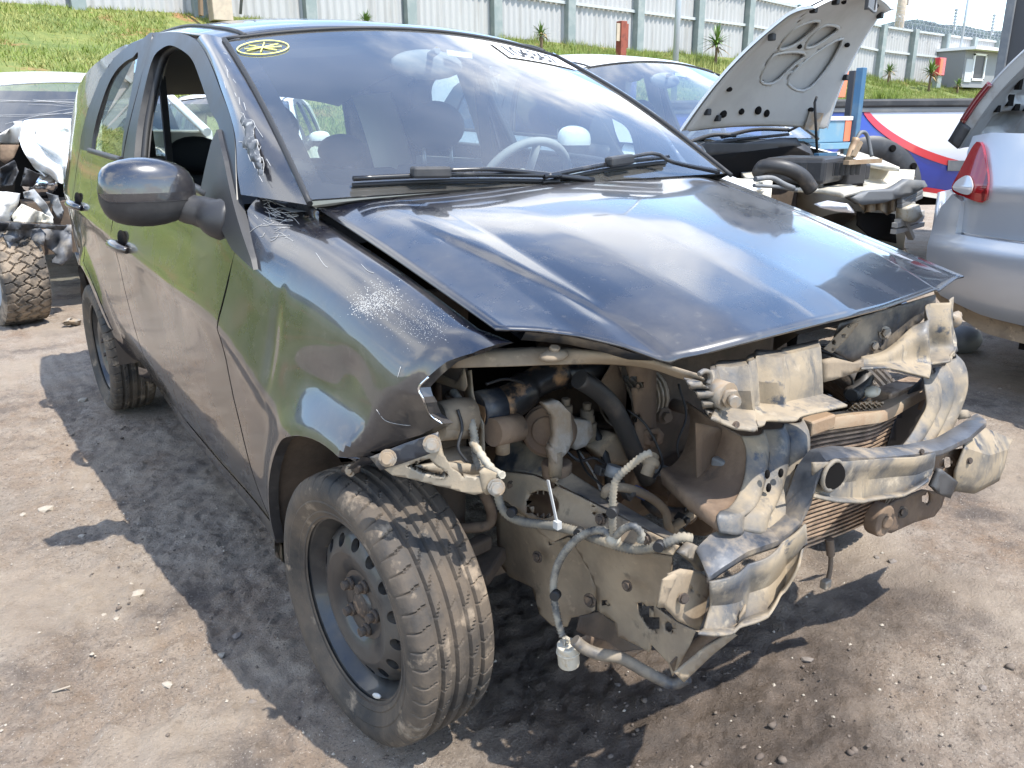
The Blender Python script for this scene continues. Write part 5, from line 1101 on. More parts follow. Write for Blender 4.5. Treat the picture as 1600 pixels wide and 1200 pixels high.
fl = [(1268, 722), (1300, 720), (1370, 718), (1425, 713), (1458, 706)]; fm = [(1268, 750), (1300, 752), (1370, 748), (1425, 740), (1456, 728)]; fb = [(1270, 778), (1300, 784), (1350, 788), (1410, 776), (1450, 752)]
rows('beam_face', [pts(fl, y=-.575), pts(fm, y=-.56), pts([(a, b-8) for a, b in fb], y=-.565), pts(fb, y=-.585)], 'mud_metal', 50, lambda u: .004*math.sin(u*9), .004, bf, bump=.001, crisp=True)
q = MB(); c = at(1297, 742, y=-.578); n_ = np.array([-.45, -.85, .1]); q.cyl(c, c+n_*.004, .025, 24); q.obj('tow_hole_shade', 'dark', bf);  # flat black disc, no opening: the hole's inner shade put into colour
q = MB(); q.tube([c+np.array([.026*math.cos(a), -.004, .026*math.sin(a)]) for a in np.linspace(0, 2*PI, 25)], .004, 6, False); q.obj('tow_hole_rim', 'mud_metal', bf)
lf = [(1108, 908), (1150, 890), (1190, 868), (1226, 842), (1250, 815)]; lm = [(1108, 945), (1150, 935), (1192, 912), (1228, 880), (1252, 845)]; lb = [(1098, 985), (1150, 975), (1195, 948), (1228, 915), (1246, 870)]
rows('beam_face', [pts(lf, y=-.575), pts(lm, y=-.56), pts(lb, y=-.575), pts([(1090, 992), (1140, 990), (1195, 962), (1226, 925), (1244, 880)], y=-.60)], 'mud_metal', 50, lambda u: .008*abs(math.sin(u*8)), .004, bf, bump=.002, crisp=True)
pxsheet('beam_tail', [(1085, 985), (1140, 985), (1165, 958), (1166, 945), (1150, 975), (1132, 990), (1105, 992)], lambda a, b: at(a, b, y=-.585), 'mud_panel', parent=bf)
# far end bracket
eb = [[at(1503, 664, y=-.50), at(1537, 670, y=-.50), at(1580, 688, y=-.48)], [at(1504, 700, y=-.54), at(1542, 712, y=-.545), at(1572, 702, y=-.51)], [at(1490, 735, y=-.54), at(1532, 748, y=-.55), at(1565, 732, y=-.52)], [at(1487, 765, y=-.53), at(1520, 770, y=-.54), at(1558, 750, y=-.51)]]
rows('end_bracket', eb, 'mud_metal', 30, None, .005, bf, bump=.003, crisp=True)
pxsheet('bracket_web', [(1456, 706), (1505, 700), (1504, 745), (1490, 768), (1465, 752), (1455, 730)], lambda a, b: at(a, b, y=-.515), 'mud_brown', [oval(1478, 722, 10, 9)], parent=bf)
pxsheet('foam_scrap', [(1450, 758), (1462, 730), (1488, 750), (1476, 776), (1462, 770)], lambda a, b: at(a, b, y=-.56), 'black_plastic', th=.012, parent=bf)
pxsheet('lower_bracket', [(1352, 812), (1395, 782), (1440, 764), (1474, 770), (1468, 790), (1456, 806), (1425, 815), (1388, 832), (1365, 826)], lambda a, b: at(a, b, y=-.47+.0004*(a-1352)), 'mud_brown', [oval(1445, 777, 6, 11)], th=.006)
q = MB(); c = at(1384, 815, y=-.50); q.cyl(c+np.array([0, .03, 0]), c, .035, 18); q.cyl(c, c+np.array([-.003, -.008, 0]), .014, 14); q.obj('horn', 'mud_brown', car, bevel=.004)
pxsheet('bracket_edge', [(1490, 640), (1510, 640), (1516, 652), (1496, 655)], lambda a, b: at(a, b, y=-.44), 'mud_metal_dark', th=.004)
hose('drain_hose', [at(1296, 842, y=-.40), at(1298, 868, y=-.405), at(1297, 890, y=-.41), at(1292, 912, y=-.415)], [.009]*12+[.005]*18, 'mud_shade'); q = MB(); q.box(at(1290, 912, y=-.415), (.022, .016, .02)); q.obj('drain_clip', 'zinc', car, bevel=.003)
# cast headlamp/fender bracket above the tyre
def brF(a, b): return at(a, b, y=np.interp(a, [580, 690, 800], [-.12, -.215, -.25]))
br = pxsheet('fender_bracket', [(603, 727), (632, 716), (662, 708), (683, 700), (684, 674), (689, 690), (694, 712), (704, 728), (718, 738), (738, 742), (753, 741), (753, 765), (737, 768), (712, 762), (680, 752), (645, 743), (618, 738)], brF, 'bracket_alu', [[(640, 724), (660, 716), (676, 712), (688, 726), (698, 738), (690, 741), (662, 735)], oval(722, 735, .1, .1, 4)], th=.014, cell=5)
pxsheet('bracket_strap', [(577, 711), (630, 690), (683, 672), (684, 700), (640, 716), (594, 731)], lambda a, b: brF(a, b)+np.array([-.004, -.012, .002]), 'mud_metal_dark', th=.004, parent=br)
for px, py in ((605, 712), (673, 690), (772, 757)):
    q = MB(); c = brF(px, py)+np.array([-.008, -.018, .004]); q.hexbolt(c, (-.5, -.8, .25), .0125, .014, 1.2); q.cyl(c, c+np.array([-.5, -.8, .25])*.020, .008, 12); q.obj('bolt', 'zinc', br)
pxsheet('bracket_arm', [(648, 727), (690, 720), (760, 726), (752, 742), (720, 740), (690, 742)], lambda a, b: at(a, b, y=-.17), 'bracket_alu', th=.008, parent=br)
pxsheet('rail_end_plate', [(748, 736), (756, 730), (783, 742), (780, 768), (758, 772), (753, 766)], lambda a, b: at(a, b, y=-.245), 'bracket_alu', th=.004, parent=br)
q = MB(); q.ball(at(718, 718, y=-.12), .05, 14, 8, (1, 1, .35)); q.obj('strut_top', 'mud_panel', br)
pxsheet('fender_tab', [(538, 728), (556, 722), (565, 728), (562, 738), (548, 742), (536, 736)], lambda a, b: at(a, b, x=-.775), 'rust_bolt', th=.004); bolt(548, 735, (-.9, -.3, .2), .008, x=-.78)
# wiring
hx_ = -.60
conduit('harness', [at(708, 612, x=-.60), at(720, 630, x=-.61), at(735, 655, x=-.615), at(742, 690, x=-.615), at(744, 715, x=-.615), at(750, 735, x=-.615)], .0075, 'conduit')
q = MB(); q.tube(pts([(700, 618), (710, 626)], x=-.60), .006, 8); q.obj('wire_plug', 'zinc', car)
conduit('harness', [at(779, 758, x=-.545), at(779, 780, x=-.545), at(790, 802, x=-.54), at(815, 815, x=-.53), at(865, 822, x=-.515), at(905, 832, x=-.505), at(940, 845, x=-.50), at(990, 858, x=-.485), at(1030, 853, x=-.475), at(1062, 840, x=-.455), at(1080, 842, x=-.44)], .0082, 'conduit_pale')
conduit('hanging_conduit', [at(958, 843, x=-.51), at(945, 830, x=-.515), at(925, 830, x=-.52), at(898, 845, x=-.53), at(875, 875, x=-.54), at(865, 910, x=-.545), at(868, 950, x=-.545), at(876, 985, x=-.54), at(880, 995, x=-.54)], .0066, 'conduit')
conduit('harness', [at(958, 842, x=-.51), at(957, 810, x=-.515), at(958, 770, x=-.515), at(964, 748, x=-.51), at(985, 728, x=-.495), at(1006, 712, x=-.48), at(1018, 708, x=-.47)], .0062, 'conduit_pale')
conduit('harness', [at(962, 838, x=-.512), at(975, 826, x=-.515), at(990, 822, x=-.51), at(1002, 834, x=-.50), at(1000, 846, x=-.50)], .0060, 'conduit')
q = MB(); q.ball(at(958, 842, x=-.508), .013, 10, 8); q.obj('tape_joint', 'wrap_pale', car)
wr = smooth(pts([(738, 690), (750, 708), (762, 725), (775, 740), (785, 742)], x=-.618), 24); q = MB(); q.tube(wr, [.0075+.0010*math.sin(k*1.9) for k in range(24)], 7); q.tube(smooth(pts([(752, 735), (765, 732), (784, 742)], x=-.62), 12), .006, 6); q.obj('tape_wrap', 'wrap_pale', car)
q = MB(); q.beam(at(856, 750, x=-.535), at(872, 825, x=-.53), .006, .002, (1, 0, 0)); q.box(at(871, 820, x=-.532), (.010, .012, .014)); q.obj('cable_tie', 'zip_tie', car)
# plug hanging on its wires
pc = at(888, 1022, x=-.54); dn = Vector((.10, .02, -1)).normalized(); pv = Vector(pc)
q = MB(); q.cyl(pv-dn*.022, pv+dn*.022, .0195, 18); q.cyl(pv-dn*.010, pv-dn*.003, .0215, 18); q.box(pv+Vector((-.012, -.012, -.004)), (.008, .008, .018)); pl = q.obj('hanging_plug', 'white_plastic', car, bevel=.002)
q = MB()
for k in range(4): q.tube([at(880, 994, x=-.54)+np.array([.002*k-.003, 0, 0]), pv-dn*.03+Vector((.004*k-.006, .003*(k % 2), 0)), pv-dn*.016+Vector((.006*k-.009, .003*(k % 2), 0))], .0018, 5)
q.obj('plug_wire', 'wrap_pale', pl)
# loose thin wires, clips, belt, sensor plugs and extra fixings in the bay
rw = random.Random(21)
def wire(name, l, r, m_, **k): b = MB(); b.tube(smooth([at(px, py, **(k if len(q_) == 0 else {'y': q_[0]})) for px, py, *q_ in l], 26), r, 5); return b.obj(name, m_, car)
for l, r, m_ in [([(900, 700, -.12), (915, 735, -.2), (940, 760, -.28), (958, 800, -.34)], .0024, 'rubber_seal'), ([(905, 705, -.12), (930, 745, -.2), (945, 790, -.3), (962, 836, -.40)], .0020, 'wire_white'), ([(980, 640, -.18), (1010, 665, -.22), (1035, 720, -.26), (1022, 748, -.3)], .0026, 'rubber_seal'), ([(1060, 600, -.2), (1072, 650, -.24), (1058, 700, -.26), (1078, 760, -.28), (1070, 800, -.3)], .0024, 'rubber_seal'),
               ([(1000, 838, -.36), (1020, 826, -.36), (1045, 838, -.37), (1070, 846, -.38)], .0018, 'wire_red'), ([(996, 840, -.37), (1012, 850, -.38), (1040, 846, -.38), (1064, 838, -.38)], .0018, 'wire_blue'), ([(715, 640, -.16), (722, 668, -.17), (716, 700, -.18), (730, 722, -.19)], .0030, 'rubber_seal'), ([(760, 600, -.14), (790, 592, -.13), (820, 600, -.12), (845, 615, -.12)], .0030, 'rubber_seal'),
               ([(880, 700, -.14), (905, 720, -.16), (930, 716, -.15), (955, 735, -.2), (975, 755, -.26)], .0034, 'rubber_hose'), ([(1110, 690, -.3), (1128, 720, -.34), (1122, 760, -.36), (1136, 790, -.38)], .0028, 'rubber_seal'), ([(1300, 640, -.36), (1320, 628, -.36), (1340, 632, -.37), (1356, 620, -.36)], .0026, 'rubber_seal'), ([(1292, 560, -.38), (1310, 575, -.37), (1330, 590, -.36), (1334, 610, -.36)], .0030, 'rubber_seal'), ([(1230, 810, -.50), (1215, 836, -.51), (1190, 842, -.52), (1170, 832, -.53)], .0022, 'rubber_seal')]:
    wire('loose_wire', l, r, m_)
q = MB(); q.tube([(-.285+.004*math.sin(a*2), -.075+.085*math.cos(a), .47+.12*math.sin(a)) for a in np.linspace(0, 2*PI, 40)], .009, 6, False); q.obj('drive_belt', 'rubber_seal', en)
q = MB(); c = np.array([-.22, -.10, .62])
for k in range(9): q.cyl(c+np.array([k*.012, 0, 0]), c+np.array([k*.012+.005, 0, 0]), .056, 18)
q.cyl(c, c+np.array([.11, 0, 0]), .050, 18); q.obj('alternator', 'cast_alu', en)
for px, py, yy, m_ in ((1035, 735, -.26, 'grey_plastic'), (980, 770, -.30, 'black_plastic'), (1065, 812, -.31, 'black_plastic'), (1000, 770, -.28, 'wire_blue'), (940, 735, -.22, 'black_plastic'), (1085, 705, -.28, 'black_plastic'), (1150, 745, -.42, 'grey_plastic')):
    q = MB(); c = at(px, py, y=yy); q.box(c, (.024, .02, .018), Matrix.Rotation(rw.uniform(0, 1.5), 3, 'Y')); q.box(c+np.array([0, -.012, .004]), (.012, .012, .010)); q.obj('sensor_plug', m_, car, bevel=.002)
for px, py, kw in ((800, 800, {'x': -.545}), (905, 832, {'x': -.512}), (1030, 853, {'x': -.482}), (868, 930, {'x': -.552}), (957, 800, {'x': -.522})):
    q = MB(); c = at(px, py, **kw); q.cyl(c+np.array([-.006, -.003, 0]), c+np.array([.006, .003, 0]), .0088, 12); q.obj('conduit_clip', 'rubber_seal', car)
for px, py, kw, r in ((800, 760, {'x': -.47}, .008), (938, 812, {'x': -.478}, .007), (1010, 842, {'x': -.482}, .007), (1150, 664, {'y': -.556}, .004), (1440, 706, {'y': -.565}, .004), (1515, 720, {'y': -.55}, .005), (1410, 800, {'y': -.46}, .009), (922, 938, {'x': -.478}, .009), (840, 870, {'x': -.49}, .008), (980, 915, {'x': -.475}, .007), (1068, 935, {'y': -.55}, .006)):
    q = MB(); c = at(px, py, **kw); n_ = (-1, -.2, .1) if 'x' in kw else (-.4, -.9, .2); q.hexbolt(c, n_, r, r*.8, 1.5); q.obj('bolt', 'rust_bolt', car)
# lower pipe and lip
hose('lower_pipe', [at(898, 1000, y=-.37), at(912, 1012, y=-.38), at(935, 1022, y=-.40), at(970, 1028, y=-.42), at(1010, 1050, y=-.45), at(1050, 1068, y=-.48), at(1075, 1058, y=-.50)], .0105, 'mud_metal_dark', n=40)
pxsheet('lower_tray', [(898, 1000), (915, 992), (945, 1000), (970, 1018), (1006, 1013), (985, 1028), (960, 1030), (925, 1020), (905, 1012)], lambda a, b: at(a, b, y=-.36), 'mud_brown')
pxsheet('lower_tray', [(900, 985), (905, 962), (935, 955), (962, 975), (972, 996), (1006, 1014), (960, 1022), (930, 1000)], lambda a, b: at(a, b, y=-.30), 'mud_shade')
pxsheet('lower_lip', [(1052, 1050), (1100, 1010), (1142, 985), (1149, 991), (1110, 1022), (1066, 1064)], lambda a, b: at(a, b, y=-.56), 'mud_panel', th=.004)
pxsheet('lower_lip', [(1046, 1036), (1080, 1000), (1128, 968), (1140, 982), (1100, 1006), (1052, 1050)], lambda a, b: at(a, b, y=-.52), 'mud_shade', th=.003)
q = MB(); c = at(1122, 982, y=-.54); q.cyl(c, c+np.array([0, 0, .03]), .022, 14); q.obj('rubber_foot', 'mud_shade', car)
# paint damage: scrapes and scratches on the fender and pillar
def damage(name, F, A, B, specs, material, r=.0009):
    a, b = np.meshgrid(A, B, indexing='ij'); Q = np.array([F(x, y) for x, y in zip(a.ravel(), b.ravel())]); u, v = proj(Q); m_ = MB()
    for line in specs:
        P_ = []
        for px, py in line:
            k = np.argmin((u-px)**2+(v-py)**2); p = Q[k]; d = CAM-p; P_.append(p+d/np.linalg.norm(d)*.0015)
        P_ = smooth(P_, max(6, 3*len(P_))); m_.tube(P_, r, 4)
    return m_.obj(name, material, car, kind='stuff')
rn = random.Random(3); L1 = []
for k in range(42):
    x = 405+rn.gauss(22, 18); y = 330+rn.gauss(8, 18); a = rn.gauss(.25, .45); l = rn.uniform(8, 34); L1.append([(x, y), (x+l*.5*math.cos(a), y+l*.5*math.sin(a)+rn.uniform(-3, 3)), (x+l*math.cos(a), y+l*math.sin(a))])
L1 += [[(565, 412), (574, 422), (583, 427)], [(492, 395), (505, 412), (512, 416)], [(592, 640), (600, 655), (625, 662), (640, 665)], [(622, 590), (628, 575)]]
damage('scratches', fend, np.linspace(-.35, .6, 110), np.linspace(0, .7, 80), L1, 'scratch_white', .0005)
L2 = []
ctr = [(379, 180), (390, 185), (398, 197), (395, 210), (400, 220), (405, 235), (408, 250), (411, 265), (412, 278), (405, 278), (400, 262), (392, 250), (386, 235), (378, 225), (384, 212), (380, 198), (375, 190), (379, 180)]
for k in range(len(ctr)-1):
    L2.append([ctr[k], ((ctr[k][0]+ctr[k+1][0])/2+rn.uniform(-2, 2), (ctr[k][1]+ctr[k+1][1])/2+rn.uniform(-2, 2)), ctr[k+1]])
    L2.append([ctr[k], (ctr[k][0]+rn.uniform(-5, 5), ctr[k][1]+rn.uniform(-5, 5))])
for k in range(16): x = rn.uniform(348, 420); y = 60+(x-330)*2.3+rn.uniform(-30, 30); L2.append([(x, y), (x+rn.uniform(2, 7), y+rn.uniform(4, 12))])
_o = smooth([(.585, 1.030), (.63, 1.075), (.71, 1.163), (.885, 1.266), (1.058, 1.350), (1.20, 1.402)], 40); _A = np.array([dside(y, z) for y, z in _o]); _B = np.array([wsF(-1.012, v) for v in np.linspace(-.02, 1.03, 40)])
def pilF(k, t_): 
    i = int(round(k)); bl = math.sin(PI*t_)*.015; return _A[i]+(_B[i]-_A[i])*t_+np.array([-bl*.8, -bl*.35, bl*.7])
damage('scratches', pilF, np.arange(40), np.linspace(0, 1, 30), L2, 'scratch_white', .0006)
_k, _t = np.meshgrid(np.arange(40), np.linspace(0, 1, 60), indexing='ij'); _Q = np.array([pilF(a, b) for a, b in zip(_k.ravel(), _t.ravel())]); _u, _v = proj(_Q)
def on_pillar(px, py):
    i = np.argsort((_u-px)**2+(_v-py)**2)[:4]; w_ = 1/(1+(_u[i]-px)**2+(_v[i]-py)**2); p = (_Q[i]*w_[:, None]).sum(0)/w_.sum(); d = CAM-p; return p+d/np.linalg.norm(d)*.002
pxsheet('scraped_patch', ctr[:-1], on_pillar, 'scrape_grey', th=.0004, cell=5)
# chipped flaking paint specks on the fender top
q = MB(); a, b = np.meshgrid(np.linspace(-.2, .25, 100), np.linspace(0, .4, 80), indexing='ij'); Q = np.array([fend(x, y) for x, y in zip(a.ravel(), b.ravel())]); u, v = proj(Q)
for k in range(1900):
    if k < 1000: px = rn.gauss(592, 17); py = rn.gauss(470, 12)
    elif k < 1250: px = rn.gauss(568, 9); py = rn.gauss(482, 6)
    else: px = rn.gauss(660, 26); py = rn.gauss(506, 14)
    i = np.argmin((u-px)**2+(v-py)**2); p = Q[i]; d = CAM-p; d /= np.linalg.norm(d); p = p+d*.001+RGT*rn.uniform(-.003, .003)+UPV*rn.uniform(-.003, .003); r = rn.uniform(.0004, .0013)*(1 if k < 1250 else .6)
    e1 = RGT*r; e2 = np.cross(d, RGT)*r; q.add([p-e1, p-e2*rn.uniform(.4, 1), p+e1*rn.uniform(.4, 1), p+e2], [(0, 1, 2, 3)])
q.obj('paint_chips', 'scratch_white', car, kind='stuff')

# ================================================================== OTHER VEHICLES
def clone_body(target, M_, mats, skip=(), only_side=None):
    """copies of the plain body parts of a hatchback for another car of that build, in other paint"""
    def cp(o, par, top):
        c = o.copy(); COL.objects.link(c); c.parent = par
        if 'label' in c: del c['label']
        if top: c.matrix_parent_inverse = Matrix.Identity(4); c.matrix_basis = M_ @ (Matrix.Identity(4) if o.type != 'MESH' else Matrix.LocRotScale(o.location, o.rotation_euler, o.scale))
        for sl_ in c.material_slots:
            k = sl_.material.name if sl_.material else ''
            if k in mats: sl_.link = 'OBJECT'; sl_.material = MAT[mats[k]]
        for ch in o.children:
            if ch.name.split('.')[0] not in skip: cp(ch, c, False)
        return c
    keep = ('front_door', 'rear_door', 'sill', 'quarter_panel', 'windscreen', 'pillar', 'roof', 'tailgate', 'rear_bumper', 'floor_pan', 'firewall', 'door_card', 'wheel', 'pillar_trim', 'front_seat', 'rear_seat', 'dashboard', 'steering_wheel', 'rear_view_mirror', 'door_mirror', 'mirror_sail', 'cowl', 'wheel_well', 'fender', 'wiper')
    for o in list(car.children):
        st = o.name.split('.')[0]
        if st in keep and st not in skip:
            if st == 'fender' and o.get('label'): continue
            cp(o, target, True)
            if st == 'fender':
                c = cp(o, target, True); c.matrix_basis = M_ @ Matrix.Scale(-1, 4, (1, 0, 0))
def mats_for(p): return {'paint_black': p, 'paint_dusty': p}
no_marks = ('chalk_mark', 'lot_sticker', 'lot_number', 'balance_weight')
def base_mat(loc, off, sc=(1, 1, 1)):      # body built in hatchback coordinates, moved to off, its empty at loc
    return Matrix.Translation(Vector(off)-Vector(loc)) @ Matrix.Diagonal((*sc, 1))
# --- white hatchback with raised bonnet
WO = (2.42, 1.36, 0); wl = (2.42, 2.6, 0)
wcar = thing('white_hatchback', wl, 'white hatchback parked alongside with its bonnet propped up and engine bay open', 'car'); PINV[wcar.name] = Matrix.Translation(Vector(wl)).inverted()
clone_body(wcar, base_mat(wl, WO, (1, 1, 1.045)), mats_for('paint_white'), no_marks+('wiper',))
def W_(x, y, z): return np.array([WO[0]+x, WO[1]+y, z*1.045])
# raised bonnet: hinge line and tip line
H0, H1 = at(1062, 207, x=1.80), at(1292, 196, x=2.86); T1 = at(1388, 2, x=2.93); T0 = at(1262, -4, x=1.90)
H1[2] = H0[2] = (H0[2]+H1[2])/2
def rec(a, b):
    """depth of the pressed inner frame: 0 on ribs, 1 in the recessed fields"""
    d = 0
    for (ca, cb, ra, rb, rot) in ((.30, .36, .15, .20, .25), (.62, .34, .17, .22, -.15), (.32, .76, .17, .13, .2), (.66, .74, .17, .13, -.25), (.075, .45, .055, .30, 0), (.93, .45, .05, .30, 0)):
        x = (a-ca)*math.cos(rot)+(b-cb)*math.sin(rot); y = -(a-ca)*math.sin(rot)+(b-cb)*math.cos(rot)
        q = (abs(x/ra)**4+abs(y/rb)**4)**.25; d = max(d, float(sstep(1.06, .92, q)))
    return d
def bonF(a, b, off=0., under=False):
    e0 = H0+(T0-H0)*b; e1 = H1+(T1-H1)*b; p = e0+(e1-e0)*a; n_ = np.cross(T0-H0, H1-H0); n_ /= np.linalg.norm(n_)
    if n_[1] > 0: n_ = -n_                                                # towards the engine side
    crown = -.075*math.sin(PI*a)*(.45+.55*math.sin(PI*b*.9))-.05*math.sin(PI*b)+.05*(max(0, b-.85)/.15)**2
    front = .10*(1-(2*a-1)**2)*max(0, b-.55)/.45
    p = p+(T0-H0)*0+n_*(crown+off)+((T0-H0)/np.linalg.norm(T0-H0))*front*.55
    if under: p = p+n_*(.045*(1-rec(a, b))*float(sstep(0, .06, min(a, 1-a, b+.02, 1-b))))
    return p
A_ = np.linspace(0, 1, 60); B_ = np.linspace(0, 1, 60)
q = MB(); q.grid(np.array([[bonF(a, b) for a in A_[::2]] for b in B_[::2]]), True); bon = q.obj('bonnet', 'paint_white', wcar, thick=.003, label='white bonnet standing open')
fields = [[(1217, 75), (1234, 51), (1256, 37), (1281, 35), (1258, 58), (1234, 74)], [(1258, 73), (1266, 58), (1288, 39), (1311, 44), (1294, 60), (1273, 73)], [(1189, 127), (1200, 98), (1211, 85), (1258, 84), (1241, 103), (1209, 129)], [(1231, 129), (1238, 116), (1275, 82), (1316, 60), (1301, 94), (1275, 129), (1252, 142)]]
holes_ = [inv(lambda a, b: bonF(a, b, .03), np.linspace(0, 1, 90), np.linspace(0, 1, 90), f) for f in fields]
holes_ = [[tuple(p) for p in smooth(h, 22, True)[:-1]] for h in holes_]
olb = [(.015, .015), (.5, .0), (.985, .015), (.985, .985), (.015, .985)]
bb = MB()
for c in clip_grid(hole_key(olb, holes_), 34, 34):
    bb.add([bonF(a, b, .012+.020*float(sstep(0, .05, min(a, 1-a, b+.02, 1-b)))) for a, b in c], [tuple(range(len(c)))], True)
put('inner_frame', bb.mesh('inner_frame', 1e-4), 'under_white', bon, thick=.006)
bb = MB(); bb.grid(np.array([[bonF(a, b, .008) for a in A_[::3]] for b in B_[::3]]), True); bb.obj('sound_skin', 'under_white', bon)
for h in holes_:
    h3 = [bonF(a, b, .030) for a, b in h]; bb = MB(); bb.tube(h3+[h3[0]], .0085, 6, False); bb.obj('frame_lip', 'under_white', bon)
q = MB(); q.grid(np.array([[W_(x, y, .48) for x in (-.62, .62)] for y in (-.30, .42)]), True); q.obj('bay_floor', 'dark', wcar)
for s in (-1, 1):
    q = MB(); q.grid(np.array([[W_(s*.60, y, z) for y in (-.28, .1, .42)] for z in (.45, .70, .88)]), True); q.obj('bay_side', 'paint_cream', wcar, thick=.01)
q = MB()
for e in (0, 1): q.strip([bonF(e, b, -.001) for b in B_], [bonF(e, b, .012) for b in B_])
q.strip([bonF(a, 1, -.001) for a in A_], [bonF(a, 1, .014) for a in A_]); q.obj('hem', 'paint_white', bon)
for a, b in ((.06, .16), (.17, .10), (.035, .72), (.97, .40), (.93, .90), (.30, .94), (.12, .92)):
    c = bonF(a, b, .04); q = MB(); q.box(c, (.025, .03, .03)); q.obj('bump_stop', 'rubber_seal', bon, bevel=.005)
for a, b, l, w in ((.20, .12, .05, .02), (.45, .12, .05, .022), (.52, .10, .04, .02), (.50, .56, .03, .012), (.48, .90, .03, .012), (.80, .94, .03, .014), (.86, .62, .04, .012), (.82, .14, .05, .012), (.12, .30, .04, .012), (.33, .12, .04, .016)):
    q = MB(); q.ball(bonF(a, b, .035), 1, 10, 6, (l*.5, .012, w)); q.obj('frame_hole_shade', 'dark', bon)  # solid black blobs in place of openings, their inner shade painted black
q = MB(); c = bonF(.62, .97, .05); q.tube(smooth([c+np.array([-.05, 0, .02]), c+np.array([0, -.02, .05]), c+np.array([.05, 0, .0]), c+np.array([.02, -.02, -.05]), c+np.array([-.03, -.01, -.03])], 24), .006, 6); q.box(c, (.05, .02, .08)); q.obj('latch_hook', 'grey_plastic', bon)
q = MB(); q.plate([bonF(.80, .02, .05), bonF(.90, .02, .05), bonF(.90, .14, .05), bonF(.80, .14, .05)], .006); q.obj('hinge_plate', 'zinc', bon)
q = MB(); q.tube([at(1276, 152, y=1.38), at(1273, 160, y=1.37), at(1277, 245, y=1.38)], .007, 8); q.obj('prop_rod', 'rubber_seal', wcar)
q = MB(); q.tube(smooth([at(1262, 182, y=1.55), at(1250, 195, y=1.6), at(1232, 205, y=1.6)], 14), .008, 6); q.obj('washer_hose', 'rubber_seal', wcar)
# wipers and cowl grille of the white car
for a, b in (((1078, 222), (1150, 212)), ((1128, 214), (1232, 203))):
    q = MB(); q.tube(smooth([at(*a, y=1.70), at((a[0]+b[0])/2, (a[1]+b[1])/2-6, y=1.72), at(*b, y=1.66)], 14), .011, 6); q.tube([at(a[0]+4, a[1]+6, y=1.68), at(b[0], b[1]+7, y=1.66)], .009, 6); q.obj('wiper', 'rubber_seal', wcar)
pxsheet('cowl_tray', [(1070, 235), (1100, 222), (1160, 224), (1215, 215), (1240, 215), (1248, 228), (1200, 238), (1130, 244), (1085, 246)], lambda a, b: at(a, b, y=1.58), 'black_plastic', th=.02, parent=wcar)
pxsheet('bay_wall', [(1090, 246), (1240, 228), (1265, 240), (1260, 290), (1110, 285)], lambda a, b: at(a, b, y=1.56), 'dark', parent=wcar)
# engine bay
def zb(p, z): return [at(a, b, z=z) for a, b in p]
q = MB(); c0 = at(1258, 258, y=1.25); q.box(c0+np.array([0, 0, -.02]), (.36, .30, .12), Matrix.Rotation(R_(18), 3, 'Z')); ab = q.obj('air_box', 'black_plastic', wcar, bevel=.02)
q = MB()
for k in range(11): q.box(c0+np.array([-.16+k*.032, -.155-.008*k+.05, -.015]), (.012, .03, .06), Matrix.Rotation(R_(18), 3, 'Z'))
q.obj('air_box_clip', 'black_plastic', ab)
hose('intake_hose', [at(1186, 270, y=1.2), at(1195, 260, y=1.15), at(1225, 262, y=1.08), at(1252, 275, y=1.04), at(1268, 296, y=1.02)], .034, 'rubber_hose', wcar)
q = MB(); q.tube(smooth([at(1180, 280, y=1.0), at(1205, 278, y=1.0), at(1225, 288, y=.98), at(1240, 294, y=.98)], 16), .012, 6); q.tube(smooth([at(1178, 290, y=.99), at(1215, 292, y=.99), at(1245, 297, y=.98)], 12), .009, 6); q.obj('wiring_loom', 'grey_plastic', wcar)
q = MB(); q.box(at(1320, 270, y=1.2), (.16, .14, .12)); q.box(at(1345, 268, y=1.18), (.05, .08, .08)); q.obj('battery', 'panel_dark', wcar, bevel=.01)
pxsheet('slam_panel', [(1222, 295), (1270, 291), (1314, 286), (1352, 277), (1380, 265), (1401, 268), (1411, 280), (1397, 291), (1382, 298), (1347, 301), (1318, 309), (1280, 302), (1240, 300)], lambda a, b: at(a, b, z=.845), 'paint_cream', [oval(1335, 293, 6, 3), oval(1385, 281, 8, 2.5, 10, -.25)], th=.02, parent=wcar)
pxsheet('inner_fender', [(1275, 236), (1320, 234), (1372, 252), (1405, 268), (1380, 266), (1340, 258), (1300, 250)], lambda a, b: at(a, b, z=.93), 'paint_cream', th=.02, parent=wcar)
pxsheet('inner_fender', [(1152, 270), (1188, 274), (1192, 290), (1165, 284)], lambda a, b: at(a, b, z=.90), 'paint_cream', th=.02, parent=wcar)
pxsheet('grille_top', [(1318, 308), (1348, 298), (1385, 295), (1410, 279), (1433, 281), (1438, 290), (1410, 303), (1368, 316), (1336, 319)], lambda a, b: at(a, b, y=.96-.0005*(a-1318)), 'grey_plastic', th=.04, parent=wcar)
for k in range(3):
    q = MB(); q.beam(at(1405, 308+7*k, y=.90), at(1438, 292+7*k, y=.93), .03, .025); q.obj('grille_slat', 'grey_plastic', wcar, bevel=.006)
pxsheet('torn_bumper', [(1340, 318), (1372, 312), (1400, 306), (1408, 318), (1398, 330), (1385, 336), (1374, 328), (1352, 332)], lambda a, b: at(a, b, y=.95+.03*math.sin(a*.35)), 'mud_panel', th=.006, cell=4, parent=wcar)
pxsheet('headlamp_housing', [(1400, 324), (1418, 318), (1424, 336), (1412, 346), (1400, 344)], lambda a, b: at(a, b, y=.92), 'white_plastic', th=.06, parent=wcar)
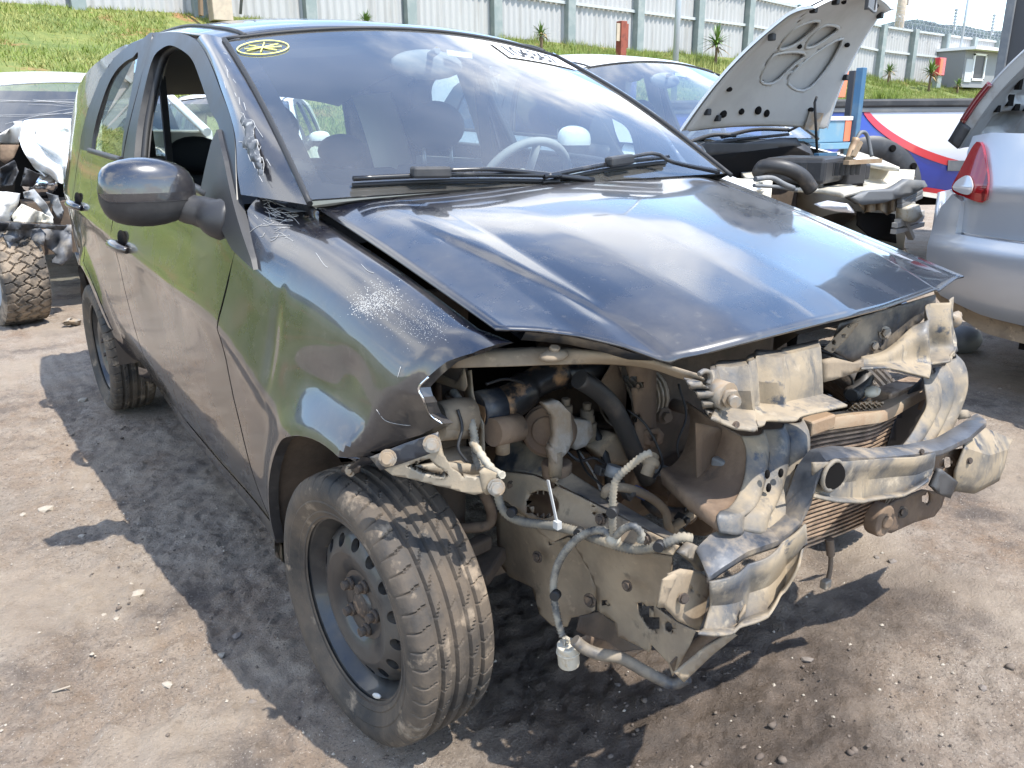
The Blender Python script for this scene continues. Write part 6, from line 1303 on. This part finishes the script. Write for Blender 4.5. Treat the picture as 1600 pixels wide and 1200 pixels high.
for a, b in (((1398, 352), (1438, 342)), ((1402, 346), (1440, 338)), ((1424, 318), (1428, 334)), ((1428, 336), (1440, 332)), ((1412, 345), (1424, 372)), ((1396, 362), (1440, 350))):
    q = MB(); q.beam(at(*a, y=.90), at(*b, y=.92), .03, .022); q.obj('broken_strut', 'under_white', wcar)
pxsheet('lower_grille', [(1338, 330), (1396, 334), (1398, 380), (1360, 372), (1338, 352)], lambda a, b: at(a, b, y=1.0), 'dark', th=.01, parent=wcar)
pxsheet('headlamp', [(1275, 318), (1295, 313), (1325, 318), (1337, 332), (1310, 330), (1286, 324)], lambda a, b: at(a, b, x=1.80+.001*(a-1275)), 'lamp_clear', th=.05, parent=wcar)
q = MB(); q.tube(smooth([at(1326, 250, y=1.12), at(1332, 232, y=1.15), at(1338, 216, y=1.15)], 10), .02, 8); q.beam(at(1322, 254, y=1.05), at(1374, 251, y=1.05), .03, .02); q.beam(at(1333, 245, y=1.1), at(1345, 222, y=1.1), .018, .018); q.obj('brass_pipe', 'copper_tank', wcar)
q = MB(); q.tube(smooth([at(1336, 222, y=1.15), at(1345, 207, y=1.15), at(1355, 212, y=1.15), at(1362, 245, y=1.12)], 20), .010, 6); q.obj('looped_cable', 'grey_plastic', wcar)
q = MB(); q.box(at(1290, 242, y=1.3), (.16, .03, .02)); q.obj('blue_clip', 'steel_blue', wcar)
# --- white car further back, seen through the windows
bl = (1.55, 7.6, 0); bcar = thing('white_sedan', bl, 'white car parked further back, seen only through the black car windows', 'car')
clone_body(bcar, Matrix.Rotation(R_(-28), 4, 'Z') @ base_mat(bl, (1.55, 6.4, 0)), mats_for('paint_white'), no_marks+('front_seat', 'rear_seat', 'steering_wheel', 'rear_view_mirror', 'wiper'))
q = MB(); q.grid(P, True); hh = q.obj('hood', 'paint_white', None); hh.parent = bcar; hh.matrix_basis = Matrix.Rotation(R_(-28), 4, 'Z') @ base_mat(bl, (1.55, 6.4, 0))
q = MB(); q.box((0, -.40, .55), (1.3, .16, .5)); hh = q.obj('front_bumper', 'paint_white', None, bevel=.05); hh.parent = bcar; hh.matrix_basis = Matrix.Rotation(R_(-28), 4, 'Z') @ base_mat(bl, (1.55, 6.4, 0))
# --- silver hatchback at the right, tailgate ajar
SO = (3.13, -2.80, 0); slc = (3.13, -1.6, 0)
scar = thing('silver_hatchback', slc, 'silver blue hatchback at the right edge with its tailgate hanging open', 'car'); PINV[scar.name] = Matrix.Translation(Vector(slc)).inverted()
clone_body(scar, base_mat(slc, SO), mats_for('paint_silver'), no_marks+('quarter_panel', 'tailgate', 'rear_bumper', 'roof', 'wiper'))
q = MB(); q.grid(np.array([[roofF(u, v)+np.array(SO) for u in us] for v in np.linspace(0, .80, 36)]), True); q.obj('roof', 'paint_silver', scar, thick=.006)
q = MB(); q.grid(P+np.array(SO), True); q.obj('hood', 'paint_silver', scar, thick=.004)
q = MB(); q.box((SO[0], SO[1]-.42, .5), (1.4, .2, .55)); q.obj('front_bumper', 'paint_silver', scar, bevel=.07)
def sv(y, z, s=-1, k=0.):
    """silver flank in hatchback coordinates, fuller at the tail than the black car"""
    w = side_w(min(y, 2.55), z); r = max(0, y-2.55); ty = .60; w -= .10*(r/ty)**2.2+.02*max(0, z-.95)
    return np.array([s*(w+k)+SO[0], y+SO[1]+.30*float(sstep(2.45, 2.80, y)), z+SO[2]])
for s in (-1, 1):
    ol = [(y+g, z) for y, z in rgap[2:]]+[(2.44, 1.10), (2.7, 1.115), (2.95, 1.12), (3.03, 1.105), (3.035, 1.04), (3.0, .84), (3.00, .70), (2.62, .69), (2.64, .62)]+[(y, z) for y, z in rarch[::-1] if z > .45 and y < 2.70]
    panel('quarter_panel', ol, lambda a, b, s=s: sv(a, b, s), 'paint_silver', scar, 34, 34, .03, (-s, 0, 0), flip=(s < 0))
    lp = [(2.985, .855), (2.895, .840), (2.89, .92), (2.925, 1.00), (2.965, 1.072), (3.00, 1.075), (3.035, .97), (3.055, .88)]
    lp = [tuple(p) for p in smooth(lp, 40, True)[:-1]]
    lo_ = panel('tail_lamp', lp, lambda a, b, s=s: sv(a, b, s, .012+.012*math.exp(-((a-2.96)/.08)**2)), 'lamp_red', scar, 14, 14, .05, (-s, 0, 0), flip=(s < 0))
    panel('lamp_lens', [tuple(p) for p in smooth([(2.985, .868), (2.955, .870), (2.945, .90), (2.965, .935), (2.99, .945), (3.03, .92), (3.04, .885)], 30, True)[:-1]], lambda a, b, s=s: sv(a, b, s, .027+.010*math.exp(-((a-2.96)/.08)**2)), 'lamp_clear', lo_, 8, 8, .01, (-s, 0, 0), flip=(s < 0))
    panel('lamp_edge', [(2.897, .845), (2.907, .842), (2.912, .92), (2.945, 1.0), (2.972, 1.068), (2.962, 1.068), (2.922, 1.0), (2.890, .92)], lambda a, b, s=s: sv(a, b, s, .020), 'lamp_red_dark', lo_, 6, 12, .01, (-s, 0, 0), flip=(s < 0))
    panel('bumper_side', [(2.62, .685), (3.0, .695), (3.0, .835), (3.05, .862), (3.10, .80), (3.125, .70), (3.12, .58), (3.09, .47), (3.04, .41), (2.85, .355), (2.62, .33), (2.62, .47), (2.62, .56)], lambda a, b, s=s: sv(a, b, s, .018+.020*math.sin(PI*np.clip((b-.35)/.5, 0, 1))), 'paint_silver', scar, 26, 24, .05, (-s, -.3, 0), flip=(s < 0))
    panel('bumper_valance', [(2.62, .328), (2.85, .352), (3.04, .405), (3.09, .465), (3.08, .40), (3.02, .33), (2.84, .27), (2.62, .25)], lambda a, b, s=s: sv(a, b, s, .012), 'mud_panel', scar, 16, 8, .03, (-s, 0, 0), flip=(s < 0))
bx_ = lambda u, z: np.array([u*.70+SO[0], SO[1]+3.42+.10*(1-u*u), z])
q = MB(); q.grid(np.array([[bx_(u, z) for u in np.linspace(-1, 1, 16)] for z in (.45, .6, .75, .86)]), True); q.obj('rear_bumper', 'paint_silver', scar, thick=.02)
q = MB(); q.box((SO[0], SO[1]+3.1, .50), (1.2, .6, .1)); q.obj('boot_floor', 'dark', scar)
# the open tailgate: from hinge to tip, inner face towards the front of its car
Ha, Ta = at(1612, 66, x=2.56), at(1484, 222, x=2.56); wdt = 1.12
def tgF(a, b, off=0.):
    p = Ha+(Ta-Ha)*b; d = (Ta-Ha)/np.linalg.norm(Ta-Ha); n_ = np.array([0, -d[2], d[1]]); n_ = n_ if n_[2] > 0 else -n_
    return p+np.array([a*wdt, 0, 0])+n_*(off+.028*math.sin(PI*min(1, b*1.02))+.03*math.sin(PI*a))
q = MB(); q.grid(np.array([[tgF(a, b) for a in np.linspace(0, 1, 24)] for b in np.linspace(0, 1, 24)]), True); tgo = q.obj('tailgate', 'paint_silver', scar, thick=.01, label='silver tailgate hanging half open')
def tgi(a, b):
    r = 0
    for ca, cb, ra, rb in ((.5, .36, .36, .22), (.28, .78, .14, .11), (.72, .78, .14, .11)): r = max(r, float(sstep(1.05, .9, (abs((a-ca)/ra)**4+abs((b-cb)/rb)**4)**.25)))
    return tgF(a, b, -.055+.04*r)
q = MB(); q.grid(np.array([[tgi(a, b) for a in np.linspace(.01, .99, 50)] for b in np.linspace(.03, .99, 50)]), True); q.obj('inner_panel', 'silver_inner', tgo)
q = MB(); q.strip([tgF(0, b, .001) for b in np.linspace(0, 1, 24)], [tgF(.012, b, -.055) for b in np.linspace(0, 1, 24)]); q.obj('edge', 'silver_inner', tgo)
q = MB(); q.grid(np.array([[tgF(-.008, b, o_) for b in np.linspace(.42, .80, 14)] for o_ in (.012, -.016)]), True); q.obj('brake_lamp_strip', 'lamp_red_dark', tgo, thick=.01)
q = MB(); q.grid(np.array([[tgF(-.006, b, o_) for b in np.linspace(.80, 1.0, 8)] for o_ in (.010, -.050)]), True); q.obj('lower_trim', 'black_plastic', tgo, thick=.01)
for a, b, l, w in ((.12, .35, .03, .06), (.2, .55, .05, .05), (.12, .62, .03, .03), (.3, .62, .05, .03), (.16, .8, .04, .03), (.42, .62, .06, .04)):
    q = MB(); c = tgi(a, b); q.box(c, (l, .02, w)); q.obj('panel_hole_shade', 'dark', tgo)  # solid black blocks, shade of the panel openings put into colour
q = MB(); q.box(tgi(.13, .12)+np.array([0, -.01, 0]), (.07, .03, .05)); q.obj('rubber_buffer', 'black_plastic', tgo, bevel=.006)
# --- blue pickup with white and red livery
PD = np.array([.835, -.55, 0.]); PD /= np.linalg.norm(PD); PN = np.array([-PD[1]*-1, 0, 0]); PN = np.array([-.55, -.835, 0.]); PN /= np.linalg.norm(PN)
P0 = at(1345, 200, d=6.0); P0 = np.array([P0[0], P0[1], 0.])
def on_pick(px, py, out_=0.):
    r = ray(px, py); t_ = ((P0-CAM)@PN)/(r@PN); return CAM+r*t_+PN*out_
pl_ = P0+PD*.3; pick = world_thing('blue_pickup', (pl_[0], pl_[1], 0), 'blue pickup with white panel and red stripes on its long cargo bed', 'pickup')
zt_ = on_pick(1400, 168)[2]; zb_ = on_pick(1460, 300)[2]; ac = on_pick(1350, 302); ar = .40; sa = float((ac-P0)@PD)
def pside(s_, z, o_=0.): return P0+PD*s_+np.array([0, 0, z])+PN*(o_+.05*math.sin(PI*np.clip((z-zb_)/(zt_-zb_), 0, 1)))
arcp = [(sa+ar*math.cos(a), ac[2]+ar*math.sin(a)) for a in np.linspace(PI*.98, .02, 24)]; arcp = [p for p in arcp if p[1] > zb_]
panel('bed_side', [(-1.6, zb_), (-1.6, zt_), (2.6, zt_), (2.6, zb_)]+[(s_, z) for s_, z in arcp[::-1]], lambda a, b: pside(a, b), 'paint_blue', pick, 60, 20, .04, tuple(-PN))
def sz(px, py): p = on_pick(px, py); return float((p-P0)@PD), float(p[2])
cur = [sz(*k) for k in [(1352, 166), (1358, 176), (1372, 192), (1395, 210), (1425, 227), (1460, 241), (1500, 252), (1560, 262)]]; curs = smooth(cur, 40)
panel('white_livery', [tuple(p) for p in curs]+[(2.6, float(curs[-1][1])), (2.6, zt_-.01), (float(curs[0][0]), zt_-.01)], lambda a, b: pside(a, b, .004), 'livery_white', pick, 40, 16, 0)
q = MB(); q.strip([pside(a, b, .007) for a, b in curs], [pside(a-.012, b-.052, .007) for a, b in curs]); q.obj('red_stripe', 'paint_red', pick)
low = [sz(*k) for k in [(1438, 291), (1470, 296), (1510, 303), (1560, 310)]]; q = MB(); q.strip([pside(a, b, .006) for a, b in smooth(low, 14)], [pside(a, b-.035, .006) for a, b in smooth(low, 14)]); q.obj('red_stripe', 'paint_red', pick)
q = MB(); q.strip([pside(a, b-.035, .006) for a, b in smooth(low, 14)], [pside(a, b-.07, .006) for a, b in smooth(low, 14)]); q.obj('cream_stripe', 'paint_cream', pick)
pa = [sz(*k) for k in [(1475, 250), (1520, 251), (1520, 267), (1475, 266)]]; q = MB(); q.plate([pside(a, b, .010) for a, b in pa], .006); q.obj('grey_patch', 'grey_plastic', pick)
q = MB(); q.grid(np.array([[P0+PD*(sa+r*math.cos(a))+np.array([0, 0, ac[2]+r*math.sin(a)])+PN*o_ for a in np.linspace(PI, -.1, 30)] for r, o_ in ((ar-.20, -.10), (ar-.18, .06), (ar-.02, .075), (ar+.02, .04))]), True); q.obj('arch_flare', 'black_plastic', pick)
for a in (2.6, 1.9, 1.2, .6): q = MB(); c = P0+PD*(sa+(ar-.02)*math.cos(a))+np.array([0, 0, ac[2]+(ar-.05)*math.sin(a)])+PN*.075; q.hexbolt(c, PN, .018, .012); q.obj('flare_bolt', 'dark', pick)
q = MB(); q.beam(P0+PD*-1.6+np.array([0, 0, zt_+.03])-PN*.02, P0+PD*2.6+np.array([0, 0, zt_+.03])-PN*.02, .10, .06); q.obj('bed_rail', 'black_plastic', pick, bevel=.015); q = MB(); q.beam(P0+PD*-1.6+np.array([0, 0, zt_-.015])+PN*.012, P0+PD*2.6+np.array([0, 0, zt_-.015])+PN*.012, .02, .03); q.obj('bed_moulding', 'grey_plastic', pick)
q = MB(); q.beam(P0+PD*-1.2+np.array([0, 0, zt_-.30])-PN*1.6, P0+PD*2.6+np.array([0, 0, zt_-.30])-PN*1.6, .10, .5); q.obj('far_bed_side', 'paint_blue', pick)
q = MB(); q.beam(P0+PD*-1.6+np.array([0, 0, zb_-.06])-PN*.3, P0+PD*2.6+np.array([0, 0, zb_-.06])-PN*.3, .12, .12); q.beam(P0+PD*-1.6+np.array([0, 0, zb_+.05])-PN*.8, P0+PD*2.6+np.array([0, 0, zb_+.05])-PN*.8, 1.4, .05); q.obj('frame_rail', 'dark', pick)
q = MB(); q.lathe([(-.12, .22), (-.12, .33), (-.08, .37), (.08, .37), (.12, .33), (.12, .22)], 40); tw = q.mesh('wheel'); tw.materials.append(MAT['tyre'])
ang = math.atan2(PN[1], PN[0])
for s_ in (sa,):
    for o_ in (-.14, -1.4): w = bpy.data.objects.new('wheel', tw); COL.objects.link(w); w.parent = pick; w.matrix_parent_inverse = PINV[pick.name]; c = P0+PD*s_+PN*o_; w.location = (c[0], c[1], .36); w.rotation_euler = (0, 0, ang)
q = MB(); c = P0+PD*-2.6-PN*.8; q.box((c[0], c[1], 1.1), (1.9, 1.5, 1.0), Matrix.Rotation(math.atan2(PD[1], PD[0]), 3, 'Z')); q.obj('cab', 'paint_blue', pick, bevel=.1)
cr_ = [sz(*k) for k in [(1196, 170), (1208, 172), (1214, 200), (1205, 215), (1190, 200)]]; q = MB(); q.plate([pside(a, b, .006) for a, b in cr_], .004); q.obj('orange_livery', 'board_orange', pick)
# --- white pickup with crushed front at the left
wp = world_thing('crushed_pickup', (-.15, 6.2, 0), 'white pickup with crushed bonnet, cracked windscreen and a chunky off road tyre', 'pickup')
WX = -.12
def px_roof(u, v): y = 6.15+v*2.0; return np.array([WX+u*(.62+.04*math.sin(PI*v)), y, 1.455+.13*math.sin(min(1, v*1.6+.06)*PI/2)+.045*(1-u*u)])
q = MB(); q.grid(np.array([[px_roof(u, v) for u in np.linspace(-1, 1, 20)] for v in np.linspace(0, 1, 14)]), True); q.obj('roof', 'paint_white', wp, thick=.02)
def wpF(u, v): return np.array([WX+u*(.72-.10*v), 5.45+.70*v-.05*(1-u*u), 1.14+.315*v+.03*(1-u*u)*v])
q = MB(); q.grid(np.array([[wpF(u, v) for u in np.linspace(-1, 1, 20)] for v in np.linspace(0, 1, 10)]), True); wsc = q.obj('windscreen', 'clear_glass', wp)
q = MB(); rn = random.Random(12)
for st in ((.05, .5), (-.55, .62), (-.3, .35)):
    for k in range(7):
        a = rn.uniform(-.5, .5)+(PI if k % 2 else 0); u, v = st; l = [wpF(u, v)+np.array([0, -.004, .004])]
        for j in range(6): u += .11*math.cos(a); v += .06*math.sin(a); a += rn.uniform(-.3, .3); l.append(wpF(np.clip(u, -.97, .97), np.clip(v, .02, .98))+np.array([0, -.004, .004]))
        q.tube(l, .0008, 4)
q.obj('glass_crack', 'scratch_white', wsc)
for s in (-1, 1):
    q = MB(); q.tube([wpF(s*1.02, v) for v in np.linspace(-.05, 1.05, 8)], .035, 8); q.obj('pillar', 'paint_white', wp)
    q = MB(); q.box((WX+s*.78, 6.6, .78), (.06, 2.2, .72)); q.obj('cab_side', 'paint_white', wp, bevel=.02)
    q = MB(); q.grid(np.array([[(WX+s*(.74-.10*v), 6.2+u*1.4, 1.14+.36*v) for u in np.linspace(0, 1, 6)] for v in (0, 1)]), True); q.obj('side_window', 'side_glass', wp)
q = MB(); q.box((WX, 8.2, 1.0), (1.3, .08, 1.0)); q.box((WX, 6.6, .72), (1.3, 1.4, .4)); q.box((WX-.35, 6.5, 1.1), (.45, .2, .5)); q.box((WX+.35, 6.5, 1.1), (.45, .2, .5)); q.obj('cab_interior', 'dark', wp)
q = MB(); q.box((WX, 9.2, .85), (1.55, 1.9, .6)); q.obj('cargo_bed', 'paint_white', wp, bevel=.03)
# crumpled bonnet: creased sheet
def crush(px, py, y, k): 
    p = at(px, py, y=y); return p
hr = [[(22, 190), (58, 187), (88, 186), (125, 186), (160, 187)], [(26, 202), (60, 198), (90, 205), (122, 205), (160, 206)], [(31, 222), (52, 214), (82, 225), (120, 228), (160, 228)], [(40, 242), (58, 236), (92, 248), (112, 250), (160, 252)], [(55, 262), (72, 258), (96, 268), (110, 272), (160, 275)], [(70, 276), (84, 280), (98, 288), (108, 285), (160, 292)]]
yy_ = [5.45, 5.32, 5.15, 5.05, 5.0, 4.98]; G = np.array([smooth([at(a, b, y=yy_[i]+.10*((k*7+i*5) % 3-1)) for k, (a, b) in enumerate(r)], 40) for i, r in enumerate(hr)]); G = np.array([smooth(G[:, k], 40) for k in range(40)]).transpose(1, 0, 2); G[:, :, 1] += .22*(np.abs(fbm(G[:, :, 0]*1.3+G[:, :, 2], G[:, :, 2]*.6, 3.2, 4, 7)-.5)*2)
q = MB(); q.grid(G, True); q.obj('crumpled_bonnet', 'paint_white', wp, thick=.006)
pxsheet('bonnet_flap', [(-40, 200), (-5, 212), (32, 190), (34, 202), (30, 224), (12, 226), (0, 224), (-40, 232)], lambda a, b: at(a, b, y=5.25+.12*math.sin(a*.11)+.004*(b-200)), 'paint_white_dirty', th=.006, parent=wp)
pxsheet('bay_shade_sheet', [(-40, 222), (30, 225), (70, 280), (112, 285), (160, 290), (160, 360), (-40, 360)], lambda a, b: at(a, b, y=5.35), 'dark', parent=wp)  # plain black backing sheet, shade inside the open bay put into colour
pxsheet('brown_bracket', [(0, 226), (30, 226), (22, 246), (8, 256), (0, 250)], lambda a, b: at(a, b, y=5.1), 'mud_brown', th=.01, parent=wp)
q = MB(); q.ball(at(62, 288, y=5.1), .10, 18, 10, (1.1, .6, .75)); q.obj('lamp_reflector', 'chrome', wp)
for nm, ol, y, m_ in (('bent_plate', [(-30, 296), (30, 302), (28, 318), (16, 340), (18, 350), (-30, 352)], 4.72, 'paint_white_dirty'), ('bent_plate', [(18, 338), (34, 318), (82, 340), (84, 350), (60, 348), (24, 350)], 4.70, 'paint_cream'), ('bent_plate', [(36, 300), (54, 296), (72, 318), (84, 340), (80, 348), (66, 330), (52, 312), (38, 310)], 4.78, 'silver_inner'), ('bent_plate', [(72, 300), (90, 306), (100, 330), (94, 346), (84, 330)], 4.9, 'grey_plastic'), ('bent_plate', [(0, 262), (22, 250), (30, 268), (20, 290), (0, 292)], 4.95, 'black_plastic'), ('bent_plate', [(40, 262), (62, 272), (50, 292), (32, 290)], 4.9, 'black_plastic'), ('bent_plate', [(84, 322), (104, 316), (108, 350), (92, 352)], 5.0, 'grey_plastic'),
                      ('wheel_liner', [(-20, 352), (40, 354), (60, 352), (72, 366), (66, 384), (58, 378), (40, 376), (30, 372), (26, 390), (18, 396), (6, 370), (-20, 380)], 4.42, 'liner_grey'), ('wheel_liner', [(62, 360), (104, 352), (112, 352), (112, 400), (96, 415), (80, 410), (88, 398), (72, 384), (70, 370)], 4.62, 'liner_grey'), ('liner_strip', [(-20, 346), (60, 350), (104, 352), (100, 360), (60, 356), (20, 360), (-20, 362)], 4.38, 'black_plastic')):
    pxsheet(nm, ol, lambda a, b, y=y: at(a, b, y=y+.16*abs(float(fbm(np.array([a*1.]), np.array([b*1.]), .055, 3, 17)[0])-.5)+.04*math.sin(a*.13+b*.09)), m_, th=.006, parent=wp, cell=4)
q = MB(); q.box((WX, 5.3, .55), (1.2, .7, .3)); q.box((WX-.1, 4.9, .45), (1.1, .2, .14)); q.obj('chassis', 'mud_shade', wp)
# chunky tyre
def at_tyre(Rt=.315, hw=.118):
    tr = np.linspace(-hw, hw, 41); prof = [(-hw-.002, .20), (-hw-.012, .24), (-hw-.012, .285), (-hw-.004, Rt-.008)]+[(u, Rt-.01*(u/hw)**4) for u in tr]+[(hw+.004, Rt-.008), (hw+.012, .285), (hw+.012, .24), (hw+.002, .20)]; seg = 360
    def rf(j, k, r):
        if 3 <= j <= 44:
            u = tr[min(max(j-4, 0), 40)]/hw; ph = k/360*30; tri = abs((ph*2) % 2-1)
            for c, am in ((-.55, .13), (0., .16), (.55, -.13)):
                if abs(u-c-am*(tri*2-1)) < .052: return r-.012
            lane = int((u+1)/.5); 
            if ((ph+lane*.37+u*.5) % 1) < .10: return r-.011
        return r
    b = MB(); b.lathe(prof, seg, rfun=rf); me = b.mesh('wheel'); me.set_sharp_from_angle(angle=R_(30)); me.materials.append(MAT['tyre_muddy']); return me
atm = at_tyre(); b = MB(); b.lathe([(-.09, .205), (-.07, .19), (-.03, .16), (-.04, .10), (-.05, .02)], 32); b.lathe([(.09, .205), (.07, .19), (.03, .16), (.04, .10), (.05, .02)], 32); rmm = b.mesh('rim'); rmm.materials.append(MAT['silver_inner'])
tc_ = at(37, 508, z=0)
for x, y in ((tc_[0], tc_[1]+.14), (tc_[0]+1.42, tc_[1]+.14), (tc_[0], tc_[1]+2.9), (tc_[0]+1.42, tc_[1]+2.9)):
    w = bpy.data.objects.new('wheel', atm); COL.objects.link(w); w.parent = wp; w.matrix_parent_inverse = PINV[wp.name]; w.location = (x, y, .305); w.rotation_euler = (x, 0, R_(10) if y < 6 else 0); o = bpy.data.objects.new('rim', rmm); COL.objects.link(o); o.parent = w
# --- metal scrap and lump on the ground
p = at(114, 508, z=0); b = MB(); b.ball((p[0], p[1], .02), .045, 10, 6, (1.2, .7, .4)); o = b.obj('metal_scrap', 'zinc', None)
for v in o.data.vertices: v.co += Vector((random.uniform(-.012, .012), random.uniform(-.012, .012), random.uniform(-.008, .012)))
tag(o, 'crumpled bright metal scrap on the ground behind the black rear wheel', 'scrap')
p = at(1500, 545, z=0); b = MB(); b.ball((p[0], p[1], .05), .12, 18, 12, (1, .8, .62)); o = b.obj('rubber_lump', 'grey_plastic', None); tag(o, 'smooth dark rounded lump on the ground behind the far front bracket', 'debris')
# --- blue post, boards and box between the cars
p = at(1333, 225, d=5.45); e = world_thing('blue_post', (p[0], p[1], 0), 'tall light blue steel post standing behind the open engine bay', 'post'); zt2 = at(1338, 108, d=5.45)[2]
q = MB(); q.box((p[0], p[1], zt2/2), (.05, .05, zt2)); q.obj('shaft', 'steel_blue', e, bevel=.005); q = MB(); q.box((p[0], p[1], .01), (.22, .22, .02)); q.obj('foot_plate', 'steel_blue', e)
p2 = at(1324, 200, d=5.6); e = world_thing('dark_post', (p2[0], p2[1], 0), 'dark steel post just left of the light blue post', 'post'); z2 = at(1324, 112, d=5.6)[2]; q = MB(); q.box((p2[0], p2[1], z2/2), (.045, .045, z2)); q.obj('shaft', 'panel_dark', e, bevel=.005); q = MB(); q.box((p2[0], p2[1], .01), (.2, .2, .02)); q.obj('foot_plate', 'panel_dark', e)
q = MB(); q.plate([at(1302, 152, d=5.65), at(1320, 152, d=5.65), at(1326, 112, d=5.65), at(1318, 112, d=5.65)], .012); q.obj('orange_plate', 'board_orange', e)
c = at(1282, 202, d=5.4); st = world_thing('metal_stand', (c[0], c[1], 0), 'light blue metal stand under the small blue chest', 'stand'); ztop = at(1282, 222, d=5.4)[2]-.004
q = MB(); q.box((c[0], c[1], ztop-.02), (.36, .26, .04)); q.obj('top', 'box_blue', st, bevel=.004)
for dx_ in (-.16, .16):
    for dy_ in (-.11, .11): q = MB(); q.box((c[0]+dx_, c[1]+dy_, (ztop-.04)/2), (.03, .03, ztop-.04)); q.obj('leg', 'box_blue', st)
hgt = at(1282, 182, d=5.4)[2]-ztop; e = world_thing('blue_chest', (c[0], c[1], ztop), 'small light blue metal chest with peeling orange edge', 'chest'); q = MB(); q.box((c[0], c[1], ztop+hgt*.42), (.34, .22, hgt*.82)); q.obj('body', 'box_blue', e, bevel=.006); q = MB(); q.box((c[0], c[1], ztop+hgt*.92), (.36, .24, hgt*.16)); q.obj('lid', 'paint_white_dirty', e, bevel=.004); q = MB(); q.box((c[0]+.135, c[1]-.112, ztop+hgt*.5), (.07, .006, hgt*.9)); q.obj('peeling_edge', 'board_orange', e)
# --- tall dark box body at the right edge
p = at(1566, 90, d=6.8); e = world_thing('box_trailer', (p[0]+1.2, p[1]-.5, 0), 'tall dark box trailer body rising behind the silver tailgate', 'trailer'); rz = Matrix.Rotation(R_(-68), 3, 'Z'); cc = Vector((p[0], p[1], 0))+rz @ Vector((1.2, .9, 0))
q = MB(); q.box((cc.x, cc.y, 1.95), (2.4, 1.8, 2.7), rz); q.obj('body', 'panel_dark', e, bevel=.02); q = MB(); c = Vector((p[0], p[1], 0)); q.box((c.x, c.y, 1.95), (.07, .07, 2.74), rz); q.obj('corner_post', 'grey_plastic', e, bevel=.01)
q = MB(); c = cc+rz @ Vector((-.4, 0, 0)); q.cyl(c+rz @ Vector((0, -.9, .4)), c+rz @ Vector((0, .9, .4)), .38, 24); q.obj('wheel', 'tyre', e)
# razor-thin bits: stick on the sunlit mud
a0, a1 = at(82, 1081, z=.006), at(110, 1072, z=.008); q = MB(); q.tube([a0, a1], .0022, 5); o = q.obj('twig', 'stone_pale', None); tag(o, 'pale straw lying on sunlit mud at lower left', 'twig')
